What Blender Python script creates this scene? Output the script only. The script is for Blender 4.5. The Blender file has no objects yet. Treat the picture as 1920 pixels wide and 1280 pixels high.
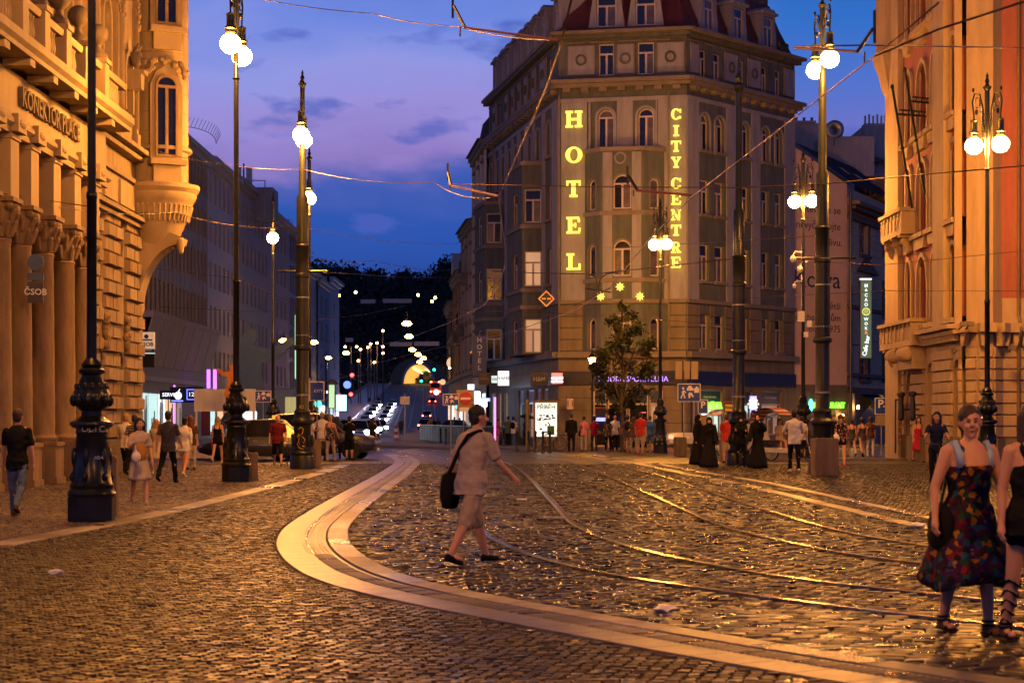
import bpy, bmesh, math, random
import numpy as np
from mathutils import Vector, Matrix, noise
random.seed(7)
R = math.radians
SC = bpy.context.scene
COL = SC.collection
# ---------------------------------------------------------------- camera
F, HZ, CX, EYE = 3600.0, 785.0, 960.0, 1.58
cam = bpy.data.cameras.new('camera'); camo = bpy.data.objects.new('camera', cam); COL.objects.link(camo)
camo.location = (0, 0, EYE); camo.rotation_euler = (R(90), 0, 0)
cam.sensor_width = 36; cam.lens = 67.5; cam.shift_y = (HZ - 640) / 1920
cam.clip_start = .1; cam.clip_end = 6000
cam.dof.use_dof = True; cam.dof.focus_distance = 62; cam.dof.aperture_fstop = 4.6
SC.camera = camo
# ---------------------------------------------------------------- world
SC.view_settings.view_transform = 'Standard'; SC.view_settings.look = 'None'
SC.view_settings.gamma = 1; SC.view_settings.use_curve_mapping = False
SC.view_settings.exposure = 0.0
SC.cycles.use_denoising = True
SC.cycles.max_bounces = 5; SC.cycles.diffuse_bounces = 2; SC.cycles.glossy_bounces = 3
SC.cycles.transmission_bounces = 4; SC.cycles.transparent_max_bounces = 6
SC.cycles.sample_clamp_indirect = 4; SC.cycles.sample_clamp_direct = 0
SC.cycles.caustics_reflective = False; SC.cycles.caustics_refractive = False
W = bpy.data.worlds.new('World'); SC.world = W; W.use_nodes = True
def lin(c):
    return tuple(((v / 255) / 12.92 if v / 255 <= .04045 else ((v / 255 + .055) / 1.055) ** 2.4) for v in c)
nt = W.node_tree; nt.nodes.clear()
def N(t, **k):
    n = nt.nodes.new(t)
    for a, b in k.items(): setattr(n, a, b)
    return n
L_ = lambda a, b: nt.links.new(a, b)
wo = N('ShaderNodeOutputWorld'); bg = N('ShaderNodeBackground'); tc = N('ShaderNodeTexCoord')
sep = N('ShaderNodeSeparateXYZ'); L_(tc.outputs['Generated'], sep.inputs[0])
nz = N('ShaderNodeTexNoise'); nz.inputs['Scale'].default_value = 9; nz.inputs['Detail'].default_value = 6
mp = N('ShaderNodeMapping'); mp.inputs['Scale'].default_value = (1, 1, 3.2); L_(tc.outputs['Generated'], mp.inputs[0]); L_(mp.outputs[0], nz.inputs['Vector'])
m1 = N('ShaderNodeMath', operation='MULTIPLY_ADD'); m1.inputs[1].default_value = .08; m1.inputs[2].default_value = -.04
L_(nz.outputs['Fac'], m1.inputs[0])
m2 = N('ShaderNodeMath', operation='ADD'); L_(m1.outputs[0], m2.inputs[0]); L_(sep.outputs['Z'], m2.inputs[1])
def ramp(stops):
    r = N('ShaderNodeValToRGB'); e = r.color_ramp.elements
    while len(e) < len(stops): e.new(.5)
    for el, (p, c) in zip(e, stops): el.position = p; el.color = (*lin(c), 1)
    return r
rl = ramp([(0, (16, 36, 85)), (.075, (2, 62, 146)), (.105, (14, 68, 154)), (.120, (50, 76, 158)), (.132, (122, 104, 172)), (.155, (132, 122, 190)), (.18, (124, 130, 198)), (.207, (92, 116, 196)), (.26, (54, 84, 164)), (.42, (22, 34, 76)), (1, (8, 12, 30))])
rr = ramp([(0, (20, 35, 80)), (.08, (50, 60, 130)), (.14, (96, 96, 172)), (.17, (66, 98, 180)), (.20, (34, 94, 176)), (.26, (20, 74, 150)), (.42, (16, 32, 74)), (1, (8, 12, 30))])
L_(m2.outputs[0], rl.inputs[0]); L_(sep.outputs['Z'], rr.inputs[0])
mr = N('ShaderNodeMapRange'); mr.inputs['From Min'].default_value = -.02; mr.inputs['From Max'].default_value = .14
L_(sep.outputs['X'], mr.inputs[0])
mx = N('ShaderNodeMix', data_type='RGBA'); L_(mr.outputs[0], mx.inputs['Factor']); L_(rl.outputs[0], mx.inputs[6]); L_(rr.outputs[0], mx.inputs[7])
# thin cloud wisps above the bank
nz2 = N('ShaderNodeTexNoise'); nz2.inputs['Scale'].default_value = 17; nz2.inputs['Detail'].default_value = 5
mp2 = N('ShaderNodeMapping'); mp2.inputs['Scale'].default_value = (1, 1, 2.6); L_(tc.outputs['Generated'], mp2.inputs[0]); L_(mp2.outputs[0], nz2.inputs['Vector'])
wr = N('ShaderNodeMapRange'); wr.inputs['From Min'].default_value = .6; wr.inputs['From Max'].default_value = .68; wr.inputs['To Max'].default_value = .7
L_(nz2.outputs['Fac'], wr.inputs[0])
mx2 = N('ShaderNodeMix', data_type='RGBA'); L_(wr.outputs[0], mx2.inputs['Factor']); L_(mx.outputs[2], mx2.inputs[6]); mx2.inputs[7].default_value = (*lin((58, 80, 165)), 1)
sky = N('ShaderNodeTexSky'); sky.sky_type = 'NISHITA'; sky.sun_disc = False; sky.sun_elevation = R(-2); sky.sun_rotation = R(-65)
sb = N('ShaderNodeMix', data_type='RGBA', blend_type='ADD'); sb.inputs['Factor'].default_value = .05
L_(mx2.outputs[2], sb.inputs[6]); L_(sky.outputs[0], sb.inputs[7])
L_(sb.outputs[2], bg.inputs['Color']); bg.inputs['Strength'].default_value = 1.32; L_(bg.outputs[0], wo.inputs[0])
sun = bpy.data.lights.new('sun', 'SUN'); sun.energy = .04; sun.angle = R(25); sun.color = (.72, .62, 1.0)
suno = bpy.data.objects.new('sun', sun); COL.objects.link(suno); suno.rotation_euler = (R(52), 0, R(-65))
# ---------------------------------------------------------------- materials
MATS = {}
def mat(name, col, rough=.7, metal=0, var=.25, scale=6, bump=.0, bscale=None, emit=None, es=0, spec=.5, alpha=None, col2=None, island=False, coat=0):
    if name in MATS: return MATS[name]
    m = bpy.data.materials.new(name); m.use_nodes = True; MATS[name] = m
    t = m.node_tree; b = t.nodes['Principled BSDF']; lk = t.links.new
    b.inputs['Roughness'].default_value = rough; b.inputs['Metallic'].default_value = metal
    b.inputs['Specular IOR Level'].default_value = spec
    if coat: b.inputs['Coat Weight'].default_value = coat; b.inputs['Coat Roughness'].default_value = .08
    c2 = col2 or tuple(v * (1 - var) for v in col)
    co = t.nodes.new('ShaderNodeTexCoord'); n = t.nodes.new('ShaderNodeTexNoise'); n.inputs['Scale'].default_value = scale; n.inputs['Detail'].default_value = 6; n.inputs['Roughness'].default_value = .65
    if bump and scale <= 3:   # rain streaks run down walls
        q = t.nodes.new('ShaderNodeMapping'); q.inputs['Scale'].default_value = (1.6, 1.6, .35); lk(co.outputs['Object'], q.inputs[0]); lk(q.outputs[0], n.inputs['Vector'])
    else: lk(co.outputs['Object'], n.inputs['Vector'])
    mr = t.nodes.new('ShaderNodeMapRange'); mr.inputs[1].default_value = .35; mr.inputs[2].default_value = .65; lk(n.outputs['Fac'], mr.inputs[0])
    mi = t.nodes.new('ShaderNodeMix'); mi.data_type = 'RGBA'; mi.inputs[6].default_value = (*c2, 1); mi.inputs[7].default_value = (*col, 1)
    lk(mr.outputs[0], mi.inputs['Factor']); out = mi.outputs[2]
    if island:   # stones, each its own tone
        g = t.nodes.new('ShaderNodeNewGeometry'); at = t.nodes.new('ShaderNodeAttribute'); at.attribute_name = 'tone'; oi = t.nodes.new('ShaderNodeObjectInfo')
        ad = t.nodes.new('ShaderNodeMath'); ad.operation = 'ADD'; lk(at.outputs['Fac'], ad.inputs[0]); lk(oi.outputs['Random'], ad.inputs[1])
        fr = t.nodes.new('ShaderNodeMath'); fr.operation = 'FRACT'; lk(ad.outputs[0], fr.inputs[0])
        m3 = t.nodes.new('ShaderNodeMapRange'); m3.inputs[3].default_value = .3; m3.inputs[4].default_value = 1.7; lk(fr.outputs[0], m3.inputs[0])
        gp_ = t.nodes.new('ShaderNodeTexNoise'); gp_.inputs['Scale'].default_value = .55; gp_.inputs['Detail'].default_value = 5; lk(g.outputs['Position'], gp_.inputs['Vector'])
        m5 = t.nodes.new('ShaderNodeMapRange'); m5.inputs[1].default_value = .35; m5.inputs[2].default_value = .65; m5.inputs[3].default_value = .55; m5.inputs[4].default_value = 1.35; lk(gp_.outputs['Fac'], m5.inputs[0])
        mm = t.nodes.new('ShaderNodeMath'); mm.operation = 'MULTIPLY'; lk(m3.outputs[0], mm.inputs[0]); lk(m5.outputs[0], mm.inputs[1])
        v = t.nodes.new('ShaderNodeVectorMath'); v.operation = 'SCALE'; lk(out, v.inputs[0]); lk(mm.outputs[0], v.inputs['Scale']); out = v.outputs[0]
        m4 = t.nodes.new('ShaderNodeMapRange'); m4.inputs[3].default_value = rough - .12; m4.inputs[4].default_value = rough + .2; lk(fr.outputs[0], m4.inputs[0]); lk(m4.outputs[0], b.inputs['Roughness'])
    lk(out, b.inputs['Base Color'])
    if bump:
        n2 = t.nodes.new('ShaderNodeTexNoise'); n2.inputs['Scale'].default_value = bscale or scale * 6; n2.inputs['Detail'].default_value = 4; lk(co.outputs['Object'], n2.inputs['Vector'])
        bp = t.nodes.new('ShaderNodeBump'); bp.inputs['Strength'].default_value = bump; bp.inputs['Distance'].default_value = .02; lk(n2.outputs['Fac'], bp.inputs['Height']); lk(bp.outputs[0], b.inputs['Normal'])
    if emit: b.inputs['Emission Color'].default_value = (*emit, 1); b.inputs['Emission Strength'].default_value = es
    if alpha is not None: b.inputs['Alpha'].default_value = alpha
    return m
def glow(name, col, s):
    return mat(name, (.6, .6, .6), .4, emit=col, es=s, var=0)
SOD = (1.0, .375, .055)
M = dict(
 dark=mat('cobble_joint', (.009, .008, .007), .8, bump=.4, scale=9),
 cob=mat('cobble_granite', (.027, .0195, .0155), .42, scale=30, island=True, bump=.2, spec=.3, bscale=60),
 sett=mat('sett_granite', (.021, .0175, .0185), .34, scale=30, island=True, bump=.16, bscale=50),
 mosaic=mat('mosaic_stone', (.13, .10, .075), .42, scale=30, island=True, bump=.3, bscale=160),
 slab=mat('granite_slab', (.22, .19, .165), .36, scale=3, var=.5, bump=.25, bscale=90, island=True),
 slabd=mat('granite_strip', (.165, .145, .13), .34, scale=3.2, var=.5, bump=.2, bscale=110),
 rail=mat('rail_steel', (.62, .58, .55), .2, 1, var=.3, scale=3),
 railg=mat('rail_groove', (.03, .025, .02), .5, .6),
 iron=mat('cast_iron_paint', (.018, .022, .018), .28, .35, var=.4, scale=4, bump=.1),
 irong=mat('green_iron_paint', (.017, .023, .015), .42, .2, var=.4, scale=4, bump=.1),
 globe=glow('globe_glass', SOD, 760),
 pend=glow('pendant_glass', (1, .38, .06), 80),
 pendw=glow('far_lamp_glass', (1, .45, .15), 50),
 cream=mat('cream_plaster', (.40, .31, .19), .85, scale=1.2, var=.22, bump=.15, bscale=25),
 creamd=mat('weathered_plaster', (.34, .26, .17), .88, scale=1.6, var=.4, bump=.3, bscale=14),
 stone=mat('sandstone', (.29, .20, .11), .85, scale=2.5, var=.4, bump=.4, bscale=20),
 stoned=mat('dark_sandstone', (.17, .13, .09), .85, scale=2.5, var=.4, bump=.4, bscale=18),
 pink=mat('red_plaster', (.32, .10, .08), .85, scale=2, var=.25, bump=.1),
 palace=mat('palace_plaster', (.40, .29, .17), .85, scale=1.5, var=.25, bump=.12),
 hgreen=mat('grey_green_render', (.115, .13, .125), .9, scale=1.2, var=.4, bump=.3, bscale=30),
 hlight=mat('pale_render', (.29, .29, .33), .9, scale=1.5, var=.3, bump=.2, bscale=30),
 htrim=mat('moulding_render', (.21, .18, .155), .88, scale=1.5, var=.25),
 hbase=mat('brown_render', (.19, .155, .11), .85, scale=1.2, var=.35, bump=.15),
 roofr=mat('red_roof_tin', (.14, .035, .03), .45, .1, scale=1.5, var=.35),
 roofd=mat('dark_tiles', (.05, .04, .045), .7, scale=1.5, var=.3, bump=.4),
 glass=mat('window_glass', (.012, .012, .015), .14, spec=.4, var=.5, scale=.8),
 curt=mat('curtained_glass', (.13, .11, .11), .25, spec=.4, var=.6, scale=1.4),
 wframe=mat('white_window_frame', (.48, .42, .40), .5, var=.1),
 wdark=mat('brown_window_frame', (.16, .12, .08), .5, var=.2),
 lit=glow('lit_window', (1, .55, .24), .34), litdim=glow('dim_window', (1, .5, .25), .22),
 grey=mat('grey_render', (.36, .355, .36), .85, scale=1.2, var=.2, bump=.1),
 greyb=mat('blue_grey_panel', (.26, .30, .34), .6, scale=2, var=.2),
 greyl=mat('lilac_stone', (.48, .47, .46), .8, scale=2, var=.2, bump=.2),
 brownf=mat('brown_facade', (.42, .35, .31), .85, scale=1.2, var=.2, bump=.1),
 black=mat('black_enamel', (.01, .01, .011), .35, var=.1),
 steel=mat('galvanised_steel', (.38, .38, .36), .4, .8, var=.2),
 white=mat('white_enamel', (.75, .75, .72), .4, var=.05),
 wire=mat('copper_wire', (.10, .06, .05), .4, .7, var=.2),
 wirec=mat('contact_wire_copper', (.35, .22, .15), .35, 1, var=.15),
 bark=mat('bark', (.06, .045, .03), .9, bump=.6, scale=14),
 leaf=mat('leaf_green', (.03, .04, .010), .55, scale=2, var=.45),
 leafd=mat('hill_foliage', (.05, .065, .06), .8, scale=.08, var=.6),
 rubber=mat('tyre_rubber', (.02, .02, .02), .8), chrome=mat('alloy', (.45, .45, .46), .25, .9, var=.1),
 asphalt=mat('asphalt', (.035, .033, .034), .55, scale=1.5, var=.3, bump=.2, bscale=60),
 walk=mat('footway_stone', (.20, .16, .13), .6, scale=2, var=.25, bump=.3, bscale=30),
 hill=mat('hill_soil', (.03, .036, .032), .95, scale=.05, var=.4),
 skin=mat('skin', (.60, .31, .18), .6, var=.08, scale=8), skind=mat('tanned_skin', (.36, .19, .12), .5, var=.08, scale=8),
)
# ---------------------------------------------------------------- mesh helpers
class MB:
    def __init__(s): s.v = []; s.f = []; s.m = []; s.mi = 0; s.T = None
    def add(s, vs, fs):
        b = len(s.v)
        if s.T is not None: vs = [tuple(s.T @ Vector(p)) for p in vs]
        s.v += [tuple(p) for p in vs]; s.f += [tuple(b + i for i in f) for f in fs]; s.m += [s.mi] * len(fs); return s
    def box(s, x0, x1, y0, y1, z0, z1):
        return s.add([(x0, y0, z0), (x1, y0, z0), (x1, y1, z0), (x0, y1, z0), (x0, y0, z1), (x1, y0, z1), (x1, y1, z1), (x0, y1, z1)],
                     [(0, 3, 2, 1), (4, 5, 6, 7), (0, 1, 5, 4), (1, 2, 6, 5), (2, 3, 7, 6), (3, 0, 4, 7)])
    def prism(s, poly, y0, y1):        # polygon in x,z pushed along y
        n = len(poly)
        return s.add([(x, y0, z) for x, z in poly] + [(x, y1, z) for x, z in poly],
                     [tuple(range(n)), tuple(range(2 * n - 1, n - 1, -1))] + [(i, n + i, n + (i + 1) % n, (i + 1) % n) for i in range(n)])
    def prismz(s, poly, z0, z1):
        n = len(poly)
        return s.add([(x, y, z0) for x, y in poly] + [(x, y, z1) for x, y in poly],
                     [tuple(range(n - 1, -1, -1)), tuple(range(n, 2 * n))] + [(i, (i + 1) % n, n + (i + 1) % n, n + i) for i in range(n)])
    def lathe(s, prof, n=16, c=(0, 0), ax='z', cap=True):
        vs = []; fs = []
        for r, z in prof:
            for k in range(n):
                a = 2 * math.pi * k / n
                if ax == 'z': vs.append((c[0] + r * math.cos(a), c[1] + r * math.sin(a), z))
                elif ax == 'y': vs.append((c[0] + r * math.cos(a), z, c[1] + r * math.sin(a)))
                else: vs.append((z, c[0] + r * math.cos(a), c[1] + r * math.sin(a)))
        for i in range(len(prof) - 1):
            for k in range(n):
                q = (i * n + k, i * n + (k + 1) % n, (i + 1) * n + (k + 1) % n, (i + 1) * n + k)
                fs.append(q if ax != 'y' else q[::-1])
        if cap: fs += [tuple(range(n))[::-1], tuple((len(prof) - 1) * n + k for k in range(n))]
        return s.add(vs, fs)
    def tube(s, pts, r, n=6, closed=False):
        pts = [Vector(p) for p in pts]; vs = []; fs = []; m = len(pts); up = None
        for i, p in enumerate(pts):
            a = pts[(i - 1) % m] if (i or closed) else p; b = pts[(i + 1) % m] if (i < m - 1 or closed) else p
            d = (b - a)
            if d.length < 1e-9: d = Vector((0, 0, 1))
            d.normalize()
            if up is None: up = d.orthogonal().normalized()
            up = (up - d * up.dot(d))
            if up.length < 1e-5: up = d.orthogonal()
            up.normalize(); w = d.cross(up); rr = r[i] if isinstance(r, (list, tuple)) else r
            for k in range(n):
                t = 2 * math.pi * k / n; vs.append(p + up * rr * math.cos(t) + w * rr * math.sin(t))
        for i in range(m if closed else m - 1):
            j = (i + 1) % m
            for k in range(n): fs.append((i * n + k, i * n + (k + 1) % n, j * n + (k + 1) % n, j * n + k))
        if not closed: fs += [tuple(range(n))[::-1], tuple((m - 1) * n + k for k in range(n))]
        return s.add(vs, fs)
    def ell(s, c, r, nu=12, nv=8, rot=None):
        vs = []; fs = []
        for j in range(nv + 1):
            ph = math.pi * j / nv
            for i in range(nu):
                th = 2 * math.pi * i / nu
                p = Vector((r[0] * math.sin(ph) * math.cos(th), r[1] * math.sin(ph) * math.sin(th), r[2] * math.cos(ph)))
                if rot: p = rot @ p
                vs.append(p + Vector(c))
        for j in range(nv):
            for i in range(nu): fs.append((j * nu + i, (j + 1) * nu + i, (j + 1) * nu + (i + 1) % nu, j * nu + (i + 1) % nu))
        return s.add(vs, fs)
    def cap(s, a, b, ra, rb, n=10):   # tapered capsule
        a = Vector(a); b = Vector(b); d = b - a; L = d.length or 1e-6; d = d / L; pts = []; rs = []
        for k in range(4): t = math.pi / 2 * k / 4; pts.append(a - d * ra * math.cos(t)); rs.append(max(ra * math.sin(t), 1e-3))
        for k in range(3): t = k / 2; pts.append(a + d * L * t); rs.append(ra + (rb - ra) * t)
        for k in range(1, 5): t = math.pi / 2 * k / 4; pts.append(b + d * rb * math.sin(t)); rs.append(max(rb * math.cos(t), 1e-3))
        return s.tube(pts, rs, n)
    def loft(s, rings):
        n = len(rings[0]); fs = []
        for i in range(len(rings) - 1):
            for k in range(n): fs.append((i * n + k, i * n + (k + 1) % n, (i + 1) * n + (k + 1) % n, (i + 1) * n + k))
        fs += [tuple(range(n))[::-1], tuple((len(rings) - 1) * n + k for k in range(n))]
        return s.add([p for r in rings for p in r], fs)
    def mesh(s, name, mats, smooth=False, angle=None):
        me = bpy.data.meshes.new(name); me.from_pydata(s.v, [], s.f)
        for m in (mats if isinstance(mats, (list, tuple)) else [mats]): me.materials.append(m)
        if any(s.m): me.polygons.foreach_set('material_index', s.m)
        if smooth: me.shade_smooth()
        if smooth and angle: me.set_sharp_from_angle(angle=R(angle))
        return me
    def obj(s, name, mats, parent=None, M_=None, smooth=False, angle=None, recalc=False):
        me = s.mesh(name, mats, smooth, angle)
        if recalc:
            b = bmesh.new(); b.from_mesh(me); bmesh.ops.recalc_face_normals(b, faces=b.faces); b.to_mesh(me); b.free()
        return put(name, me, parent, M_)
def put(name, me, parent=None, M_=None):
    o = bpy.data.objects.new(name, me); COL.objects.link(o)
    if parent: o.parent = parent
    if M_ is not None: o.matrix_basis = M_
    return o
def tag(o, label=None, cat=None, group=None, kind=None):
    if label: o['label'] = label
    if cat: o['category'] = cat
    if group: o['group'] = group
    if kind: o['kind'] = kind
    return o
def thing(name, label, cat, loc=(0, 0, 0), rz=0, group=None, M_=None):
    o = bpy.data.objects.new(name, None); COL.objects.link(o); o.empty_display_size = .2
    if M_ is not None: o.matrix_basis = M_
    else: o.location = loc; o.rotation_euler = (0, 0, rz)
    return tag(o, label, cat, group)
def copy_tree(o, parent=None):
    c = o.copy(); COL.objects.link(c)
    if parent: c.parent = parent
    for ch in list(o.children): copy_tree(ch, c)
    return c
def gp(px, py):
    y = F * EYE / (py - HZ); return (px - CX) / F * y, y
def wp(px, py, d): return Vector(((px - CX) / F * d, d, EYE + (HZ - py) / F * d))
def T(x, y, z=0, rz=0): return Matrix.Translation((x, y, z)) @ Matrix.Rotation(rz, 4, 'Z')
class Fr:   # facade frame: x runs along the wall (left to right as seen), y into the building
    def __init__(s, a, b):
        s.a = Vector(a); s.b = Vector(b); d = s.b - s.a; s.L = d.length; s.u = d / s.L
        s.M = T(a[0], a[1], 0, math.atan2(s.u.y, s.u.x))
    def x(s, px):
        k = (px - CX) / F; return (k * s.a.y - s.a.x) / (s.u.x - k * s.u.y)
    def z(s, x, py): return EYE + (HZ - py) / F * (s.a.y + x * s.u.y)
    def p(s, px, py):
        x = s.x(px); return x, s.z(x, py)
def fxd(a): return lambda px: (a[0], a[1])
def wall(fr, L, z0, z1, ops, m, parent, name='wall', depth=.22, x0=0, M_=None):
    """facade sheet with real openings: ops = (x0, x1, z0, z1, arched)"""
    mb = MB(); ops = [o for o in ops]
    xs = sorted({x0, L, *[round(v, 3) for o in ops for v in o[:2]]}); zs = sorted({z0, z1, *[round(v, 3) for o in ops for v in o[2:4]]})
    xs = [x for x in xs if x0 <= x <= L]; zs = [z for z in zs if z0 <= z <= z1]
    for i in range(len(xs) - 1):
        run = None
        for j in range(len(zs) - 1):
            cx, cz = (xs[i] + xs[i + 1]) / 2, (zs[j] + zs[j + 1]) / 2
            hole = any(o[0] < cx < o[1] and o[2] < cz < o[3] for o in ops)
            if not hole:
                if run is None: run = zs[j]
            if run is not None and (hole or j == len(zs) - 2):
                e = zs[j] if hole else zs[j + 1]
                mb.add([(xs[i], 0, run), (xs[i + 1], 0, run), (xs[i + 1], 0, e), (xs[i], 0, e)], [(0, 1, 2, 3)]); run = None
    for o in ops:
        a, b, c, d = o[:4]; q = .0
        mb.add([(a, 0, c), (b, 0, c), (b, depth, c), (a, depth, c)], [(0, 3, 2, 1)])
        if len(o) > 4 and o[4]:
            n = 8; r = (b - a) / 2; s_ = d - r * (o[4] if o[4] > 1 else 1); k = (d - s_) / r
            arc = [((a + b) / 2 - r * math.cos(math.pi * t / n), s_ + k * r * math.sin(math.pi * t / n)) for t in range(n + 1)]
            for t in range(n):
                (xa, za), (xb, zb) = arc[t], arc[t + 1]
                mb.add([(xa, 0, za), (xb, 0, zb), (xb, 0, d), (xa, 0, d)], [(0, 1, 2, 3)])
                mb.add([(xa, 0, za), (xb, 0, zb), (xb, depth, zb), (xa, depth, za)], [(0, 3, 2, 1)])
            e = s_
        else:
            e = d; mb.add([(a, 0, d), (b, 0, d), (b, depth, d), (a, depth, d)], [(0, 1, 2, 3)])
        mb.add([(a, 0, c), (a, 0, e), (a, depth, e), (a, depth, c)], [(0, 1, 2, 3)][::1]); mb.add([(b, 0, c), (b, 0, e), (b, depth, e), (b, depth, c)], [(3, 2, 1, 0)])
    return mb.obj(name, m, parent, M_ if M_ is not None else (fr.M if fr else None))
WC = {}
def win_mesh(w, h, arch, style):
    k = (round(w, 2), round(h, 2), arch, style)
    if k in WC: return WC[k]
    w, h = k[0], k[1]; mb = MB(); t = .07 if style != 'thin' else .05; hs = h - (w / 2) * (1 if arch == 1 else arch or 0) if arch else h
    def bar(x0, x1, z0, z1): mb.box(x0, x1, 0, .06, z0, z1)
    bar(0, t, 0, hs); bar(w - t, w, 0, hs); bar(t, w - t, 0, t)
    if arch:
        n = 10; r = w / 2; kk = (h - hs) / r
        A = [(r - r * math.cos(math.pi * i / n), hs + kk * r * math.sin(math.pi * i / n)) for i in range(n + 1)]
        B = [(r - (r - t) * math.cos(math.pi * i / n), hs + (kk * r - t) * math.sin(math.pi * i / n)) for i in range(n + 1)]
        for i in range(n): mb.prism([A[i], A[i + 1], B[i + 1], B[i]], 0, .06)
    else: bar(t, w - t, h - t, h)
    panes = []
    ym = .04
    def pane(x0, x1, z0, z1, round_=False):
        p = MB()
        if round_:
            n = 8; r = (x1 - x0) / 2; kk = (z1 - z0) / r; poly = [(x0 + r - r * math.cos(math.pi * i / n), z0 + kk * r * math.sin(math.pi * i / n)) for i in range(n + 1)]
        else: poly = [(x0, z0), (x1, z0), (x1, z1), (x0, z1)]
        if round_: poly = poly[::-1]
        p.prism(poly, ym, ym + .015); panes.append(p)
    if style == 'T':
        zt = hs if arch else h * .68
        bar(t, w - t, zt - .045, zt + .045); bar(w / 2 - .05, w / 2 + .05, t, zt - .045)
        pane(t, w / 2 - .05, t, zt - .045); pane(w / 2 + .05, w - t, t, zt - .045)
        if arch: pane(t, w - t, zt + .045, h - t, True)
        else: pane(t, w - t, zt + .045, h - t)
    elif style == 'two':
        bar(w / 2 - .03, w / 2 + .03, t, h - t); pane(t, w / 2 - .03, t, h - t); pane(w / 2 + .03, w - t, t, h - t)
    else:
        pane(t, w - t, t, (hs if arch else h - t))
        if arch: pane(t, w - t, hs, h - t, True)
    res = (mb, panes); WC[k] = res; WC[(k, 'm')] = {}
    return res
def window(parent, fr, x0, x1, z0, z1, arch=0, style='T', fm='wframe', panes='glass', depth=.16, sill=None, M_=None, label=None, split=True):
    w, h = round(x1 - x0, 2), round(z1 - z0, 2); k = (w, h, arch, style); mb, pn = win_mesh(w, h, arch, style); cache = WC[(k, 'm')]
    base = (M_ if M_ is not None else fr.M) @ Matrix.Translation((x0, depth, z0))
    if fm not in cache: cache[fm] = mb.mesh('window', M[fm])
    o = put('window', cache[fm], parent, base)
    if label: o['label'] = label
    for i, p in enumerate(pn):
        pm = random.choice(panes) if isinstance(panes, (list, tuple)) else panes
        if (pm, i) not in cache: cache[(pm, i)] = p.mesh('pane', M[pm])
        put('pane', cache[(pm, i)], o)
    if sill:
        if ('sill', sill) not in cache: cache[('sill', sill)] = MB().box(-.1, w + .1, -depth - .16, -.01, -.14, -.003).mesh('sill', M[sill])
        put('sill', cache[('sill', sill)], o)
    return o
def text(name, s, size, m, parent=None, M_=None, ext=.01, align='CENTER', sx=1.0, bold=0):
    c = bpy.data.curves.new(name, 'FONT'); c.body = s; c.size = size; c.extrude = ext; c.align_x = align; c.align_y = 'CENTER'; c.resolution_u = 2
    c.offset = bold
    c.materials.append(m); o = bpy.data.objects.new(name, c); COL.objects.link(o)
    if parent: o.parent = parent
    B = (M_ if M_ is not None else Matrix()) @ Matrix.Rotation(R(90), 4, 'X') @ Matrix.Diagonal((sx, 1, 1, 1))
    me = bpy.data.meshes.new_from_object(o); COL.objects.unlink(o); bpy.data.objects.remove(o); bpy.data.curves.remove(c)
    q = put(name, me, parent, B)
    return q
# ================================================================ GROUND
def curve(pts):
    g = sorted([gp(*p)[::-1] for p in pts]); return np.array([a for a, b in g]), np.array([b for a, b in g])
def ev(c, y):   # smooth x(y)
    ys, xs = c; y = np.atleast_1d(np.asarray(y, float))
    w = np.maximum(.6, y * .045); out = 0
    for k in (-1, -.5, 0, .5, 1):
        yy = y + k * w; v = np.interp(yy, ys, xs)
        v = np.where(yy < ys[0], xs[0] + (yy - ys[0]) * (xs[1] - xs[0]) / (ys[1] - ys[0]), v)
        v = np.where(yy > ys[-1], xs[-1] + (yy - ys[-1]) * (xs[-1] - xs[-2]) / (ys[-1] - ys[-2]), v); out = out + v
    return out / 5
Cin = curve([(1900, 1275), (1500, 1215), (1200, 1165), (960, 1124), (835, 1100), (760, 1081), (700, 1055), (659, 1025), (650, 1002), (655, 984), (681, 957), (722, 924), (767, 890), (789, 867.5), (786, 862), (760, 852), (722, 845.5), (690, 842)])
Ckerb = curve([(1900, 1018), (1739, 986), (1554, 943), (1400, 907), (1315, 891.5), (1189, 866), (1081.6, 853.7)])
Ckerb2 = curve([(1900, 1000), (1739, 966), (1648, 946.7), (1564, 928.7), (1434, 902), (1315, 883.5), (1223.7, 866), (1120, 853.7)])
R1 = curve([(700, 836), (880, 852), (928, 861.8), (948.7, 867.5), (971.7, 877.8), (990, 895), (1017.5, 924.8), (1045, 954.6), (1063, 977.5), (1086, 992), (1132, 1011.9), (1200.8, 1032.5), (1246.6, 1044), (1315, 1056.5), (1396, 1072), (1491.7, 1088), (1599.7, 1099), (1755, 1116), (1900, 1132)])
R2 = curve([(690, 839), (845, 862), (885, 878), (880, 920), (876, 960), (884, 985), (901.8, 998), (925.8, 1014), (971.7, 1034.8), (1017.5, 1050.8), (1086, 1066.9), (1155, 1080.6), (1223.7, 1093), (1373, 1111), (1560, 1138.7), (1860, 1172), (1950, 1182)])
R3 = curve([(760, 838), (900, 848), (990, 856), (1063, 866), (1116, 882), (1171, 906.5), (1223.7, 929), (1269.5, 951), (1348, 986), (1420, 1005), (1515.6, 1026.8), (1611.5, 1043.6), (1743, 1060), (1920, 1078)])
R4 = curve([(790, 836), (960, 847), (1109, 863), (1219, 887), (1269.5, 901.9), (1315, 916.8), (1384, 940.7), (1491.7, 974), (1587.5, 1000.6), (1743, 1026), (1900, 1048)])
Cside = (np.array([20., 24.7, 28.4, 34.5, 44.8, 58.6, 70]), np.array([-6.9, -6.62, -6.32, -6.02, -5.85, -5.86, -6.1]))
SW = .93
def out_of(y):   # outer edge of the pale strip = inner edge pushed left along its normal
    e = .2; x = ev(Cin, y); d = (ev(Cin, np.asarray(y) + e) - ev(Cin, np.asarray(y) - e)) / (2 * e)
    return x, d
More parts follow.
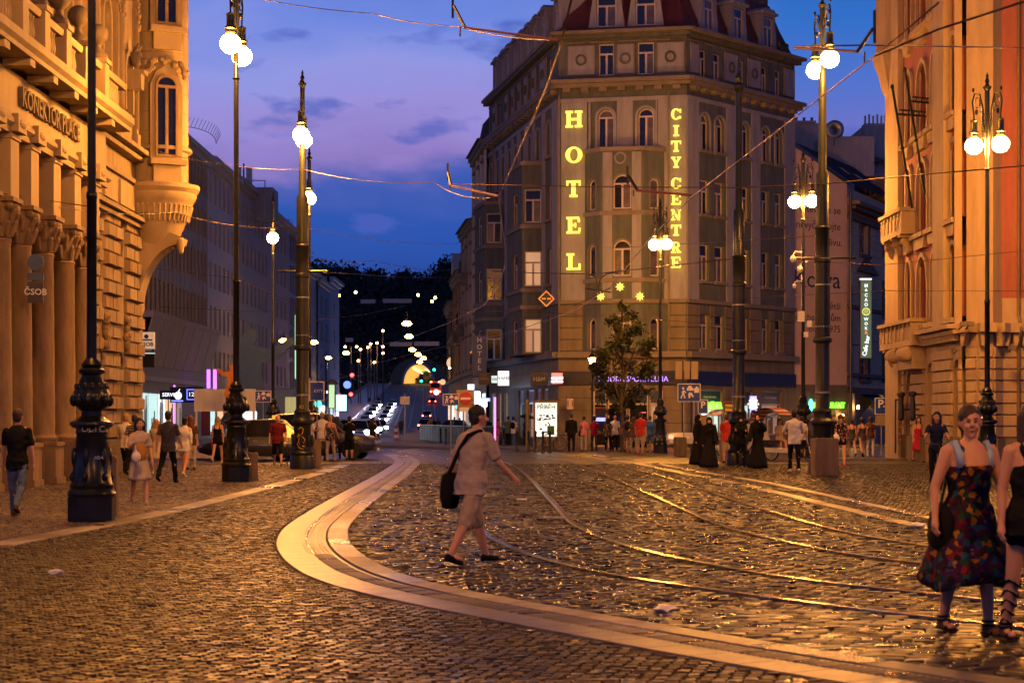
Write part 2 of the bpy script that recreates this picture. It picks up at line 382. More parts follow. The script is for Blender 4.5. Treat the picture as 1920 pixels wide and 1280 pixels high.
def band(c, o0, o1, y0, y1, z0, z1, name, m, parent=None, n=120, power=1.6, closed=True):
    """a strip between offsets o0..o1 (to the left of curve c) with thickness"""
    t = np.linspace(0, 1, n) ** power; ys = y0 + (y1 - y0) * t; x = ev(c, ys); e = .3
    d = (ev(c, ys + e) - ev(c, ys - e)) / (2 * e); ln = np.sqrt(1 + d * d); nx, ny = -1 / ln, d / ln
    mb = MB(); vs = []
    for i in range(n):
        for o in (o0, o1):
            for z in (z0, z1): vs.append((x[i] + nx[i] * o, ys[i] + ny[i] * o, z))
    fs = []
    for i in range(n - 1):
        a, b = i * 4, (i + 1) * 4
        fs += [(a + 1, b + 1, b + 3, a + 3), (a, b, b + 1, a + 1), (a + 2, a + 3, b + 3, b + 2)]
    mb.add(vs, fs); return mb.obj(name, m, parent, recalc=True)
# base sheets
g = MB().add([(-900, -60, -.30), (900, -60, -.30), (900, 420, -.30), (-900, 420, -.30)], [(0, 1, 2, 3)]).obj('ground', M['asphalt']); tag(g, kind='structure')
NEAR = 68.0
mb = MB().add([(-22, -8, -.018), (30, -8, -.018), (30, NEAR, -.018), (-22, NEAR, -.018)], [(0, 1, 2, 3)])
pav = mb.obj('cobbled_pavement', M['dark']); tag(pav, 'dark joints and small granite cobbles of the square', kind='structure')
road = MB().add([(-2.6, 11, -.0185), (6.2, 11, -.0185), (6.2, NEAR, -.0185), (-2.6, NEAR, -.0185)], [(0, 1, 2, 3)]).obj('cobbled_roadway', M['dark']); tag(road, 'tram roadway of large granite setts', kind='structure')
# far pavement, same stones too far to tell apart: material takes over
def farstone(name, col, sc, rough):
    m = bpy.data.materials.new(name); m.use_nodes = True; t = m.node_tree; b = t.nodes['Principled BSDF']; lk = t.links.new
    co = t.nodes.new('ShaderNodeTexCoord'); v = t.nodes.new('ShaderNodeTexVoronoi'); v.inputs['Scale'].default_value = sc; lk(co.outputs['Object'], v.inputs['Vector'])
    r = t.nodes.new('ShaderNodeMapRange'); r.inputs[3].default_value = .5; r.inputs[4].default_value = 1.5
    s = t.nodes.new('ShaderNodeSeparateColor'); lk(v.outputs['Color'], s.inputs[0]); lk(s.outputs[0], r.inputs[0])
    sc_ = t.nodes.new('ShaderNodeVectorMath'); sc_.operation = 'SCALE'; sc_.inputs[0].default_value = col; lk(r.outputs[0], sc_.inputs['Scale']); lk(sc_.outputs[0], b.inputs['Base Color'])
    b.inputs['Roughness'].default_value = rough
    bp = t.nodes.new('ShaderNodeBump'); bp.inputs['Strength'].default_value = .55; bp.inputs['Distance'].default_value = .03; bp.invert = True; lk(v.outputs['Distance'], bp.inputs['Height'])
    n = t.nodes.new('ShaderNodeTexNoise'); n.inputs['Scale'].default_value = 4; lk(co.outputs['Object'], n.inputs['Vector'])
    bp2 = t.nodes.new('ShaderNodeBump'); bp2.inputs['Strength'].default_value = .25; bp2.inputs['Distance'].default_value = .05; lk(n.outputs['Fac'], bp2.inputs['Height']); lk(bp.outputs[0], bp2.inputs['Normal']); lk(bp2.outputs[0], b.inputs['Normal'])
    return m
M['farcob'] = farstone('far_cobbles', (.04, .034, .03), 8.5, .42)
f1 = MB().add([(-60, NEAR, -.004), (70, NEAR, -.004), (70, 160, -.004), (-60, 160, -.004)], [(0, 1, 2, 3)]).obj('square_pavement', M['farcob']); tag(f1, kind='structure')
f2 = MB().add([(-60, 160, -.02), (40, 160, -.02), (20, 332, -.02), (-60, 332, -.02)], [(0, 1, 2, 3)]).obj('street', M['asphalt']); tag(f2, kind='structure')
# ---- stones
def region(x, y, margin=.06):
    xi = ev(Cin, y)[0] if np.isscalar(y) else ev(Cin, y)
    d = (ev(Cin, y + .3) - ev(Cin, y - .3)) / .6; ln = np.sqrt(1 + d * d); di = (x - xi) / ln           # + = road side
    k = x - ev(Ckerb, y); k2 = x - ev(Ckerb2, y); s = x - np.interp(y, *Cside)
    r = np.full(x.shape, -1)
    r = np.where((di < -SW - margin) & (s > .42 + margin), 0, r)
    r = np.where((di > margin) & (k < -margin - .28), 1, r)
    r = np.where((k > margin) & (k2 < -.25 - margin), 0, r)
    r = np.where(k2 > margin, 0, r)
    r = np.where(s < -margin, 2, r)
    for c in (R1, R2, R3, R4):
        r = np.where((r == 1) & (np.abs(x - ev(c, y)) < .10), -1, r)
    return r
rng = np.random.default_rng(5)
def stones(px, py, wid, dep, fan):
    """centres of a jittered coursed layout over the visible wedge"""
    P = []
    y = 11.2; row = 0
    while y < NEAR - .2:
        hw = .275 * y + 1.2; n = int(2 * hw / px); x = -hw + (np.arange(n) + (row % 2) * .5) * px
        x = x + rng.normal(0, px * .075, n); yy = np.full(n, y) + rng.normal(0, py * .055, n)
        yy = yy + fan * np.sin(x * 1.9 + np.floor(x / 1.65) * .7) + .12 * np.sin(x * .8 + y * .3)
        P.append(np.stack([x, yy], 1)); y += py * (1.0 if y < 34 else 1.0); row += 1
    return np.concatenate(P)
def build_stones(C, sx, sy, rough_h, name, m, parent, rot=None):
    n = len(C); a = rng.normal(0, .11, n)
    hx = sx / 2 * rng.uniform(.80, .96, n); hy = sy / 2 * rng.uniform(.80, .96, n); h = rng.normal(0, .003, n).clip(-.007, .007)
    tx, ty = rng.normal(0, .028, n), rng.normal(0, .04, n)
    cs, sn = np.cos(a), np.sin(a); cor = [(-1, -1), (1, -1), (1, 1), (-1, 1)]
    V = np.zeros((n, 8, 3))
    for k, (u, v) in enumerate(cor):
        ju, jv = rng.uniform(.9, 1.05, n), rng.uniform(.9, 1.05, n)
        lx, ly = u * hx * ju, v * hy * jv
        V[:, k, 0] = C[:, 0] + lx * cs - ly * sn; V[:, k, 1] = C[:, 1] + lx * sn + ly * cs; V[:, k, 2] = -.02
        lx2, ly2 = lx * .8, ly * .78
        V[:, 4 + k, 0] = C[:, 0] + lx2 * cs - ly2 * sn; V[:, 4 + k, 1] = C[:, 1] + lx2 * sn + ly2 * cs
        V[:, 4 + k, 2] = .001 + h + lx2 * tx + ly2 * ty
    base = np.array([[4, 5, 6, 7], [0, 1, 5, 4], [1, 2, 6, 5], [2, 3, 7, 6], [3, 0, 4, 7]])
    Fc = (base[None] + 8 * np.arange(n)[:, None, None]).reshape(-1, 4)
    me = bpy.data.meshes.new(name); V = V.reshape(-1, 3)
    me.vertices.add(len(V)); me.vertices.foreach_set('co', V.ravel()); me.loops.add(Fc.size); me.loops.foreach_set('vertex_index', Fc.ravel())
    me.polygons.add(len(Fc)); me.polygons.foreach_set('loop_start', np.arange(0, Fc.size, 4)); me.polygons.foreach_set('loop_total', np.full(len(Fc), 4))
    me.materials.append(m); me.update(); at = me.attributes.new('tone', 'FLOAT', 'POINT'); at.data.foreach_set('value', np.repeat(rng.random(n), 8)); me.shade_smooth()
    me.set_sharp_from_angle(angle=R(60))
    o = put(name, me, parent); return tag(o, kind='stuff')
def single_mesh(sx, sy, m, nm):
    b = bmesh.new(); bmesh.ops.create_cube(b, size=1)
    for v in b.verts: v.co.x *= sx * .92 * random.uniform(.93, 1.05); v.co.y *= sy * .92 * random.uniform(.93, 1.05); v.co.z = v.co.z * .05 - .02 + (random.uniform(-.003, .003) if v.co.z > 0 else 0)
    top = [e for e in b.edges if any(v.co.z > 0 for v in e.verts)]
    bmesh.ops.bevel(b, geom=top, offset=.014, segments=2, affect='EDGES', profile=.6)
    me = bpy.data.meshes.new(nm); b.to_mesh(me); b.free(); me.materials.append(m); me.shade_smooth(); return me
def lay(C, sx, sy, nm, many, m, parent, key):
    inv = np.abs(C[:, 0]) < .2667 * C[:, 1] + .05
    order = np.lexsort((C[:, 1], ~inv)); near = C[order[:300]]; rest = C[order[300:]]
    var = [single_mesh(sx, sy, m, nm) for _ in range(10)]
    for i, (x, y) in enumerate(near):
        o = put(nm, var[i % 10], parent, T(x, y, random.uniform(-.004, .003), random.gauss(0, .09)) @ Matrix.Rotation(random.gauss(0, .035), 4, 'X') @ Matrix.Rotation(random.gauss(0, .03), 4, 'Y'))
    build_stones(rest, sx, sy, 0, many, m, parent)
C = stones(.092, .092, 0, 0, .05); r = region(C[:, 0], C[:, 1]); lay(C[r == 0], .098, .095, 'cobblestone', 'cobblestones', M['cob'], pav, 0)
C = stones(.19, .13, 0, 0, .012); r = region(C[:, 0], C[:, 1]); lay(C[r == 1], .195, .135, 'sett', 'setts', M['sett'], road, 1)
C = stones(.10, .10, 0, 0, .03); r = region(C[:, 0], C[:, 1]); C = C[(r == 2) & (C[:, 1] > 18)]
side = MB().add([(-6.9, 18, -.006), (-6.5, 27, -.006), (-6.1, 36, -.006), (-6.0, 68, -.006), (-22, 68, -.006), (-18, 18, -.006)], [(0, 1, 2, 3, 4, 5)]).obj('sidewalk', M['dark']); side.location.z = -.009; tag(side, kind='structure')
build_stones(C, .104, .104, 0, 'mosaic_stones', M['mosaic'], side)
# border line of the sidewalk: separate slabs
ys = 18.0
slabs = {}
def slab_poly(pts, z0, z1, nm, m, parent):
    mb = MB(); cx = sum(p[0] for p in pts) / 4; cy = sum(p[1] for p in pts) / 4
    top = [(cx + (x - cx) * .985, cy + (y - cy) * .985) for x, y in pts]
    mb.add([(x, y, z0) for x, y in pts] + [(x, y, z1 - .006) for x, y in pts] + [(x, y, z1) for x, y in top],
           [(0, 1, 5, 4), (1, 2, 6, 5), (2, 3, 7, 6), (3, 0, 4, 7), (4, 5, 9, 8), (5, 6, 10, 9), (6, 7, 11, 10), (7, 4, 8, 11), (8, 9, 10, 11)])
    return mb.obj(nm, m, parent, recalc=True)
kerb = thing('sidewalk_border', None, None); tag(kerb, 'line of pale granite slabs edging the left sidewalk', kind='structure')
while ys < 70:
    L = 1.0; y2 = ys + L - .012; a, b = np.interp(ys, *Cside), np.interp(y2, *Cside)
    slab_poly([(a, ys), (a + .42, ys), (b + .42, y2), (b, y2)], -.05, .006, 'border_slab', M['slab'], kerb); ys += L
# ---- S-curve strip
strip = band(Cin, .30, SW, 9.5, 86, -.05, .004, 'granite_strip', M['slabd'], n=200); tag(strip, 'winding pale granite band with tactile ribs', kind='structure')
kerbs = thing('strip_kerb', None, None); tag(kerbs, 'pale kerb slabs along the inside of the winding band', kind='structure')
y = 9.6; 
while y < 84:
    d = float((ev(Cin, y + .2)[0] - ev(Cin, y - .2)[0]) / .4); ln = math.sqrt(1 + d * d); st = 1.15 / ln; y2 = y + st - .018 / ln
    pts = []
    for yy, o in ((y, 0), (y, .27), (y2, .27), (y2, 0)):
        dd = float((ev(Cin, yy + .2)[0] - ev(Cin, yy - .2)[0]) / .4); l2 = math.sqrt(1 + dd * dd); pts.append((float(ev(Cin, yy)[0]) - o / l2, yy + o * dd / l2))
    slab_poly(pts, -.05, .012, 'kerb_slab', M['slab'], kerbs); y += st
# joints of the plain half: fine lines between slabs of the band are recessed grooves
gro = MB()
y = 12
while y < 60:
    dd = float((ev(Cin, y + .2)[0] - ev(Cin, y - .2)[0]) / .4); l2 = math.sqrt(1 + dd * dd); x = float(ev(Cin, y)[0]); nx, ny = -1 / l2, dd / l2; tx, ty = dd / l2, 1 / l2
    p = [(x + nx * o + tx * q, y + ny * o + ty * q, .0065) for o, q in ((.62, 0), (SW - .01, 0), (SW - .01, .012), (.62, .012))]
    gro.add(p, [(0, 1, 2, 3)]); y += .5 / l2
gro.obj('slab_joint', M['dark'], strip, recalc=True)['kind'] = 'stuff'
# tactile ribs: lengthwise in the bend, crosswise toward the right
for k in range(6):
    band(Cin, .335 + k * .05, .36 + k * .05, 22.5, 80, .003, .012, 'tactile_rib', M['slab'], strip, n=110)
y = 10.4; n = 0
rib = MB().add([(-.11, -.017, 0), (.11, -.017, 0), (.11, .017, 0), (-.11, .017, 0), (-.10, -.011, .009), (.10, -.011, .009), (.10, .011, .009), (-.10, .011, .009)], [(4, 5, 6, 7), (0, 1, 5, 4), (1, 2, 6, 5), (2, 3, 7, 6), (3, 0, 4, 7)]).mesh('tactile_bar', M['slab'])
while y < 22.4:
    dd = float((ev(Cin, y + .2)[0] - ev(Cin, y - .2)[0]) / .4); l2 = math.sqrt(1 + dd * dd); x = float(ev(Cin, y)[0]); nx, ny = -1 / l2, dd / l2
    put('tactile_bar', rib, strip, T(x + nx * .45, y + ny * .45, .003, math.atan2(ny, nx))); y += .068 / l2; n += 1
# ---- right kerb lines
k1 = thing('roadway_kerb', None, None); tag(k1, 'pale kerb slabs along the right side of the tram roadway', kind='structure')
k2 = thing('plaza_kerb', None, None); tag(k2, 'second line of pale slabs beyond the roadway kerb', kind='structure')
for c, par, w in ((Ckerb, k1, .28), (Ckerb2, k2, .24)):
    y = 24
    while y < 86:
        y2 = y + 1.18; a, b = float(ev(c, y)[0]), float(ev(c, y2)[0]); slab_poly([(a - w, y), (a, y), (b, y2), (b - w, y2)], -.05, .01, 'kerb_slab', M['slab'], par); y += 1.2
# ---- rails: polished head and flange groove
for c, lab in ((R1, 'right rail of the nearer tram track, bright where it bends'), (R2, 'nearest tram rail, curving behind the walking man'), (R3, 'left rail of the farther tram track'), (R4, 'right rail of the farther tram track, beside the kerb')):
    rt = thing('tram_rail', lab, 'rail', group='tram rails')
    band(c, -.035, .035, 10.5, 100, -.05, .02, 'rail_head', M['rail'], rt, n=170)
    band(c, -.075, -.03, 10.5, 100, -.05, -.006, 'groove', M['railg'], rt, n=170); band(c, -.095, -.075, 10.5, 100, -.05, .010, 'rail_lip', M['rail'], rt, n=170)
# drains, covers, litter
def plate(nm, lab, cat, px, py, w, d, m, z=.008, rz=0):
    x, y = gp(px, py); mb = MB().box(-w / 2, w / 2, -d / 2, d / 2, -.03, z)
    for i in range(4): mb.box(-w / 2 + .04, w / 2 - .04, -d / 2 + d * (i + .6) / 5, -d / 2 + d * (i + .9) / 5, z, z + .004)
    o = mb.obj(nm, m, M_=T(x, y, 0, rz)); return tag(o, lab, cat)
plate('drain_cover', 'rusty drain cover beside the bending tram rail, nearer one', 'drain', 1046, 975, .32, .32, M['railg'], .012)
plate('rail_box_cover', 'metal box cover beside the bending rail, behind the drain', 'cover', 1037, 970, .3, .3, M['steel'], .012)
plate('white_road_stone', 'small pale plate set among the setts right of the walking man', 'road plate', 978, 936, .20, .45, M['white'], .012)
for px, py, r, lab in ((345, 1005, .34, 'dark round manhole cover in the cobbles near the thick lamp base'), (492, 942, .34, 'round manhole cover in cobbles left of the bend of the band'), (700, 952, .25, 'small round cover on the setts beside the band')):
    x, y = gp(px, py); m_ = MB().lathe([(r, -.03), (r, .008), (r * .9, .012), (r * .88, .008), (.02, .009)], 20)
    for k in range(5): m_.box(-r * .7, r * .7, -r * .6 + k * r * .3, -r * .55 + k * r * .3 + .02, .008, .013)
    tag(m_.obj('manhole_cover', M['railg'], M_=T(x, y)), lab, 'manhole cover')
for px, py, s, lab, m in ((106, 1076, .11, 'crumpled pinkish paper cup on the dark cobbles', 'white'), (1248, 1146, .13, 'pale crumpled paper on the setts by the nearest rail', 'white'), (1722, 989, .17, 'flattened white paper bag at the kerb left of the patterned dress', 'white'), (718, 866, .12, 'pale paper scrap on the cobbles left of the band', 'cream'), (808, 866, .14, 'orange paper scrap lying on the setts', 'stone'), (187, 985, .10, 'loose dark stone at the foot of the thick lamp base', 'stoned')):
    x, y = gp(px, py); b = bmesh.new(); bmesh.ops.create_icosphere(b, subdivisions=2, radius=s * .6)
    for v in b.verts: v.co = Vector((v.co.x * 1.3, v.co.y, v.co.z * .5)) * random.uniform(.7, 1.15)
    me = bpy.data.meshes.new('litter'); b.to_mesh(me); b.free(); me.materials.append(M[m]); tag(put('paper_scrap' if m != 'stoned' else 'loose_stone', me, None, T(x, y, s * .2, .5)), lab, 'litter' if m != 'stoned' else 'stone')
# ---- footway in front of the shops, traffic island, ramp to the bridge
def patch(nm, poly, z, m, kind='structure', z0=-.1, label=None):
    o = MB().prismz(poly, z0, z).obj(nm, m, recalc=True); return tag(o, label, kind=kind)
patch('footway', [(2.2, 97), (9.1, 95.6), (17.5, 104.5), (40, 104), (40, 112), (2, 112), (-4.5, 130), (-14, 330), (-24, 330), (-7.4, 130), (-1.2, 101)][::1], .10, M['walk'])
patch('left_footway', [(-10, 74), (-10.5, 92), (-19.5, 112), (-20.5, 330), (-50, 330), (-50, 74)][::1], .06, M['walk'])
patch('palace_footway', [(12.0, 73.5), (40, 73.5), (40, 72.2), (12, 72.2)], .09, M['slabd'])
patch('tram_island', [(-9.3, 108), (-2.4, 98), (-1.6, 99), (-6.5, 122), (-10.4, 128), (-10.8, 124)], .14, M['walk'])
# ramp
def ramp_z(y): return 0 if y < 330 else min(15.2, (y - 330) / (720 - 330) * 14.6)
def ramp_x(y): return -16.2 - (y - 330) * .045 if y > 330 else -16.2 + (330 - y) * .03
def ramp_sheet(nm, o0, o1, m, dz, y0=325, y1=760, th=0, kind='structure', lab=None):
    mb = MB(); n = 30; vs = []; fs = []
    for i in range(n):
        y = y0 + (y1 - y0) * i / (n - 1)
        for o in (o0, o1):
            vs.append((ramp_x(y) + o, y, ramp_z(y) + dz)); vs.append((ramp_x(y) + o, y, ramp_z(y) + dz - max(th, .02)))
    for i in range(n - 1):
        a, b = i * 4, i * 4 + 4; fs += [(a, a + 2, b + 2, b), (a, b, b + 1, a + 1), (a + 2, a + 3, b + 3, b + 2)]
    mb.add(vs, fs); o = mb.obj(nm, m, recalc=True); return tag(o, lab, kind=kind)
ramp_sheet('bridge_road', -11.5, 7.5, M['asphalt'], .02, th=.3)
ramp_sheet('bridge_footway', -19, -11.5, M['slabd'], .16, th=.3); ramp_sheet('bridge_footway', 7.5, 12, M['walk'], .16, th=.3)
for o, w in ((-4.2, .16), (.6, .12), (3.2, .12), (-1.6, .12)):
    ramp_sheet('road_marking', o, o + w * 1.6, M['greyl'], .035, th=.01)
mb = MB()
for o in (-11.6, -19, 12):
    for i in range(60):
        y = 335 + i * 6.5; x = ramp_x(y) + o; z = ramp_z(y) + .16; mb.box(x - .06, x + .06, y - .06, y + .06, z, z + 1.0)
    ys_ = [335 + i * 6.5 for i in range(60)]
    for h in (.5, 1.0): mb.tube([(ramp_x(y) + o, y, ramp_z(y) + .16 + h) for y in ys_], .05, 4)
tag(mb.obj('bridge_railing', M['steel']), 'long pale railing along the edges of the rising bridge road', 'railing')
# ================================================================ HOTEL
A_, B_, C_, D_ = (-1.45, 121.0), (2.42, 100.0), (8.97, 98.6), (15.75, 107.0)
hotel = thing('hotel_building', 'grey-green corner hotel with pale pilasters, red mansard roof and yellow lit letters', 'building')
FL, FM, FRt = Fr(A_, B_), Fr(B_, C_), Fr(C_, D_)
ZB, ZC, ZT = 5.05, 19.0, 21.6           # base band, cornice, top cornice
def boxes(nm, m, fr, L, parent=hotel, smooth=False):
    mb = MB()
    for b in L: mb.box(*b)
    return mb.obj(nm, M[m] if isinstance(m, str) else m, parent, fr.M)
GL = ['glass', 'glass', 'curt', 'curt', 'glass']
# ---- right facade
ops = []; wins = []
def op(fr, px0, px1, py0, py1, arch=0, st='T', sill='htrim', store=None, panes=GL, zz=None):
    x0, x1 = fr.x(px0), fr.x(px1); xm = (x0 + x1) / 2
    z0, z1 = zz if zz else (fr.z(xm, py1), fr.z(xm, py0))
    store.append((x0, x1, z0, z1, arch, st, sill, panes))
ZW = {1: (5.2, 7.05), 2: (8.75, 10.65), 3: (12.2, 14.0), 4: (15.55, 17.45), 5: (19.35, 20.75)}
pairs = [(1312, 1330), (1340, 1358), (1389, 1405), (1428, 1442), (1453, 1467)]
sr = []
for a, b in pairs:
    for k in (1, 2, 3): op(FRt, a, b, 0, 0, 0, store=sr, zz=ZW[k])
    op(FRt, a, b, 0, 0, 1, store=sr, zz=ZW[4])
for a, b in [(1312, 1326), (1337, 1352), (1385, 1397), (1428, 1440), (1453, 1465)]: op(FRt, a, b, 0, 0, 0, 'T', None, sr, zz=ZW[5])
LR = FRt.L
wall(FRt, LR, ZB, ZT, sr, M['hgreen'], hotel, 'upper_wall')
for o in sr: window(hotel, FRt, *o[:4], arch=o[4], style=o[5], panes=o[7], sill=o[6])
FRx = FRt.x
boxes('pilaster', 'hlight', FRt, [(0, FRx(1309), -.07, 0, 7.75, 18.0)])
for a, b in ((1361, 1384), (1408, 1424), (1470, 1489)): boxes('pilaster', 'hlight', FRt, [(FRx(a), min(LR, FRx(b)), -.07, 0, 7.75, 18.0)])
# ---- front facet
sf = []
xs = lambda p: FM.x(p)
op(FM, 1121, 1151, 0, 0, 1, store=sf, zz=(15.6, 17.6)); op(FM, 1196, 1226, 0, 0, 1, store=sf, zz=(15.6, 17.6))
op(FM, 1122, 1151, 0, 0, 0, 'T', None, sf, zz=(19.35, 21.0)); op(FM, 1195, 1226, 0, 0, 0, 'T', None, sf, zz=(19.35, 21.0))
wall(FM, FM.L, ZB, ZT, sf, M['hgreen'], hotel, 'upper_wall')
for o in sf: window(hotel, FM, *o[:4], arch=o[4], style=o[5], panes=o[7], sill=o[6])
for a, b in ((1052, 1101), (1157, 1187), (1234, 1290)): boxes('pilaster', 'hlight', FM, [(max(0, xs(a)), min(FM.L, xs(b)), -.07, 0, 7.75, 18.0)])
for a, b in ((1104, 1108), (1230, 1233)): boxes('pilaster_edge', 'hlight', FM, [(xs(a), xs(b), -.12, 0, 15.5, 18.0)])
def archivolt(fr, x0, x1, z0, z1, m, parent=hotel, t=.14, d=.07, arch=1, M_=None):
    r = (x1 - x0) / 2; s_ = z1 - r * arch; mb = MB(); n = 10; cx = (x0 + x1) / 2
    P = [(x0, z0)] + [(cx - r * math.cos(math.pi * i / n), s_ + r * arch * math.sin(math.pi * i / n)) for i in range(n + 1)] + [(x1, z0)]
    Q = [(x0 - t, z0)] + [(cx - (r + t) * math.cos(math.pi * i / n), s_ + (r * arch + t) * math.sin(math.pi * i / n)) for i in range(n + 1)] + [(x1 + t, z0)]
    for i in range(len(P) - 1): mb.prism([P[i], P[i + 1], Q[i + 1], Q[i]], -d, -.002)
    return mb.obj('arch_moulding', M[m], parent, M_ if M_ is not None else fr.M)
for o in sf[:2]: archivolt(FM, *o[:4], 'hlight')
for o in sr:
    if o[4]: archivolt(FRt, *o[:4], 'hlight', t=.10)
# ---- left facade
sl = []; px5 = [(912, 917), (925, 930), (937, 942), (947, 952), (963, 969), (977, 982), (995, 1001), (1013, 1019), (1032, 1040)]
LL = FL.L
cols = [.9, 3.5, 5.2, 7.4, 9.4, 11.4, 13.6, 16.0, 18.9]
for c in cols:
    for k in (1, 2, 3): sl.append((c - .55, c + .55, *ZW[k], 0))
    sl.append((c - .5, c + .5, *ZW[4], 1))
    if c != 5.2: sl.append((c - .5, c + .5, ZW[5][0], 20.8, 0))
bays = [(.9, 5.1, 5.05, 14.6), (12.2, 17.4, 5.05, 15.4)]
def hidden(c, z): return any(a < c < b and z < t for a, b, _, t in bays)
sl = [o for o in sl if not hidden((o[0] + o[1]) / 2, o[2])]
wall(FL, LL, ZB, ZT, sl, M['hgreen'], hotel, 'upper_wall')
for o in sl:
    window(hotel, FL, *o[:4], arch=o[4], style='T', panes=GL, sill='htrim')
    if o[4]: archivolt(FL, *o[:4], 'hlight', t=.12)
for c in (2.2, 4.35, 6.3, 8.4, 10.4, 12.5, 14.8, 17.6): 
    if not hidden(c, 8): boxes('pilaster', 'hlight', FL, [(c - .32, c + .32, -.10, 0, 7.75, 18.0)])
    else: boxes('pilaster', 'hlight', FL, [(c - .32, c + .32, -.10, 0, 15.45 if c > 10 else 14.65, 18.0)])
boxes('pilaster', 'hlight', FL, [(19.9, LL, -.07, 0, 7.75, 18.0)])
# ---- projecting bays (oriels)
def oriel(fr, x0, x1, z0, z1, dp, cut, floors, mwall, side_w=True, arched=False, strips=(), lit=(), big=False):
    P = [(x0, 0), (x0 + cut, -dp), (x1 - cut, -dp), (x1, 0)]
    Mo = fr.M
    for (a, b), kind in zip(((P[0], P[1]), (P[1], P[2]), (P[2], P[3])), ('side', 'mid', 'side')):
        L = math.hypot(b[0] - a[0], b[1] - a[1]); ang = math.atan2(b[1] - a[1], b[0] - a[0]); M2 = Mo @ T(a[0], a[1], 0, ang); o_ = []
        for zf in floors:
            h = zf[1] - zf[0]
            if kind == 'mid': w = min(1.15 if arched else 1.5, L * .42); o_.append((L / 2 - w / 2, L / 2 + w / 2, zf[0], zf[1], 1 if arched else 0))
            elif L > .5: w = min(.55, L * .45) if not big else .92; o_.append((L / 2 - w / 2, L / 2 + w / 2, zf[0], zf[1] - (.2 if not big else 0), 1 if arched else 0))
        wall(None, L, z0, z1, o_, M[mwall], hotel, 'bay_wall', M_=M2, depth=.15)
        for q in o_:
            window(hotel, None, *q[:4], arch=q[4], style='T' if kind == 'mid' or big else 'one', panes=(['lit', 'litdim', 'lit'] if kind != 'mid' and q[2] in lit else GL), depth=.1, M_=M2, sill=None)
            if q[4]: archivolt(None, *q[:4], 'htrim', t=.07, d=.03, M_=M2)
        if kind == 'mid':
            for s0, s1 in strips: MB().box(s0 * L, s1 * L, -.05, -.002, 7.75, z1 - .15).obj('pilaster', M['hlight'], hotel, M2)
    for z in [z1] + [f[0] - .22 for f in floors[1:]] + [z0 + 2.55]:
        MB().prismz([(x0 - .1, 0), (x0 + cut - .05, -dp - .12), (x1 - cut + .05, -dp - .12), (x1 + .1, 0)], z - .1, z + .12).obj('ledge', M['htrim'], hotel, Mo, recalc=True)
oriel(FM, xs(1094), xs(1249), ZB, 15.4, .85, 1.05, [(5.15, 6.95), (8.9, 10.75), (12.35, 14.1)], 'hgreen', arched=True, strips=((.05, .27), (.73, .95)))
ring = MB()
cx, cz = xs(1168), 14.95
def ringm(cx, cz, r, t=.07, d=.06, y=0, n=16):
    mb = MB(); p = [(cx + r * math.cos(2 * math.pi * i / n), y - d / 2, cz + r * math.sin(2 * math.pi * i / n)) for i in range(n)]; return mb.tube(p, t, 5, closed=True)
ringm(cx, cz, .27, .055, .05, -.88).obj('plaster_ring', M['hlight'], hotel, FM.M)
oriel(FL, bays[1][0], bays[1][1], ZB, 15.4, 1.1, .3, [(5.15, 7.0), (8.75, 10.65), (12.2, 14.0)], 'hgreen', lit=(5.15, 8.75), big=True)
oriel(FL, bays[0][0], bays[0][1], ZB, 14.6, 1.1, .3, [(5.15, 7.0), (8.75, 10.65), (12.2, 14.0)], 'hgreen', big=True)
# lit bay windows as in the photo
# ---- string courses, attic, cornices, per facade
for fr, nm in ((FL, 0), (FM, 1), (FRt, 2)):
    L = fr.L; e = .0
    boxes('string_course', 'htrim', fr, [(0, L, -.14, -.003, 7.55, 7.75)])
    boxes('string_course', 'htrim', fr, [(0, L, -.32, -.003, 4.75, 5.05)])
    boxes('frieze_band', 'hlight', fr, [(0, L, -.10, -.003, 18.0, 18.2)])
    boxes('cornice', 'htrim', fr, [(-.28, L + .28, -.45 if fr is FL else -.62, -.003, 18.92, 19.12)]); boxes('cornice', 'htrim', fr, [(-.2, L + .2, -.42, -.004, 18.72, 18.915)])
    n = int(L / .9)
    br = MB()
    for i in range(n): x = (i + .5) * L / n; br.box(x - .2, x + .2, -.36, -.005, 18.5, 18.715)
    br.obj('cornice_brackets', M['htrim'], hotel, fr.M)['kind'] = 'stuff'
    boxes('top_cornice', 'htrim', fr, [(-.3, L + .3, -.45 if fr is FL else -.62, -.003, 21.45, 21.62)]); boxes('top_cornice', 'hgreen', fr, [(-.18, L + .18, -.35, -.004, 21.25, 21.445)])
    dm = MB()
    for i in range(int(L / 1.5)): dm.box(i * 1.5 + .15, i * 1.5 + 1.35, -.06, -.005, 21.05, 21.13)
    dm.obj('frieze_blocks', M['htrim'], hotel, fr.M)['kind'] = 'stuff'
    # rusticated stone lines of the lower storey (each course one block row)
    for z in (5.05, 5.55, 6.05, 6.55, 7.05):
        pass
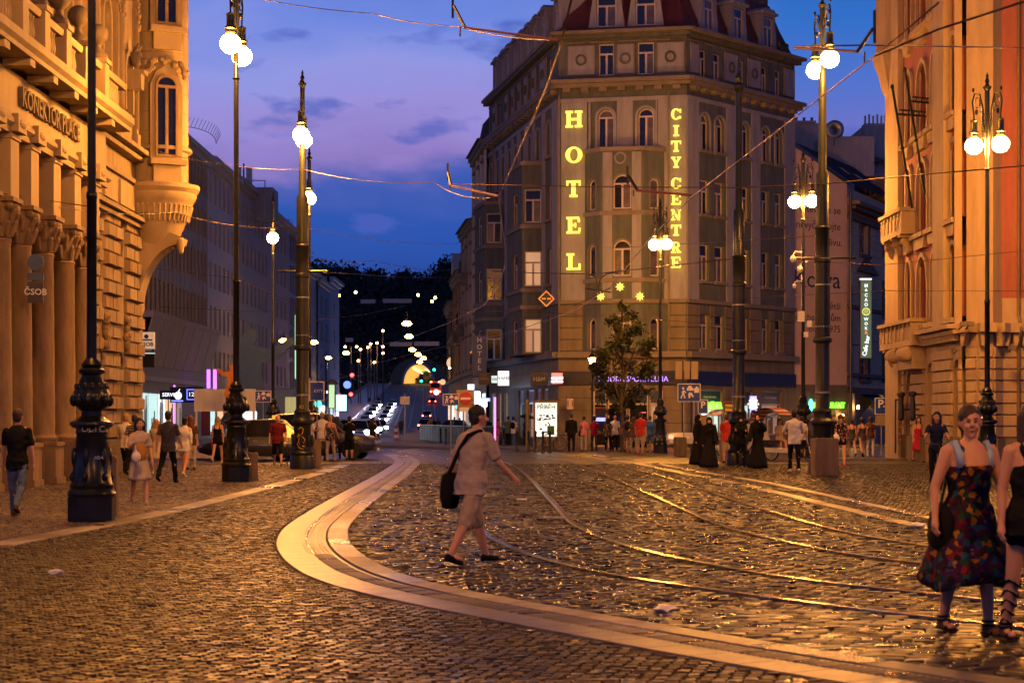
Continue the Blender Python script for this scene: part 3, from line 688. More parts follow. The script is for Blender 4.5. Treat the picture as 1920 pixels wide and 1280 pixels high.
# attic panels with rings
def attic(fr, x0, x1, z0=19.4, z1=20.95, ringed=True):
    o = MB().box(x0, x1, -.05, -.003, z0, z1).obj('attic_panel', M['hlight'], hotel, fr.M)
    f = MB()
    for a, b, c, d in ((x0, x1, z0, z0 + .05), (x0, x1, z1 - .05, z1), (x0, x0 + .05, z0 + .05, z1 - .05), (x1 - .05, x1, z0 + .05, z1 - .05)): f.box(a, b, -.085, -.05, c, d)
    f.obj('panel_border', M['htrim'], o)
    if ringed: ringm((x0 + x1) / 2, (z0 + z1) / 2, .24, .06, .06, -.06).obj('plaster_ring', M['hgreen'], o)
for a, b in ((1064, 1116), (1156, 1190), (1231, 1284)): attic(FM, xs(a), xs(b))
for a, b, r_ in ((1294, 1309, 0), (1358, 1382, 1), (1401, 1425, 1), (1469, 1488, 0)): attic(FRt, FRx(a), FRx(b), ringed=bool(r_))
for i in range(len(cols) - 1):
    a, b = cols[i] + .62, cols[i + 1] - .62
    if b - a > .5: attic(FL, a, b)
# ---- lower storey rustication: separate stone blocks proud of the wall, mid zone 5.05..7.55
def courses(fr, spans, z0, z1, h, m, nm='stone_block', d=.05, g=.03, parent=hotel, maxw=99, M_=None, grp=None):
    for a, b in spans:
        k = 0; z = z0
        while z + h <= z1 + .01:
            w = (b - a); n = max(1, round(w / maxw))
            for i in range(n): 
                mb = MB(); x0_, x1_ = a + i * w / n + g / 2, a + (i + 1) * w / n - g / 2; dd = d * random.uniform(.8, 1.15)
                mb.add([(x0_, -.003, z + g / 2), (x1_, -.003, z + g / 2), (x1_, -.003, z + h - g / 2), (x0_, -.003, z + h - g / 2), (x0_ + .02, -dd, z + g / 2 + .02), (x1_ - .02, -dd, z + g / 2 + .02), (x1_ - .02, -dd, z + h - g / 2 - .02), (x0_ + .02, -dd, z + h - g / 2 - .02)],
                       [(4, 5, 6, 7), (0, 1, 5, 4), (1, 2, 6, 5), (2, 3, 7, 6), (3, 0, 4, 7)])
                mb.obj(nm, M[m], parent, M_ if M_ is not None else fr.M)
            z += h; k += 1
gaps = []; last = 0
ed = sorted([(o[0], o[1]) for o in sr if abs(o[2] - 5.2) < .01])
for a, b in ed + [(LR, LR)]:
    if a - last > .25: gaps.append((last, a - .02))
    last = b + .02
courses(FRt, gaps, 5.1, 7.5, .6, 'hbase', maxw=1.3)
courses(FM, [(0, xs(1093)), (xs(1251), FM.L)], 5.1, 7.5, .6, 'hbase', maxw=1.3)
# ---- ground floor
def shop(fr, L, name_, doors, parent=hotel):
    o_ = [d[:4] + (0,) for d in doors]; wall(fr, L, 0, ZB, o_, M['hbase'], parent, 'ground_floor_wall', depth=.35)
boxes('sign_band', mat('navy_fascia', (.012, .012, .03), .35), FRt, [(0, LR, -.10, -.003, 3.35, 4.05)])
boxes('sign_band', MATS['navy_fascia'], FM, [(0, FM.L, -.10, -.003, 3.35, 4.05)])
boxes('sign_band', 'black', FL, [(bays[1][0] - 4, LL, -.10, -.003, 3.35, 4.05)])
fx = FRt.x
dR = [(fx(1312), fx(1356), .7, 3.1), (fx(1394), fx(1412), .7, 3.1), (fx(1428), fx(1467), .7, 3.1)]
shop(FRt, LR, 'x', dR)
dM = [(xs(1112), xs(1137), .15, 3.1), (xs(1139), xs(1176), .0, 3.1), (xs(1178), xs(1215), .0, 3.1), (xs(1217), xs(1243), .5, 3.1)]
shop(FM, FM.L, 'x', dM)
dL = [(3.2, 4.4, .1, 3.2), (5.4, 6.6, .1, 3.2), (10.0, 11.6, .5, 3.2), (12.6, 14.8, .5, 3.2), (15.2, 16.6, .5, 3.2), (17.0, 18.6, .5, 3.2), (.6, 2.4, .4, 3.2)]
shop(FL, LL, 'x', dL)
M['shopglow'] = glow('shop_interior_light', (.55, .9, .85), .95); M['shopwarm'] = glow('warm_shop_light', (1, .6, .3), .9); M['shopwhite'] = glow('white_shop_light', (.9, .95, 1), 1.3); M['shopdim'] = glow('dim_shop_light', (.8, .5, .35), .22)
M['bluepanel'] = mat('blue_poster_panel', (.03, .05, .13), .4); M['bordeaux'] = mat('bordeaux_panel', (.16, .015, .02), .4)
def shopwin(fr, d, inner, top=None, nm='shop_window', M_=None, frame='wframe', parent=hotel, cols_=1):
    x0, x1, z0, z1 = d; mb = MB(); t = .07; y0, y1 = .12, .2; zt = z1 - .75 if top else None
    mb.box(x0, x0 + t, y0, y1, z0, z1); mb.box(x1 - t, x1, y0, y1, z0, z1); mb.box(x0 + t, x1 - t, y0, y1, z1 - t, z1); mb.box(x0 + t, x1 - t, y0, y1, z0, z0 + t)
    for k in range(1, cols_): c = x0 + (x1 - x0) * k / cols_; mb.box(c - .03, c + .03, y0, y1, z0 + t, (zt or z1 - t))
    if zt: mb.box(x0 + t, x1 - t, y0, y1, zt - .05, zt + .05)
    o = mb.obj(nm, M[frame], parent, M_ if M_ is not None else fr.M)
    if inner not in ('glass', 'curt'):
        MB().box(x0 + t, x1 - t, .30, .33, z0 + t, (zt - .05) if zt else z1 - t).obj('lit_interior', M[inner], o)
        sh = MB()
        for k in range(5):
            a = random.uniform(x0 + .1, x1 - .35); h_ = random.uniform(.25, .9); sh.box(a, a + random.uniform(.12, .3), .22, .28, z0 + .08, z0 + .08 + h_ * (z1 - z0) * .6)
        sh.obj('window_display', M['shopdim'] if random.random() < .3 else M['creamd'], o)['kind'] = 'stuff'
    else: MB().box(x0 + t, x1 - t, .15, .165, z0 + t, (zt - .05) if zt else z1 - t).obj('pane', M[inner], o)
    if zt: MB().box(x0 + t, x1 - t, .13, .17, zt + .05, z1 - t).obj('fascia_panel', M[top], o)
    return o
M['postgreen'] = mat('post_green', (.02, .09, .05), .4); shopwin(FRt, dR[0], 'shopglow', 'postgreen'); shopwin(FRt, dR[1], 'shopglow', 'bluepanel'); shopwin(FRt, dR[2], 'shopdim', 'bluepanel')
M['postblue'] = M['bluepanel']
shopwin(FM, dM[0], 'glass', 'bluepanel'); shopwin(FM, dM[1], 'glass', 'bluepanel', cols_=1, nm='entrance_door'); shopwin(FM, dM[2], 'glass', 'bluepanel', cols_=1, nm='entrance_door'); shopwin(FM, dM[3], 'shopdim', 'bluepanel')
MB().box(dM[0][0] + .08, dM[0][1] - .05, .05, .11, 1.1, 2.2).obj('bordeaux_panel', M['bordeaux'], hotel, FM.M)
for d, i_, t_ in zip(dL, ('shopwarm', 'shopwarm', 'shopglow', 'shopdim', 'shopglow', 'shopdim', 'shopglow'), (None, None, 'grey', 'grey', 'grey', 'grey', None)): shopwin(FL, d, i_, t_, frame='steel')
courses(FRt, [(0, dR[0][0] - .05), (dR[0][1] + .05, dR[1][0] - .05), (dR[1][1] + .05, dR[2][0] - .05), (dR[2][1] + .05, LR)], .05, 3.3, .65, 'hbase', d=.03, g=.02)
courses(FM, [(.02, xs(1110)), (xs(1245), FM.L)], .05, 3.3, .65, 'hbase', d=.03, g=.02)
# ---- mansard roof, dormers, chimney
e = .35
def off(p, q, r_, d):   # inward offset of corner q
    a = (Vector(q) - Vector(p)).normalized(); b = (Vector(r_) - Vector(q)).normalized(); n1 = Vector((-a.y, a.x)); n2 = Vector((-b.y, b.x)); bis = (n1 + n2).normalized(); return Vector(q) + bis * (d / max(.3, bis.dot(n1)))
far1 = (A_[0] + 9, A_[1] + 6); far2 = (D_[0] - 4, D_[1] + 13)
ringp = [far1, A_, B_, C_, D_, far2]
def ringoff(d): return [off(ringp[i - 1], ringp[i], ringp[(i + 1) % 6], d) for i in range(6)]
mb = MB(); rr_ = [(ringoff(-.35), 21.63), (ringoff(.15), 21.9), (ringoff(.75), 23.2), (ringoff(1.25), 24.6), (ringoff(4.5), 26.0)]
mb.loft([[(p.x, p.y, z) for p in ps] for ps, z in rr_]); mb.obj('mansard_roof', M['roofr'], hotel, recalc=True)
MB().prismz([(p.x, p.y) for p in ringoff(.25)], 0, 21.6)  # (volume is closed by the walls; back walls follow)
for a, b in ((D_, far2), (far2, far1), (far1, A_)): f = Fr(a, b); wall(f, f.L, 0, 21.63, [], M['hbase'], hotel, 'rear_wall')
# roof seams (standing tin seams)
for fr in (FM, FRt, FL):
    n = int(fr.L / .65)
    sm = MB()
    for i in range(1, n): x = i * fr.L / n; sm.tube([(x, .17, 21.95), (x, .74, 23.2), (x, 1.22, 24.55)], .02, 4)
    sm.obj('roof_seams', M['roofr'], hotel, fr.M)['kind'] = 'stuff'
def dormer(fr, x, w, z0=21.75, h=1.9, dp=1.6, y=0.05):
    M2 = fr.M @ Matrix.Translation((x, y, z0)); o = MB()
    o.box(-w / 2, -w / 2 + .22, 0, dp, 0, h); o.box(w / 2 - .22, w / 2, 0, dp, 0, h); o.box(-w / 2 + .22, w / 2 - .22, 0, dp, h - .15, h); o.box(-w / 2 + .22, w / 2 - .22, 0, dp, 0, .1)
    o.box(-w / 2 - .12, w / 2 + .12, -.14, dp, h, h + .14); o.prism([(-w / 2 - .02, h + .14), (w / 2 + .02, h + .14), (w / 2 - .2, h + .32), (-w / 2 + .2, h + .32)], -.05, dp)
    for s in (-1, 1): o.prism([(s * (w / 2), 0), (s * (w / 2 + .22), 0), (s * (w / 2), h * .8)], .02, .2)
    d = o.obj('dormer', M['hlight'], hotel, M2, recalc=True); w2 = window(d, None, -w / 2 + .24, w / 2 - .24, .12, h - .17, style='T', panes=GL, depth=.08, M_=Matrix()); return d
for px in (1137, 1210): dormer(FM, xs(px), 1.5)
for px in (1332, 1387, 1443): dormer(FRt, FRx(px), 1.35)
for c in cols[:-1]: dormer(FL, c + .9, 1.3)
dormer(FL, LL - .9, 1.2)
ch = MB().box(-.6, .6, -.6, .6, 21, 27.5).obj('chimney', M['stoned'], hotel, T(wp(1428, 0, 106).x, 108.5))
pl = MB()
for i in range(14): 
    a = random.uniform(0, .9); pl.ell((FRx(1450) + a, -.35, 21.8 + random.uniform(0, .35)), (.12, .10, .14), 6, 4)
tag(pl.obj('balcony_plants', M['leaf'], None, FRt.M), 'small potted plants on the top cornice at the right end of the red roof', 'plants', kind='stuff')
# downpipes
for fr, x in ((FL, 2.35), (FM, .06), (FM, xs(1249) + .15)): MB().tube([(x, -.16, 4.9), (x, -.16, 18.4)], .05, 6).obj('downpipe', M['htrim'], hotel, fr.M)
# ---- slab-serif letters
def slab(ch, h, w, d=.10, t=None):
    """slab serif capital, height h, width w: one mesh"""
    t = t or h * .20; s = h * .13; mb = MB()
    def bx(x0, x1, z0, z1): mb.box(x0, x1, -d, 0, z0, z1)
    def serif(x0, x1, z): bx(x0, x1, z, z + s)
    def ringp_(cx, cz, rx, rz, a0, a1, tx, n=20):
        P = []; Q = []
        for i in range(n + 1):
            a = R(a0 + (a1 - a0) * i / n); tt = tx * (.55 + .45 * abs(math.cos(a))); P.append((cx + rx * math.cos(a), cz + rz * math.sin(a))); Q.append((cx + (rx - tt) * math.cos(a), cz + (rz - tt * .7) * math.sin(a)))
        for i in range(n): mb.prism([P[i], P[i + 1], Q[i + 1], Q[i]], -d, 0)
    v = w * .62
    if ch == 'H':
        for x in (0, w - t * 1.15): bx(x + .12 * w * 0 + (w * .07 if x == 0 else -w * .07), x + t * 1.15 + (w * .07 if x == 0 else -w * .07), s, h - s)
        bx(w * .07 + t * 1.15, w - w * .07 - t * 1.15, h * .43, h * .43 + s)
        for a, b in ((0, w * .44), (w * .56, w)): serif(a, b, 0); serif(a, b, h - s)
    elif ch == 'O': ringp_(w / 2, h / 2, w / 2, h / 2 * 1.03, 0, 360, t * 1.35, 28)
    elif ch == 'C': ringp_(w / 2, h / 2, w / 2, h / 2 * 1.03, 42, 318, t * 1.3); bx(w * .86, w, h * .62, h * .95); bx(w * .80, w, h * .08, h * .3)
    elif ch == 'T': bx(w / 2 - t * .6, w / 2 + t * .6, s, h - s); serif(w * .22, w * .78, 0); serif(0, w, h - s); bx(0, t * .5, h * .68, h - s); bx(w - t * .5, w, h * .68, h - s)
    elif ch == 'E':
        bx(w * .12, w * .12 + t * 1.15, s, h - s); serif(0, w * .95, 0); serif(0, w * .9, h - s); bx(w * .12 + t * 1.15, w * .68, h * .44, h * .44 + s); bx(w - t * .6, w, s, h * .33); bx(w * .95 - t * .6, w * .95, h * .68, h - s); bx(w * .6, w * .68, h * .36, h * .64)
    elif ch == 'L': bx(w * .15, w * .15 + t * 1.15, s, h - s); serif(0, w, 0); serif(0, w * .55, h - s); bx(w - t * .6, w, s, h * .38)
    elif ch == 'I': bx(w / 2 - t * .65, w / 2 + t * .65, s, h - s); serif(w * .15, w * .85, 0); serif(w * .15, w * .85, h - s)
    elif ch == 'Y':
        bx(w / 2 - t * .6, w / 2 + t * .6, s, h * .5); serif(w * .22, w * .78, 0); serif(0, w * .42, h - s); serif(w * .6, w, h - s)
        mb.prism([(w * .08, h - s), (w * .34, h - s), (w / 2 + t * .6, h * .5), (w / 2 - t * .6, h * .4)], -d, 0); mb.prism([(w * .74, h - s), (w * .92, h - s), (w / 2 + t * .6, h * .42), (w / 2, h * .5)], -d * .99, 0)
    elif ch == 'N':
        bx(w * .1, w * .1 + t * .7, s, h - s); bx(w * .9 - t * .7, w * .9, s, h - s); serif(0, w * .4, 0); serif(0, w * .3, h - s); serif(w * .66, w, h - s)
        mb.prism([(w * .1, h - s), (w * .36, h - s), (w * .9, 0), (w * .66, 0)], -d * .99, -.002)
    elif ch == 'R':
        bx(w * .12, w * .12 + t * 1.1, s, h - s); serif(0, w * .5, 0); serif(0, w * .5, h - s); ringp_(w * .5, h * .73, w * .38, h * .27, -90, 90, t * 1.1, 12); bx(w * .3, w * .5, h * .46, h * .46 + s * .9)
        mb.prism([(w * .42, h * .47), (w * .66, h * .47), (w * .9, s), (w * .62, s)], -d * .99, -.002); serif(w * .6, w, 0)
    return mb
M['neon'] = glow('yellow_letter_light', (1, .72, .06), 1.35)
hs = thing('hotel_sign', 'yellow lit letters HOTEL running down the front left pilaster', 'sign')
for ch_, py in zip('HOTEL', (241, 307, 371, 439, 507)):
    x = xs(1062); z = FM.z(x, py); w_ = xs(1094) - xs(1062); slab(ch_, .86 if ch_ != 'O' else .82, w_ * (.82 if ch_ in 'TEL' else .98), .14).obj('letter', M['neon'], hs, FM.M @ Matrix.Translation((x + (.05 if ch_ in 'TEL' else 0), -.18, z)), recalc=True)
cs_ = thing('city_centre_sign', 'yellow lit letters CITY CENTRE running down the right pilaster', 'sign')
for ch_, py in zip('CITYCENTRE', (226, 257, 286, 316, 355, 385, 414, 443, 475, 503)):
    x = xs(1259.5); z = FM.z(x, py); slab(ch_, .56, xs(1278) - x if ch_ not in 'I' else .42, .12).obj('letter', M['neon'], cs_, FM.M @ Matrix.Translation((x + (.05 if ch_ == 'I' else 0), -.18, z)), recalc=True)
def star(fr, px, py, r, y):
    mb = MB(); x, z = fr.p(px, py); P = []
    for i in range(16): a = 2 * math.pi * i / 16; q = r if i % 2 == 0 else r * .55; P.append((q * math.sin(a), q * math.cos(a)))
    mb.prism(P[::-1], -.05, .03); return mb, fr.M @ Matrix.Translation((x, y, z))
for (px, py), w_ in zip(((1132, 558), (1168, 540), (1205, 558)), ('left', 'top middle', 'right')):
    mb, m_ = star(FM, px, py, .24, -.98); s_ = mb.obj('lit_star', M['neon'], None, m_, recalc=True); tag(s_, {'left': 'yellow lit star over the tree, the one on the side of the letters HOTEL', 'top middle': 'highest yellow lit star, centred above the tree', 'right': 'yellow lit star over the tree, the one nearest the letters CITY CENTRE'}[w_], 'star sign', 'lit stars on the hotel bay')
# diamond sign
x, z = 0, 0
dm = thing('diamond_sign', 'black diamond sign with amber rim and four dots hanging before the grey bay', 'sign', M_=Matrix.Translation(wp(1024.5, 560, 97)))
MB().prism([(-.36, 0), (0, -.36), (.36, 0), (0, .36)], -.03, .03).obj('plate', M['black'], dm, recalc=True)
rm = MB(); q = [(-.42, 0), (0, -.42), (.42, 0), (0, .42)]; q2 = [(-.34, 0), (0, -.34), (.34, 0), (0, .34)]
for i in range(4): rm.prism([q[i], q[(i + 1) % 4], q2[(i + 1) % 4], q2[i]], -.05, .04)
M['amber'] = mat('amber_enamel', (.75, .38, .10), .4, emit=(1, .45, .1), es=.25); rm.obj('rim', M['amber'], dm, recalc=True)
dt = MB()
for xx in (-.2, -.1, .07, .17): dt.lathe([(.045, -.045), (.045, -.03)], 10, (xx + .015, 0), 'y')
dt.obj('dots', M['amber'], dm, recalc=True)
for s in (-1, 1): MB().tube([(s * .36, 0, .0), (s * .45, 1.5, .5)], .012, 4).obj('stay', M['wire'], dm)
# ================================================================ ORNATE STONE BUILDING, left (portico + round corner bay)
lb = thing('stone_palace', 'orange-lit stone building with tall columned portico, balcony and rounded corner bay', 'building')
LX = -12.4                                   # wall plane behind the columns
FP = Fr((LX, 36), (LX, 62))                  # x runs away from the camera
Lp = FP.L
def yy(px, X=LX): return X / ((px - CX) / F) # distance of an image column on a wall parallel to the view
def lx(px, X=LX): return yy(px, X) - 36
def lz(px, py, X=LX): return EYE + (HZ - py) / F * yy(px, X)
CXX = -11.55                                  # column axis
base_w = [(lx(172), lx(172) + .8, 0, 0)]
capZ = 6.5; colbase = 1.05
ys_c = [CXX / ((p - CX) / F) for p in (-42, -2, 37, 80, 120, 156)]
for y in ys_c:
    c = MB().lathe([(.34, 1.02), (.37, 1.06), (.37, 1.12), (.33, 1.16), (.30, 1.22), (.285, 3), (.26, 5.55), (.285, 5.6), (.26, 5.64)], 24).obj('column', M['stone'], lb, T(CXX, y), smooth=True, angle=40)
    MB().box(-.42, .42, -.42, .42, .0, .92).box(-.45, .45, -.45, .45, .92, 1.02).box(-.46, .46, -.46, .46, -.0, .16).obj('pedestal', M['stone'], c)
    k = MB().lathe([(.27, 5.66), (.29, 5.9), (.34, 6.2), (.42, 6.42)], 16)
    for r_, z0, n in ((.30, 5.72, 8), (.34, 5.98, 8)):
        for i in range(n):
            a = 2 * math.pi * (i + (.5 if z0 > 5.9 else 0)) / n; k.cap((r_ * math.cos(a), r_ * math.sin(a), z0), ((r_ + .09) * math.cos(a), (r_ + .09) * math.sin(a), z0 + .25), .05, .06, 6)
    for a in (45, 135, 225, 315):
        k.lathe([(.13, -.05), (.13, .05)], 10, (0, 0), 'y') if False else k.ell((.44 * math.cos(R(a)), .44 * math.sin(R(a)), 6.36), (.10, .10, .10), 8, 6)
    k.ell((.40, 0, 6.25), (.09, .13, .15), 8, 6); k.ell((0, -.40, 6.25), (.13, .09, .15), 8, 6)
    k.box(-.44, .44, -.44, .44, 6.44, 6.54); k.obj('capital', M['stone'], c)
    # pier above the capital
    MB().box(-.36, .36, -.36, .36, 6.55, 7.95).box(-.40, .40, -.40, .40, 7.85, 7.96).obj('pier', M['cream'], lb, T(CXX, y))
# lintel / entablature with profiled cornice above piers
def run(nm, m, prof, x0, x1, X=CXX, parent=lb):   # prof polygon in (out, z) extruded along the wall, out = towards street
    mb = MB(); n = len(prof); vs = [(X + o, y, z) for y in (x0, x1) for o, z in prof]
    mb.add(vs, [tuple(range(n)), tuple(range(2 * n - 1, n - 1, -1))] + [(i, n + i, n + (i + 1) % n, (i + 1) % n) for i in range(n)]); return mb.obj(nm, M[m], parent, recalc=True)
yE = 53.2
run('architrave', 'cream', [(-.4, 7.96), (.36, 7.96), (.36, 8.1), (.46, 8.18), (.46, 8.26), (.40, 8.34), (.40, 8.42), (-.4, 8.42)], 30, yE)
for y in ys_c: MB().box(-.0, .54, -.38, .38, 8.0, 8.4).ell((.5, 0, 8.2), (.1, .32, .12), 8, 6).obj('cornice_return', M['cream'], lb, T(CXX, y))
run('frieze', 'cream', [(-.4, 8.42), (.30, 8.42), (.30, 9.4), (-.4, 9.4)], 30, yE)
run('balcony_slab', 'cream', [(-.4, 9.55), (.95, 9.55), (.95, 9.66), (1.05, 9.74), (1.05, 9.92), (-.4, 9.92)], 30, yE + .2)
for i in range(9):
    y = 34 + i * 2.15; MB().box(.30, .92, -.22, .22, 9.38, 9.55).obj('console', M['cream'], lb, T(CXX, y))
# balustrade: posts with stone balls, urn balusters
BX = CXX + .72
posts = [BX / ((p - CX) / F) for p in (-40, 28, 70, 111, 147, 184)]
balm = MB().lathe([(.05, 0), (.06, .05), (.035, .12), (.075, .32), (.05, .5), (.035, .6), (.06, .68), (.06, .72)], 8).mesh('baluster', M['cream'], smooth=True)
for y in posts:
    p = MB().box(-.24, .24, -.24, .24, 9.92, 10.85).box(-.29, .29, -.29, .29, 10.85, 10.97).obj('balustrade_post', M['cream'], lb, T(BX, y))
    MB().lathe([(.24, 10.97), (.26, 11.05), (.22, 11.12), (.10, 11.22), (.08, 11.34), (.14, 11.4)], 14).obj('urn_foot', M['stoned'], p, smooth=True, angle=50)
    MB().ell((0, 0, 11.63), (.27, .27, .27), 18, 12).obj('stone_ball', M['stoned'], p, smooth=True)
run('rail', 'cream', [(-.14, 10.66), (.14, 10.66), (.17, 10.74), (.17, 10.82), (-.17, 10.82), (-.17, 10.74)], 30, yE, BX)
run('rail', 'cream', [(-.14, 9.92), (.14, 9.92), (.14, 9.96), (-.14, 9.96)], 30, yE, BX)
for a, b in zip([30] + posts, posts + [yE]):
    n = int((b - a - .7) / .21)
    for i in range(max(n, 0)):
        if a > 38: put('baluster', balm, lb, T(BX, a + .42 + i * .21, 9.95))
# wall behind columns: windows between
wo_ = []
for a, b in zip(ys_c, ys_c[1:]): wo_.append(((a + b) / 2 - 36 - .5, (a + b) / 2 - 36 + .5, 1.0, 3.1, 0)); wo_.append(((a + b) / 2 - 36 - .5, (a + b) / 2 - 36 + .5, 3.7, 6.6, 1))
wo_ = [o for o in wo_ if o[0] > .2]
wall(FP, Lp - 9, 0, 8.5, wo_, M['stone'], lb, 'portico_wall')
for o in wo_: window(lb, FP, *o[:4], arch=o[4], fm='wdark', panes=['glass', 'litdim'] if o[2] < 2 else 'glass')
# frieze letters
x_ = CXX + .31
txt = thing('building_name_sign', 'dark raised letters KONEKTOR PLACE on the orange frieze over the columns', 'sign')
t_ = text('lettering', 'KONEKTOR PLACE', .62, M['stoned'], txt, Matrix.Translation((x_ + .03, (-(CXX + .31) * F / (CX - 36) + -(CXX + .31) * F / (CX - 142)) / 2, 8.9)) @ Matrix.Rotation(R(90), 4, 'Z'), ext=.07, bold=.012)
bpy.context.view_layer.update(); tw = t_.dimensions.x or 5
span = -(x_) * F / (CX - 143) - -(x_) * F / (CX - 35)
t_.matrix_basis = t_.matrix_basis @ Matrix.Diagonal((span / tw * (t_.matrix_basis.to_scale().x or 1), 1, 1, 1))
# upper storeys, set back a little: fluted pilasters and tall arched windows
UX = CXX - .15; FU = Fr((UX, 36), (UX, 62))
def ux(px): return UX / ((px - CX) / F) - 36
up = []
for a, b, arch in ((24, 44, 1), (58, 78, 0), (112, 129, 1), (190, 203, 1), (232, 244, 1)):
    up.append((ux(a), ux(b), 10.9, 13.6 if a != 232 else 12.6, arch))
up2 = [(ux(a), ux(b), 14.6, 17.4, 1) for a, b in ((24, 44), (112, 129), (190, 203), (232, 244))]
wall(FU, ux(255), 9.92, 19.5, up + up2, M['creamd'], lb, 'upper_wall', depth=.3)
for o in up + up2:
    window(lb, FU, *o[:4], arch=o[4], fm='wdark', panes='glass', depth=.24)
    if o[4]: archivolt(FU, *o[:4], 'creamd', parent=lb, t=.16, d=.10)
for a in (-6, 10, 52, 86, 98, 140, 158, 176, 212, 222, 250):
    mb = MB(); x = ux(a); mb.box(x - .15, x + .15, -.14, -.003, 9.93, 18.8)
    for k in (-.09, 0, .09): mb.box(x + k - .022, x + k + .022, -.165, -.14, 10.5, 18.4)
    mb.box(x - .2, x + .2, -.19, -.004, 9.93, 10.35); mb.obj('pilaster', M['creamd'], lb, FU.M)
    o = MB()
    for i in range(9): o.ell((x + random.uniform(-.12, .12), -.17, 13.6 + i * .11), (.09, .07, .08), 6, 4)
    o.obj('plaster_garland', M['creamd'], lb, FU.M)
br = thing('wall_mask', 'dark bronze mascaron bracket on the wall by the round bay', 'sculpture', M_=FU.M @ Matrix.Translation((ux(240), -.25, 12.55)))
MB().ell((0, 0, 0), (.16, .2, .28), 8, 8).ell((0, -.2, -.08), (.09, .14, .09), 6, 6).cap((-.1, 0, .2), (-.16, -.1, .42), .07, .03, 6).cap((.1, 0, .2), (.14, -.12, .38), .06, .03, 6).obj('mask', M['stoned'], br, smooth=True)
MB().prismz([(-.35, .25), (-.3, -.3), (.3, -.3), (.35, .25)], -.5, -.38).prism([(-.2, -.95), (.2, -.95), (.3, -.5), (-.3, -.5)], -.2, .25).obj('console', M['creamd'], br, recalc=True)
# rusticated wall right of the portico
FRs = Fr((LX + .55, 36), (LX + .55, 62)); SX = LX + .55
def sx(px): return SX / ((px - CX) / F) - 36
rs = [(sx(184), sx(190), 5.5, 7.5, 0), (sx(222), sx(230), 5.5, 7.5, 0), (sx(184), sx(191), .9, 3.6, 1), (sx(222), sx(231), .9, 3.6, 1)]
wall(FRs, sx(262), 0, 9.92, rs, M['creamd'], lb, 'rusticated_wall', x0=16.9, depth=.3)
for o in rs: window(lb, FRs, *o[:4], arch=o[4], fm='wdark', panes='glass', style='one', depth=.22)
for (a, b) in ((163, 183), (191, 221), (231, 261)):
    z = 1.0; k = 0
    while z < 7.4:
        h = .42; x0, x1 = sx(a) + .03, sx(b) - .03; ins = .0 if k % 2 else .12; n = 2 if (x1 - x0) > 1.2 else 1
        dd = .20 if k % 2 == 0 else .10
        for i in range(n):
            p0, p1 = x0 + (x1 - x0) * i / n + .02, x0 + (x1 - x0) * (i + 1) / n - .02
            mb = MB(); mb.add([(p0, -.003, z + .02), (p1, -.003, z + .02), (p1, -.003, z + h - .02), (p0, -.003, z + h - .02), (p0 + .04, -dd, z + .05), (p1 - .04, -dd, z + .05), (p1 - .04, -dd, z + h - .05), (p0 + .04, -dd, z + h - .05)], [(4, 5, 6, 7), (0, 1, 5, 4), (1, 2, 6, 5), (2, 3, 7, 6), (3, 0, 4, 7)])
            mb.obj('stone_block', M['creamd' if k % 3 else 'stone'], lb, FRs.M)
        z += h; k += 1
MB().box(16.9, sx(262), -.28, -.003, 0, .98).obj('plinth', M['stoned'], lb, FRs.M)
for z, d in ((7.55, .22), (7.72, .35), (8.9, .12), (9.6, .3), (9.78, .5)): MB().box(16.9, sx(262), -d, -.003, z, z + .13).obj('string_course', M['creamd'], lb, FRs.M)
for a, b in ((165, 186), (192, 216), (222, 248)): MB().box(sx(a), sx(b), -.08, -.004, 8.05, 8.8).obj('panel', M['cream'], lb, FRs.M)
for px in (186, 226):
    o = MB()
    for i in range(16): o.ell((sx(px) + random.uniform(-.25, .25), -.2, 3.7 + random.uniform(0, .9)), (.10, .10, .12), 6, 5)
    o.obj('carved_head_ornament', M['stone'], lb, FRs.M)
# round corner bay (tower shaft) and its corbel
bc = Vector((-11.35, 61.2)); 
def arcr(r, z, a0=-110, a1=70, n=16, c=bc): return [(c.x + r * math.cos(R(a0 + (a1 - a0) * i / n)), c.y + r * math.sin(R(a0 + (a1 - a0) * i / n)), z) for i in range(n + 1)]
def ringwall(nm, m, prof, a0=-118, a1=80, n=22, parent=lb, c=bc):
    mb = MB(); vs = []; k = len(prof)
    for r, z in prof: vs += arcr(r, z, a0, a1, n, c)
    fs = []
    for i in range(k - 1):
        for j in range(n): fs.append((i * (n + 1) + j, i * (n + 1) + j + 1, (i + 1) * (n + 1) + j + 1, (i + 1) * (n + 1) + j))
    mb.add(vs, fs); return mb.obj(nm, M[m], parent, smooth=True, angle=35)
BR = 1.02
ringwall('bay_corbel', 'cream', [(.55, 7.0), (.75, 7.35), (.95, 7.8), (1.0, 8.0), (1.10, 8.05), (1.12, 8.35), (1.2, 8.45), (1.28, 8.6), (1.28, 8.72), (1.38, 8.85), (1.38, 8.98), (BR + .05, 9.05)])
fl = MB()
for i in range(20):
    a = R(-110 + i * 9); fl.cap((bc.x + 1.02 * math.cos(a), bc.y + 1.02 * math.sin(a), 7.85), (bc.x + 1.13 * math.cos(a), bc.y + 1.13 * math.sin(a), 8.3), .045, .05, 6)
fl.obj('fluting', M['cream'], lb)['kind'] = 'stuff'
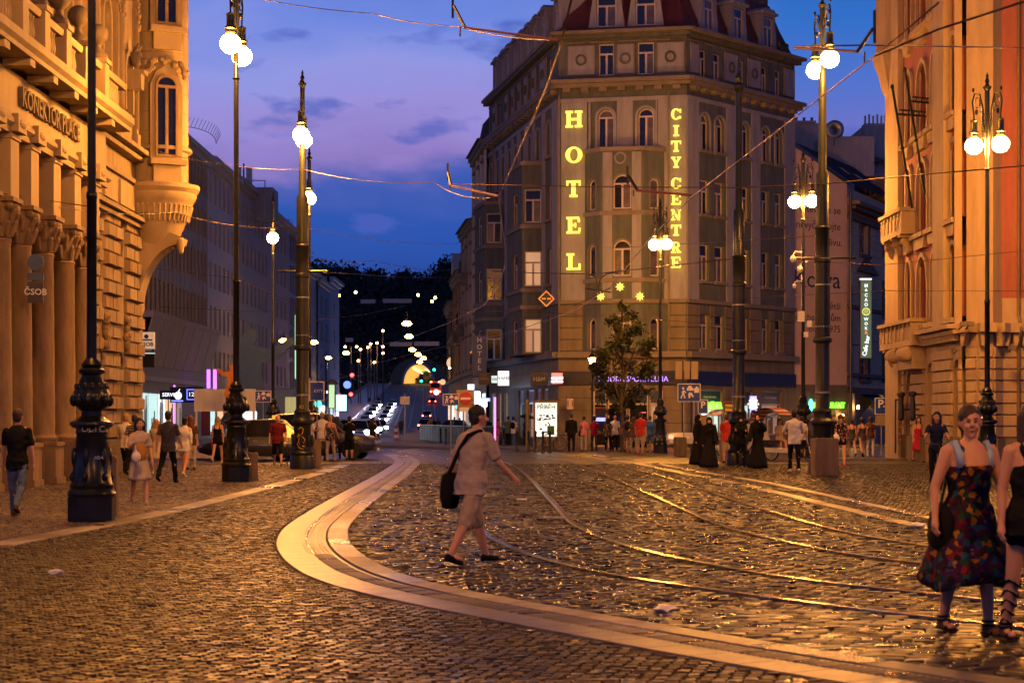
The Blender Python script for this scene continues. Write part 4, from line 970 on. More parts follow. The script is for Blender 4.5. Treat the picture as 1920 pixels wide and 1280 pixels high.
# shaft with one arched window per storey facing the camera
ringwall('bay_wall', 'creamd', [(BR, 9.03), (BR, 10.0), (BR + .12, 10.05), (BR + .12, 10.15), (BR, 10.2), (BR, 20)])
for z in np.arange(10.6, 19.5, .62): ringwall('stone_joint', 'stone', [(BR + .004, z), (BR + .004, z + .03)])
for zb, zt in ((9.75, 12.35), (13.9, 16.6)):
    a = R(-62); Mw = T(bc.x, bc.y, 0, a + R(90)) @ Matrix.Translation((0, -(BR + .06), 0))
    MB().prism([(-.52, zb - .05), (.52, zb - .05), (.52, zt - .3), (.35, zt + .1), (0, zt + .3), (-.35, zt + .1), (-.52, zt - .3)], 0, .4).obj('window_surround', M['creamd'], lb, Mw, recalc=True)
    w = window(lb, None, -.36, .36, zb + .05, zt, arch=1, fm='stone', panes='glass', depth=-.05, M_=Mw)
    MB().box(-.58, .58, -.28, 0, zb - .22, zb - .05).box(-.45, .45, -.12, 0, zb - .75, zb - .22).obj('sill', M['cream'], lb, Mw)
    for s in (1,):
        o = MB()
        for i in range(22): t_a = math.pi * i / 21; o.ell((-.6 * math.cos(t_a) + random.uniform(-.08, .08), -.05, zt + .02 + .42 * math.sin(t_a) + random.uniform(-.07, .1)), (.10, .09, .09), 6, 5)
        o.obj('carved_ornament', M['creamd'], lb, Mw)
# quarter arch below the bay that carries the corner (opening shows the street behind)
q = []; x0 = SX; x1 = bc.x + .95
arcp = [(x0 + .0, 4.9)]
for i in range(13): t = math.pi / 2 * i / 12; arcp.append((x0 + .05 + (x1 - x0 - .1) * (1 - math.cos(t)), 5.0 + 2.1 * math.sin(t)))
poly = arcp + [(x1, 7.3), (x0, 7.9)]
MB().prism(poly, 60.6, 61.6).obj('corner_arch', M['cream'], lb, recalc=True)
MB().cap((x1 - .05, 60.6, 7.15), (x1 - .02, 60.5, 6.85), .14, .08, 8).obj('keystone', M['cream'], lb, smooth=True)
MB().box(LX - 10, SX, 60.6, 61.6, 0, 20).obj('end_wall', M['creamd'], lb)
MB().box(LX - 12, UX - .35, 34, 60.5, 19.5, 19.8).box(LX - 12, LX - 11.6, 34, 60.5, 0, 19.5).obj('rear_wall', M['creamd'], lb)
MB().box(LX - 12, UX, 33.7, 34, 0, 19.5).obj('side_wall', M['creamd'], lb)
# bank signs
bs = thing('bank_portico_sign', 'dark blue bank sign with white letters hung between the columns', 'sign', M_=T(*wp(67, 510, 44.4)[:2], 0, R(8)))
zt = lambda py: EYE + (HZ - py) / F * 44.4
MB().box(-.17, .17, -.05, .05, zt(568), zt(528)).obj('letter_board', M['black'], bs); text('lettering', 'ČSOB', .20, M['white'], bs, Matrix.Translation((0, -.07, zt(548))), .012, bold=.004)
MB().box(-.18, .18, -.05, .05, zt(525), zt(512)).obj('bar', mat('bank_blue', (.02, .07, .22), .4), bs); MB().lathe([(.19, -.05), (.19, .05)], 20, (.0, zt(492)), 'y').obj('disc', MATS['bank_blue'], bs)
M['bankblue'] = MATS['bank_blue']; M['signw'] = mat('lit_sign_face', (.6, .55, .5), .5, emit=(1, .62, .35), es=.42)
s2 = thing('bank_street_sign', 'white square bank sign over a small blue plate beyond the stone arch', 'sign', M_=Matrix.Translation(wp(275, 640, 78)))
MB().box(-.33, .33, -.06, .06, -.30, .38).obj('face', M['signw'], s2); text('lettering', 'ČSOB', .22, M['black'], s2, Matrix.Translation((0, -.075, -.12)), .006, bold=.006); MB().box(-.24, .24, -.075, -.062, .03, .09).lathe([(.09, -.08), (.09, -.062)], 14, (0, .2), 'y').obj('emblem', M['bankblue'], s2)
MB().box(-.31, .31, -.05, .05, -.42, -.31).obj('plate', M['bankblue'], s2); text('lettering', 'BANKOMAT', .085, M['white'], s2, Matrix.Translation((0, -.06, -.365)), .004)
MB().tube([(-.33, 0, .3), (-1.9, .3, .3)], .03, 5).obj('arm', M['iron'], s2); MB().box(-.28, .32, -.1, .1, -1.05, -.5).obj('cash_machine_box', M['black'], s2); MB().box(-.30, .34, -.12, .02, -.50, -.47).obj('lit_edge', M['shopglow'], s2)
# ================================================================ LEFT STREET ROW
XR = -23.2
def yr(px): return XR / ((px - CX) / F)
def rowb(nm, lab, px0, px1, ztop, wallm, winm, floors, wspec, extra=None, shopz=4.0, back=16, cornice='greyl', X=XR, roofm='roofd'):
    b = thing(nm, lab, 'building'); y0 = X / ((px0 - CX) / F); y1 = X / ((px1 - CX) / F); fr = Fr((X, y0), (X, y1)); L = fr.L
    step, w = wspec; ops = []
    n = int((L - .6) / step); mgn = (L - n * step) / 2
    for f0, f1 in floors:
        for i in range(n): c = mgn + (i + .5) * step; ops.append((c - w / 2, c + w / 2, f0, f1, 0))
    wall(fr, L, 0, ztop, ops, M[wallm], b, 'facade_wall', depth=.3)
    for o in ops: window(b, fr, *o[:4], style='two', fm=winm, panes=random.choices(['glass', 'curt', 'litdim'], [9, 3, .25])[0], depth=.2)
    MB().box(-.1, L + .1, -.7, -.003, ztop - .35, ztop).box(-.1, L + .1, -.35, -.004, ztop - .7, ztop - .352).obj('cornice', M[cornice], b, fr.M)
    MB().box(0, L, .35, back, 0, ztop + .02).obj('body', M[wallm], b, fr.M)
    MB().add([(0, -.5, ztop + .01), (L, -.5, ztop + .01), (L, back / 2, ztop + 3.2), (0, back / 2, ztop + 3.2), (0, back, ztop), (L, back, ztop)], [(0, 1, 2, 3), (3, 2, 5, 4), (0, 3, 4), (1, 5, 2)]).obj('roof', M[roofm], b, fr.M)
    MB().box(0, L, -.25, -.003, shopz, shopz + .3).obj('string_course', M[cornice], b, fr.M)
    if extra: extra(b, fr, L, ops)
    else:
        for i in range(int(L / 4.2)): MB().box(i * 4.2 + .6, i * 4.2 + 3.4, -.05, -.02, .6, 3.1).obj('shop_window', M[random.choice(['shopwarm', 'shopdim', 'shopwhite', 'shopdim', 'shopglow'])], b, fr.M)
    return b, fr
def ex1(b, fr, L, ops):
    st = 1.55
    for i in range(int(L / st) + 1): MB().box(i * st - .06, i * st + .06, -.16, -.002, 8.2, 20.2).obj('mullion', M['grey'], b, fr.M)
    for z in (10.9, 14.2, 17.5):
        for i in range(int(L / st)): MB().box(i * st + .1, (i + 1) * st - .1, -.06, -.001, z - .2, z + .95).obj('spandrel_panel', M['greyb'], b, fr.M)
    MB().prism([(0, 7.9), (L, 7.9), (L, 8.3), (0, 8.3)], -1.0, -.003).obj('ledge', M['brownf'], b, fr.M)
    # sloping glazed brown slabs of the projecting storey
    n = 7
    for i in range(n):
        a = i * L / n + .12; c = (i + 1) * L / n - .12; MB().add([(a, -.95, 7.9), (c, -.95, 7.9), (c, -.15, 5.0), (a, -.15, 5.0), (a, -.85, 7.9), (c, -.85, 7.9), (c, -.05, 5.0), (a, -.05, 5.0)], [(0, 3, 2, 1), (4, 5, 6, 7), (0, 1, 5, 4), (1, 2, 6, 5), (2, 3, 7, 6), (3, 0, 4, 7)]).obj('sloping_slab', M['brownf'], b, fr.M)
    for i in range(9): MB().box(i * 2 + .5, i * 2 + 1.5, -.5, -.003, 20.3, 21.0).obj('attic_vent', M['grey'], b, fr.M)
    for i, (a, c, m_) in enumerate(((.6, 3.0, 'shopglow'), (3.4, 6.4, 'shopglow'), (6.8, 9.2, 'shopwhite'), (9.6, 12.4, 'shopwarm'), (12.8, 15.5, 'shopdim'))):
        MB().box(a, c, -.06, -.02, .5, 3.2).obj('shop_window', M[m_], b, fr.M)
        d_ = MB()
        for k in range(7): u = random.uniform(a + .1, c - .3); d_.box(u, u + random.uniform(.05, .25), -.12, -.065, .5, random.uniform(1.0, 3.1))
        d_.obj('window_display', M['black'] if i % 2 else M['steel'], b, fr.M)['kind'] = 'stuff'
def fl_(z0, n, h, w): return [(z0 + i * h, z0 + i * h + w) for i in range(n)]
b1, f1_ = rowb('grey_office_building', 'grey office block with blue-grey panels behind the stone arch', 258, 389, 21.4, 'grey', 'greyl' if 0 else 'steel', fl_(8.6, 4, 3.3, 2.1), (1.55, 1.1), ex1)
b2, f2_ = rowb('lilac_stone_building', 'lilac-lit stone house with a loggia storey under its cornice', 389, 441, 21.6, 'greyl', 'wdark', fl_(4.9, 4, 3.4, 2.0) + [(18.3, 20.6)], (2.3, 1.15))
b3, f3_ = rowb('brown_office_building', 'long brown-grey office block with five rows of small windows', 441, 505, 21.9, 'brownf', 'wdark', fl_(4.9, 5, 3.35, 1.9), (2.6, 1.2), cornice='brownf')
b4, f4_ = rowb('pale_brown_building', 'pale brown building behind the thin single lamp post', 505, 541, 21.5, 'brownf', 'wdark', fl_(4.9, 5, 3.35, 1.9), (3.2, 1.3), cornice='greyl')
b5, f5_ = rowb('glass_front_building', 'dark glass-fronted building just left of the graffitied green pole', 541, 563, 21.5, 'greyb', 'steel', fl_(4.6, 5, 3.4, 2.9), (2.4, 2.1))
b6, f6_ = rowb('lilac_plain_building', 'plain lilac building seen just right of the graffitied green pole', 563, 596, 18.6, 'greyl', 'wdark', fl_(4.6, 4, 3.4, 1.9), (4.2, 1.4))
b7, f7_ = rowb('blue_slab_building', 'dark blue slab building at the far end of the left row', 596, 618, 18.2, 'greyb', 'steel', fl_(4.6, 4, 3.2, 2.2), (6, 2.2), X=-23.0)
b8, f8_ = rowb('far_grey_building', 'last grey building of the left row, in front of the dark hill', 618, 636, 19.5, 'greyl', 'wdark', fl_(4.6, 4, 3.4, 1.7), (7, 1.8), X=-23.0)
# shop signs on the left row
def boxsign(nm, lab, px, py, d, w, h, txt_, face, tm, dep=.12, rz=0, size=None, cat='sign', frame='black', bold=.004, lines=None):
    s = thing(nm, lab, cat, M_=Matrix.Translation(wp(px, py, d)) @ Matrix.Rotation(rz, 4, 'Z'))
    MB().box(-w / 2, w / 2, -dep / 2, dep / 2, -h / 2, h / 2).obj('case', M[frame], s); MB().box(-w / 2 + .03, w / 2 - .03, -dep / 2 - .012, -dep / 2 - .002, -h / 2 + .03, h / 2 - .03).obj('face', face, s)
    if txt_: text('lettering', txt_, size or h * .55, tm, s, Matrix.Translation((0, -dep / 2 - .03, 0)), .006, bold=bold)
    return s
M['wglow'] = glow('white_sign_light', (.85, .9, 1), 1.6); M['bglow'] = glow('blue_sign_light', (.08, .15, 1), 3.2); M['pglow'] = glow('violet_tube_light', (.6, .15, 1), 2.2); M['rglow'] = glow('red_sign_light', (1, .03, .10), 1.8); M['gglow'] = glow('green_sign_light', (.15, 1, .02), 2.0); M['cyglow'] = glow('cyan_light', (.05, .9, .7), 2.5); M['redlamp'] = glow('red_lamp', (1, .03, .02), 14); M['headl'] = glow('headlamp', (.75, .75, 1), 40); M['headlf'] = glow('far_headlamp', (.72, .66, 1), 260); M['taill'] = glow('tail_lamp', (1, .05, .03), 12); M['taillf'] = glow('far_tail_lamp', (1, .05, .02), 90)
boxsign('repair_shop_sign', 'black sign with white lettering SERVIS left of the glowing apple sign', 318, 740, 116, 1.2, .55, 'SERVIS', M['black'], M['wglow'])
s_ = boxsign('apple_shop_sign', 'black box sign with glowing white fruit emblem and framed digits', 350, 740, 116, 2.0, .95, None, M['black'], M['wglow'])
MB().ell((-.5, -.1, -.05), (.22, .03, .24), 12, 8).cap((-.48, -.1, .2), (-.4, -.1, .34), .04, .02, 6).obj('fruit_emblem', M['wglow'], s_); text('lettering', '12:0', .36, M['wglow'], s_, Matrix.Translation((.42, -.1, .02)), .005)
fr_ = MB(); fr_.box(.02, .06, -.11, -.08, -.3, .34).box(.80, .84, -.11, -.08, -.3, .34).box(.06, .80, -.11, -.08, .3, .34).box(.06, .80, -.11, -.08, -.3, -.26).obj('digit_frame', M['bglow'], s_); MB().box(-.9, -.2, -.11, -.08, -.4, -.33).obj('underline', M['bglow'], s_)
boxsign('blue_round_shop_sign', 'blue lit sign with white numerals at the right corner of the shop row', 381, 740, 118, .9, .8, '10', M['bglow'], M['wglow'])
boxsign('blue_small_shop_sign', 'small blue lit sign right of the numeral sign', 399, 739, 122, .5, .5, '2', M['bglow'], M['wglow'])
tag(MB().box(-.05, .05, -.05, .05, -1.3, 1.3).obj('violet_light_tube', M['pglow'], None, Matrix.Translation(wp(327, 762, 116))), 'vertical violet light tube between the two shop windows', 'light tube')
for px, lab in ((391, 'left of two violet-lit narrow windows above the shops'), (403, 'right of two violet-lit narrow windows above the shops')):
    tag(MB().box(-.12, .12, -.05, .05, -.9, .9).obj('violet_window_light', M['pglow'], None, Matrix.Translation(wp(px, 716, 137))), lab, 'light')
for px, lab in ((555, 'thin greenish neon tube on the glass front, left of the green pole'), (576, 'brighter tall green-white neon tube right of the green pole')):
    tag(MB().box(-.09, .09, -.09, .09, -3.1, 2.6).obj('neon_tube', glow('pale_green_neon', (.45, 1, .5), 1.1), None, Matrix.Translation(wp(px, 645, 172))), lab, 'neon tube')
# orange and blue human-shaped boards on the hoarding
def figureboard(nm, lab, px, py, d, sc, m, flip=1):
    P = [(0, 2.2), (.25, 2.15), (.3, 1.8), (.15, 1.6), (.7, 1.45), (1.5, 1.9), (1.6, 1.7), (.9, 1.1), (.4, 1.0), (.5, .2), (.8, -.6), (.6, -1.6), (.9, -2.4), (.5, -2.4), (.25, -1.5), (.3, -.7), (-.1, -.1), (-.5, -.9), (-1.1, -1.7), (-1.3, -1.5), (-.8, -.7), (-.5, .3), (-.4, 1.3), (-.3, 1.6), (-.2, 2.0)]
    o = MB().prism([(x * sc * flip, z * sc) for x, z in P], -.05, .05).obj(nm, m, None, Matrix.Translation(wp(px, py, d)), recalc=True); tag(o, lab, 'board')
figureboard('figure_board', 'orange cut-out board of a striding figure by the second thick lamp base', 436, 726, 92, .5, mat('orange_board', (.45, .16, .02), .5), -1)
figureboard('figure_board', 'large dark blue cut-out board of a running figure behind the single lamp', 466, 735, 96, 1.45, M['bankblue'], 1)
tag(MB().box(-1.5, 1.5, -.06, .06, -.6, .5).box(-1.45, -1.35, -.05, .05, -2.2, -.6).box(1.35, 1.45, -.05, .05, -2.2, -.6).obj('hoarding', M['greyl'], None, Matrix.Translation(wp(422, 748, 94))), 'pale grey hoarding panel on posts behind the dark parked car', 'hoarding')
o = boxsign('red_poster_panel', 'red poster panel standing beside the shop windows', 386, 790, 110, .5, 1.6, None, M['bordeaux'], M['white'])
# rooftop things
an = thing('roof_antenna', 'mobile phone antenna mast on the left roof', 'antenna', M_=Matrix.Translation(wp(457, 345, 168)))
MB().tube([(0, 0, -1.8), (0, 0, 1.8)], .08, 6).obj('mast', M['iron'], an)
for x in (-.35, .35, .6): MB().box(x - .14, x + .14, -.1, .1, -.6, 1.5).obj('panel', M['steel'], an)
hs_ = thing('roof_machine_house', 'boxy rooftop plant room with pipe frame on the left roofs', 'plant room', M_=Matrix.Translation(wp(478, 372, 172)))
MB().box(-1.6, 1.6, 0, 4, -1.6, 1.0).obj('body', M['greyb'], hs_); MB().tube([(-1.5, 0, 1.6), (.9, 0, 1.6), (.9, 0, -1.5)], .06, 6).obj('pipe_frame', M['steel'], hs_)
fa = thing('roof_safety_fan', 'curved comb of thin rods rising over the grey office roof', 'roof rods', M_=Matrix.Translation(wp(362, 265, 150)))
mb = MB(); pa = [(-1.6 + 3.4 * math.sin(t * math.pi / 2 / 15), 0, .2 + 1.0 - 1.0 * (t / 15) ** 2 * 1.4) for t in range(16)]; mb.tube(pa, .03, 4)
for p in pa: mb.tube([p, (p[0] + .35, 0, p[2] + .75)], .02, 3)
mb.obj('rods', M['iron'], fa)
for px, py in ((550, 420), ): 
    o = thing('roof_aerial', 'thin tv aerial on the roof right of the single lamp', 'aerial', M_=Matrix.Translation(wp(541, 432, 200)))
    mb = MB().tube([(0, 0, -1.2), (0, 0, 1.2)], .05, 4)
    for k in range(4): mb.tube([(-.5, 0, .2 + k * .28), (.5, 0, .2 + k * .28)], .03, 4)
    mb.obj('mast', M['iron'], o)
# ================================================================ RIGHT-HAND STREET ROW BEYOND THE HOTEL
def orn(nm, lab, a, b, ztop, wm, floors, ncol, balc=(), roofz=1.0, dome=False):
    o = thing(nm, lab, 'building'); fr = Fr(a, b); L = fr.L; ops = []
    st = L / ncol
    for i, (z0, z1, ar) in enumerate(floors):
        for c in range(ncol): x = (c + .5) * st; ops.append((x - .55, x + .55, z0, z1, ar))
    wall(fr, L, 0, ztop, ops, M[wm], o, 'facade_wall', depth=.3)
    for q in ops:
        window(o, fr, *q[:4], arch=q[4], style='T', fm='wframe' if random.random() < .5 else 'wdark', panes=GL, depth=.2)
        MB().box(q[0] - .2, q[1] + .2, -.22, -.003, q[3] + .12, q[3] + .26).obj('window_hood', M['htrim'], o, fr.M)
        MB().box(q[0] - .2, q[1] + .2, -.22, -.003, q[2] - .24, q[2] - .1).obj('window_sill', M['htrim'], o, fr.M)
    for z, d in ((ztop - .3, .42), (ztop - .6, .3), (4.6, .25), (8.2, .15)): MB().box(-.05, L + .05, -d, -.003, z, z + .28).obj('cornice', M['htrim'], o, fr.M)
    for c in range(ncol + 1): MB().box(c * st - .2, c * st + .2, -.15, -.004, 4.9, ztop - .6).obj('pilaster', M[wm], o, fr.M)
    for (c, z) in balc:
        x = (c + .5) * st; MB().box(x - .95, x + .95, -.6, -.003, z - .25, z - .05).prism([(x - .6, z - .9), (x - .3, z - .9), (x - .3, z - .25), (x - .6, z - .25)], -.5, -.003).prism([(x + .3, z - .9), (x + .6, z - .9), (x + .6, z - .25), (x + .3, z - .25)], -.5, -.003).obj('balcony', M['htrim'], o, fr.M)
        rl = MB().box(x - .95, x + .95, -.6, -.55, z + .75, z + .82)
        for k in range(12): rl.box(x - .93 + k * .165, x - .90 + k * .165, -.59, -.56, z - .05, z + .75)
        rl.obj('balcony_railing', M['iron'], o, fr.M)
    MB().box(0, L, .35, 10, 0, ztop).obj('body', M[wm], o, fr.M)
    for c in range(ncol): MB().box(c * st + .5, (c + 1) * st - .5, -.05, -.02, .5, 3.2).obj('shop_window', M[['shopwarm', 'shopdim', 'shopwhite'][c % 3]], o, fr.M)
    MB().add([(-.1, -.6, ztop), (L + .1, -.6, ztop), (L + .1, 4, ztop + roofz), (-.1, 4, ztop + roofz), (0, 10, ztop), (L, 10, ztop)], [(0, 1, 2, 3), (3, 2, 5, 4), (0, 3, 4), (1, 5, 2)]).obj('roof', M['roofd'], o, fr.M)
    return o, fr
P0 = wp(912, 785, 121.5); P1 = wp(889, 785, 131); P2 = wp(868, 785, 142); P3 = wp(852, 785, 156); P4 = wp(841, 785, 172)
o1, g1 = orn('ornate_corner_house', 'tall blue-grey ornate house with a small turret, next to the hotel', P1[:2], P0[:2], 19.3, 'greyl', [(5.3, 7.3, 0), (8.8, 11, 0), (12.2, 14.2, 1), (15.6, 17.9, 0)], 3, [(1, 5.2)])
MB().lathe([(1.1, 19.2), (1.25, 20.2), (1.0, 21.4), (.4, 22.1), (.3, 22.6), (.08, 23.6)], 14).obj('turret', M['roofd'], o1, T(P1.x + 1.6, P1.y - 1.6), smooth=True, angle=40)
o2, g2 = orn('balconied_house', 'brown ornate house with iron balconies, second beyond the hotel', P2[:2], P1[:2], 15.2, 'brownf', [(5.2, 7.2, 0), (8.6, 10.6, 0), (11.8, 13.6, 0)], 3, [(0, 8.5), (1, 12)])
o3, g3 = orn('gabled_house', 'narrow dark house with a gabled dormer, third beyond the hotel', P3[:2], P2[:2], 12.6, 'creamd', [(5.2, 7.1, 0), (8.5, 10.4, 0)], 3, [(1, 8.4)])
MB().prism([(1.0, 12.6), (4.2, 12.6), (4.2, 13.6), (2.6, 14.8), (1.0, 13.6)], -.3, 2.5).obj('gable', M['greyl'], o3, g3.M, recalc=True)
o4, g4 = orn('far_corner_house', 'farthest ornate house at the right mouth of the street', P4[:2], P3[:2], 11.2, 'htrim', [(4.9, 6.8, 0), (8.0, 9.8, 0)], 3)
# signs on that side
vs_ = thing('vertical_hotel_sign', 'dark blue vertical sign with pale letters HOTEL before the ornate houses', 'sign', M_=Matrix.Translation(wp(899, 663, 112)))
MB().box(-.42, .42, -.08, .08, -1.2, 1.05).obj('case', M['bankblue'], vs_)
for i, c_ in enumerate('HOTEL'): text('letter', c_, .40, M['white'], vs_, Matrix.Translation((0, -.1, .78 - i * .40)), .01, bold=.008)
boxsign('shoe_shop_sign', 'lit white square shop sign VANS above the corner shop door', 944, 709, 104, .66, .84, 'VANS', M['wglow'], M['black'], size=.24, bold=.008)
boxsign('dark_shoe_shop_sign', 'black projecting sign with pale VANS lettering', 908, 710, 110, .62, .7, 'VANS', M['black'], M['cream'], size=.22)
boxsign('lit_window_sign', 'small lit shop sign panel beside the white VANS sign', 929, 711, 106, .5, .45, 'VAN', M['shopglow'], M['black'], size=.2)
s = boxsign('red_lit_sign', 'glowing red square sign with two white text lines on the dark fascia', 1044.5, 709, 98.2, .62, .6, 'KOMERČNÍ', M['rglow'], M['wglow'], size=.12, bold=.006)
text('lettering', 'POJIŠŤOVNA', .11, M['wglow'], s, Matrix.Translation((0, -.1, -.17)), .006, bold=.005)
boxsign('black_fascia_sign', 'black rectangular sign with faint lettering left of the red sign', 1011, 711, 100.5, .9, .75, 'H&M', M['black'], M['grey'], size=.3)
nb = thing('blue_neon_lettering', 'blue neon lettering KOMERČNÍ SPOŘITELNA behind the small tree', 'sign', M_=FM.M @ Matrix.Translation((xs(1188), -.16, FM.z(xs(1188), 711))))
text('lettering', 'MODRÁ SPOŘITELNA', .40, glow('violet_blue_neon', (.12, .12, 1), 1.3), nb, None, .03, sx=.95)
tag(nb, 'blue neon bank lettering on the dark fascia behind the small tree')
ph = thing('pharmacy_cross', 'dazzling white-blue pharmacy cross sign beyond the no entry sign', 'sign', M_=Matrix.Translation(wp(893, 755, 112)))
MB().box(-.62, .62, -.1, .1, -.22, .22).box(-.22, .22, -.1, .1, .22, .66).box(-.22, .22, -.1, .1, -.66, -.22).obj('cross', glow('pharmacy_light', (.35, .55, 1), 14), ph)
boxsign('blue_lit_sign', 'small bright blue and white sign right of the pharmacy cross', 908, 749, 112, .75, .26, 'LÉKÁRNA', M['bglow'], M['wglow'], size=.13)
tag(MB().box(-.2, .2, -.1, .1, -.35, .35).obj('white_sign', M['wglow'], None, Matrix.Translation(wp(883, 731, 116))), 'small white lit sign above the pharmacy cross', 'sign')
tag(MB().box(-.06, .06, -.06, .06, -1.3, 1.2).obj('magenta_light_panel', glow('green_magenta_tube', (1, .25, .8), 1.6), None, Matrix.Translation(wp(928, 785, 106))), 'thin pink light panel beside the corner doorway', 'light tube')
lp = thing('lit_poster', 'glowing white advertising column poster PŘÍBĚH with green print', 'poster', M_=Matrix.Translation(Vector((*wp(1024, 785, 93.5)[:2], 0))))
pz = lambda py: EYE + (HZ - py) / F * 93.5
MB().box(-.62, .62, -.12, .12, .1, pz(750)).obj('case', M['stoned'], lp); MB().box(-.52, .52, -.14, -.122, pz(818), pz(755)).obj('face', glow('poster_light', (.85, 1, .85), 1.1), lp); MB().box(-1.0, -.85, -.1, .1, .1, pz(748)).obj('post', M['stoned'], lp)
text('lettering', 'PŘÍBĚH', .27, mat('green_print', (.02, .12, .06), .5), lp, Matrix.Translation((0, -.15, pz(763))), .003, bold=.006); text('lettering', 'KTERÝ VÁS DOSTANE', .075, M['black'], lp, Matrix.Translation((0, -.15, pz(771))), .003)
mb = MB()
for i in range(26): a, c = random.uniform(-.48, .3), random.uniform(pz(806), pz(778)); mb.box(a, a + random.uniform(.05, .2), -.146, -.142, c, c + random.uniform(.03, .1))
mb.obj('print_pattern', M['black'], lp); MB().box(.05, .4, -.147, -.143, pz(815), pz(798)).obj('green_block', MATS['green_print'], lp)
hn = boxsign('house_number_sign', 'small white plate with two dark figures on the hotel wall', 1069, 757, 99.2, .40, .62, '11', M['wframe'], M['bordeaux'], size=.45)
boxsign('cash_machine', 'blue-lit cash machine beside the hotel entrance', 1126, 786, 97.5, .5, 1.1, None, M['black'], M['black']); tag(MB().box(-.24, .24, -.1, .0, -.09, .09).obj('cash_machine_sign', M['bglow'], None, Matrix.Translation(wp(1126, 786, 97.2))), 'glowing blue header over the cash machine', 'sign')
text('lettering', 'KOMPLEXNÍ', .13, M['white'], hotel, FM.M @ Matrix.Translation(((dM[0][0] + dM[0][1]) / 2, .04, 1.75)), .004); text('lettering', 'BANKOVNICTVÍ', .10, M['white'], hotel, FM.M @ Matrix.Translation(((dM[0][0] + dM[0][1]) / 2, .04, 1.6)), .004)
for px, t_ in ((1151, 'A'), (1205, 'B')): tag(text('red_door_text', 'OPEN' if 0 else '•••••', .2, M['rglow'], None, FM.M @ Matrix.Translation((xs(px), .06, 1.9)), .01), 'row of red lit dots in the left entrance door' if t_ == 'A' else 'row of red lit dots in the right entrance door', 'light')
# green NARUA sign and others on right facade
nr = thing('green_neon_sign', 'bright green neon letters over the cyan shop window behind the taxi sign', 'sign', M_=FRt.M @ Matrix.Translation(((dR[0][0] + dR[0][1]) / 2, -.12, FRt.z(dR[0][0], 762))))
text('lettering', 'IAЯUA', .62, M['gglow'], nr, None, .04, sx=.9, bold=.015)
tag(MB().box(-.05, .05, -.05, .05, -1.0, .9).obj('blue_light_tube', glow('ice_blue_tube', (.3, .55, 1), 4), None, FRt.M @ Matrix.Translation((dR[0][0] + .7, .2, 1.7))), 'vertical ice-blue light tube in the cyan shop window', 'light tube')
for d_, t_ in ((dR[0], 'ČESKÁ POŠTOVNA'), (dR[2], 'ČESKÁ POŠTOVNA')): text('lettering', t_, .14, M['white'], hotel, FRt.M @ Matrix.Translation(((d_[0] + d_[1]) / 2, .10, d_[3] - .38)), .005)
tg = thing('tilted_shop_banner', 'tilted blue banner with white lettering in the right shop window', 'banner', M_=FRt.M @ Matrix.Translation(((dR[2][0] + dR[2][1]) / 2, .0, 1.85)) @ Matrix.Rotation(R(-6), 4, 'Y'))
MB().box(-.62, .62, -.03, .03, -.2, .2).obj('board', M['bankblue'], tg); text('lettering', 'VŠECHNO V JEDNOM', .11, M['white'], tg, Matrix.Translation((0, -.04, 0)), .003)
bx_ = boxsign('blue_star_sign', 'bright blue and white sign at the foot of the tall plain pole', 1412, 758, 100.8, .42, .95, '✳', M['bglow'], M['wglow'], size=.6)
# ================================================================ ADVERT GABLE WALL + BEIGE HOUSE
GA, GB, GC = (15.9, 106.6), (18.85, 109.0), (22.3, 112.5)
gh = thing('advert_gable_building', 'dark-roofed house whose blank pinkish gable wall carries large black text', 'building')
ga0, ga1 = wp(1486, 785, 107), wp(1588, 785, 109); FG = Fr(ga0[:2], ga1[:2]); LG = FG.L
zr = lambda px, py: FG.z(FG.x(px), py)
zl, zrr = zr(1488, 272), zr(1586, 345)
M['gable'] = mat('gable_plaster', (.68, .48, .34), .85, scale=.8, var=.15)
MB().prism([(0, 0), (LG, 0), (LG, zrr), (0, zl)], 0, .4).obj('gable_wall', M['gable'], gh, FG.M, recalc=True)
MB().prism([(-.05, zl + .003), (LG + .1, zrr + .003), (LG + .1, zrr + .16), (-.05, zl + .16)], -.12, .42).obj('gable_flashing', M['bankblue'], gh, FG.M, recalc=True)
fb = Fr(ga1[:2], wp(1674, 785, 119)[:2]); LB = fb.L
bw = []
zb = lambda px, py: fb.z(fb.x(px), py)
for a, b in ((1613, 1627), (1656, 1668)):
    for p0, p1 in ((422, 474), (538, 590), (672, 708)): c = (fb.x(a) + fb.x(b)) / 2; bw.append((fb.x(a), fb.x(b), fb.z(c, p1), fb.z(c, p0), 0))
M['beige'] = mat('beige_house_plaster', (.64, .48, .32), .85, scale=1, var=.25, bump=.2)
wall(fb, LB, 0, zrr - .2, bw, M['beige'], gh, 'front_wall', depth=.3)
for o in bw:
    window(gh, fb, *o[:4], fm='wframe', panes=['curt', 'glass'], depth=.2)
    MB().box(o[0] - .35, o[1] + .35, -.10, -.003, o[3] + .1, o[3] + .35).box(o[0] - .30, o[0] - .05, -.08, -.003, o[2] - .1, o[3] + .1).box(o[1] + .05, o[1] + .30, -.08, -.003, o[2] - .1, o[3] + .1).box(o[0] - .3, o[1] + .3, -.18, -.003, o[2] - .3, o[2] - .12).obj('window_surround', M['stoned'], gh, fb.M)
ped = [(fb.x(1605), zb(1620, 512)), (fb.x(1640), zb(1620, 512)), (fb.x(1620), zb(1620, 486))]
MB().prism(ped, -.3, -.003).obj('window_pediment', M['stoned'], gh, fb.M, recalc=True)
courses(fb, [(.1, fb.x(1606)), (fb.x(1634), fb.x(1650))], 6.2, 14.2, .42, 'beige', parent=gh, d=.035, g=.03, maxw=2)
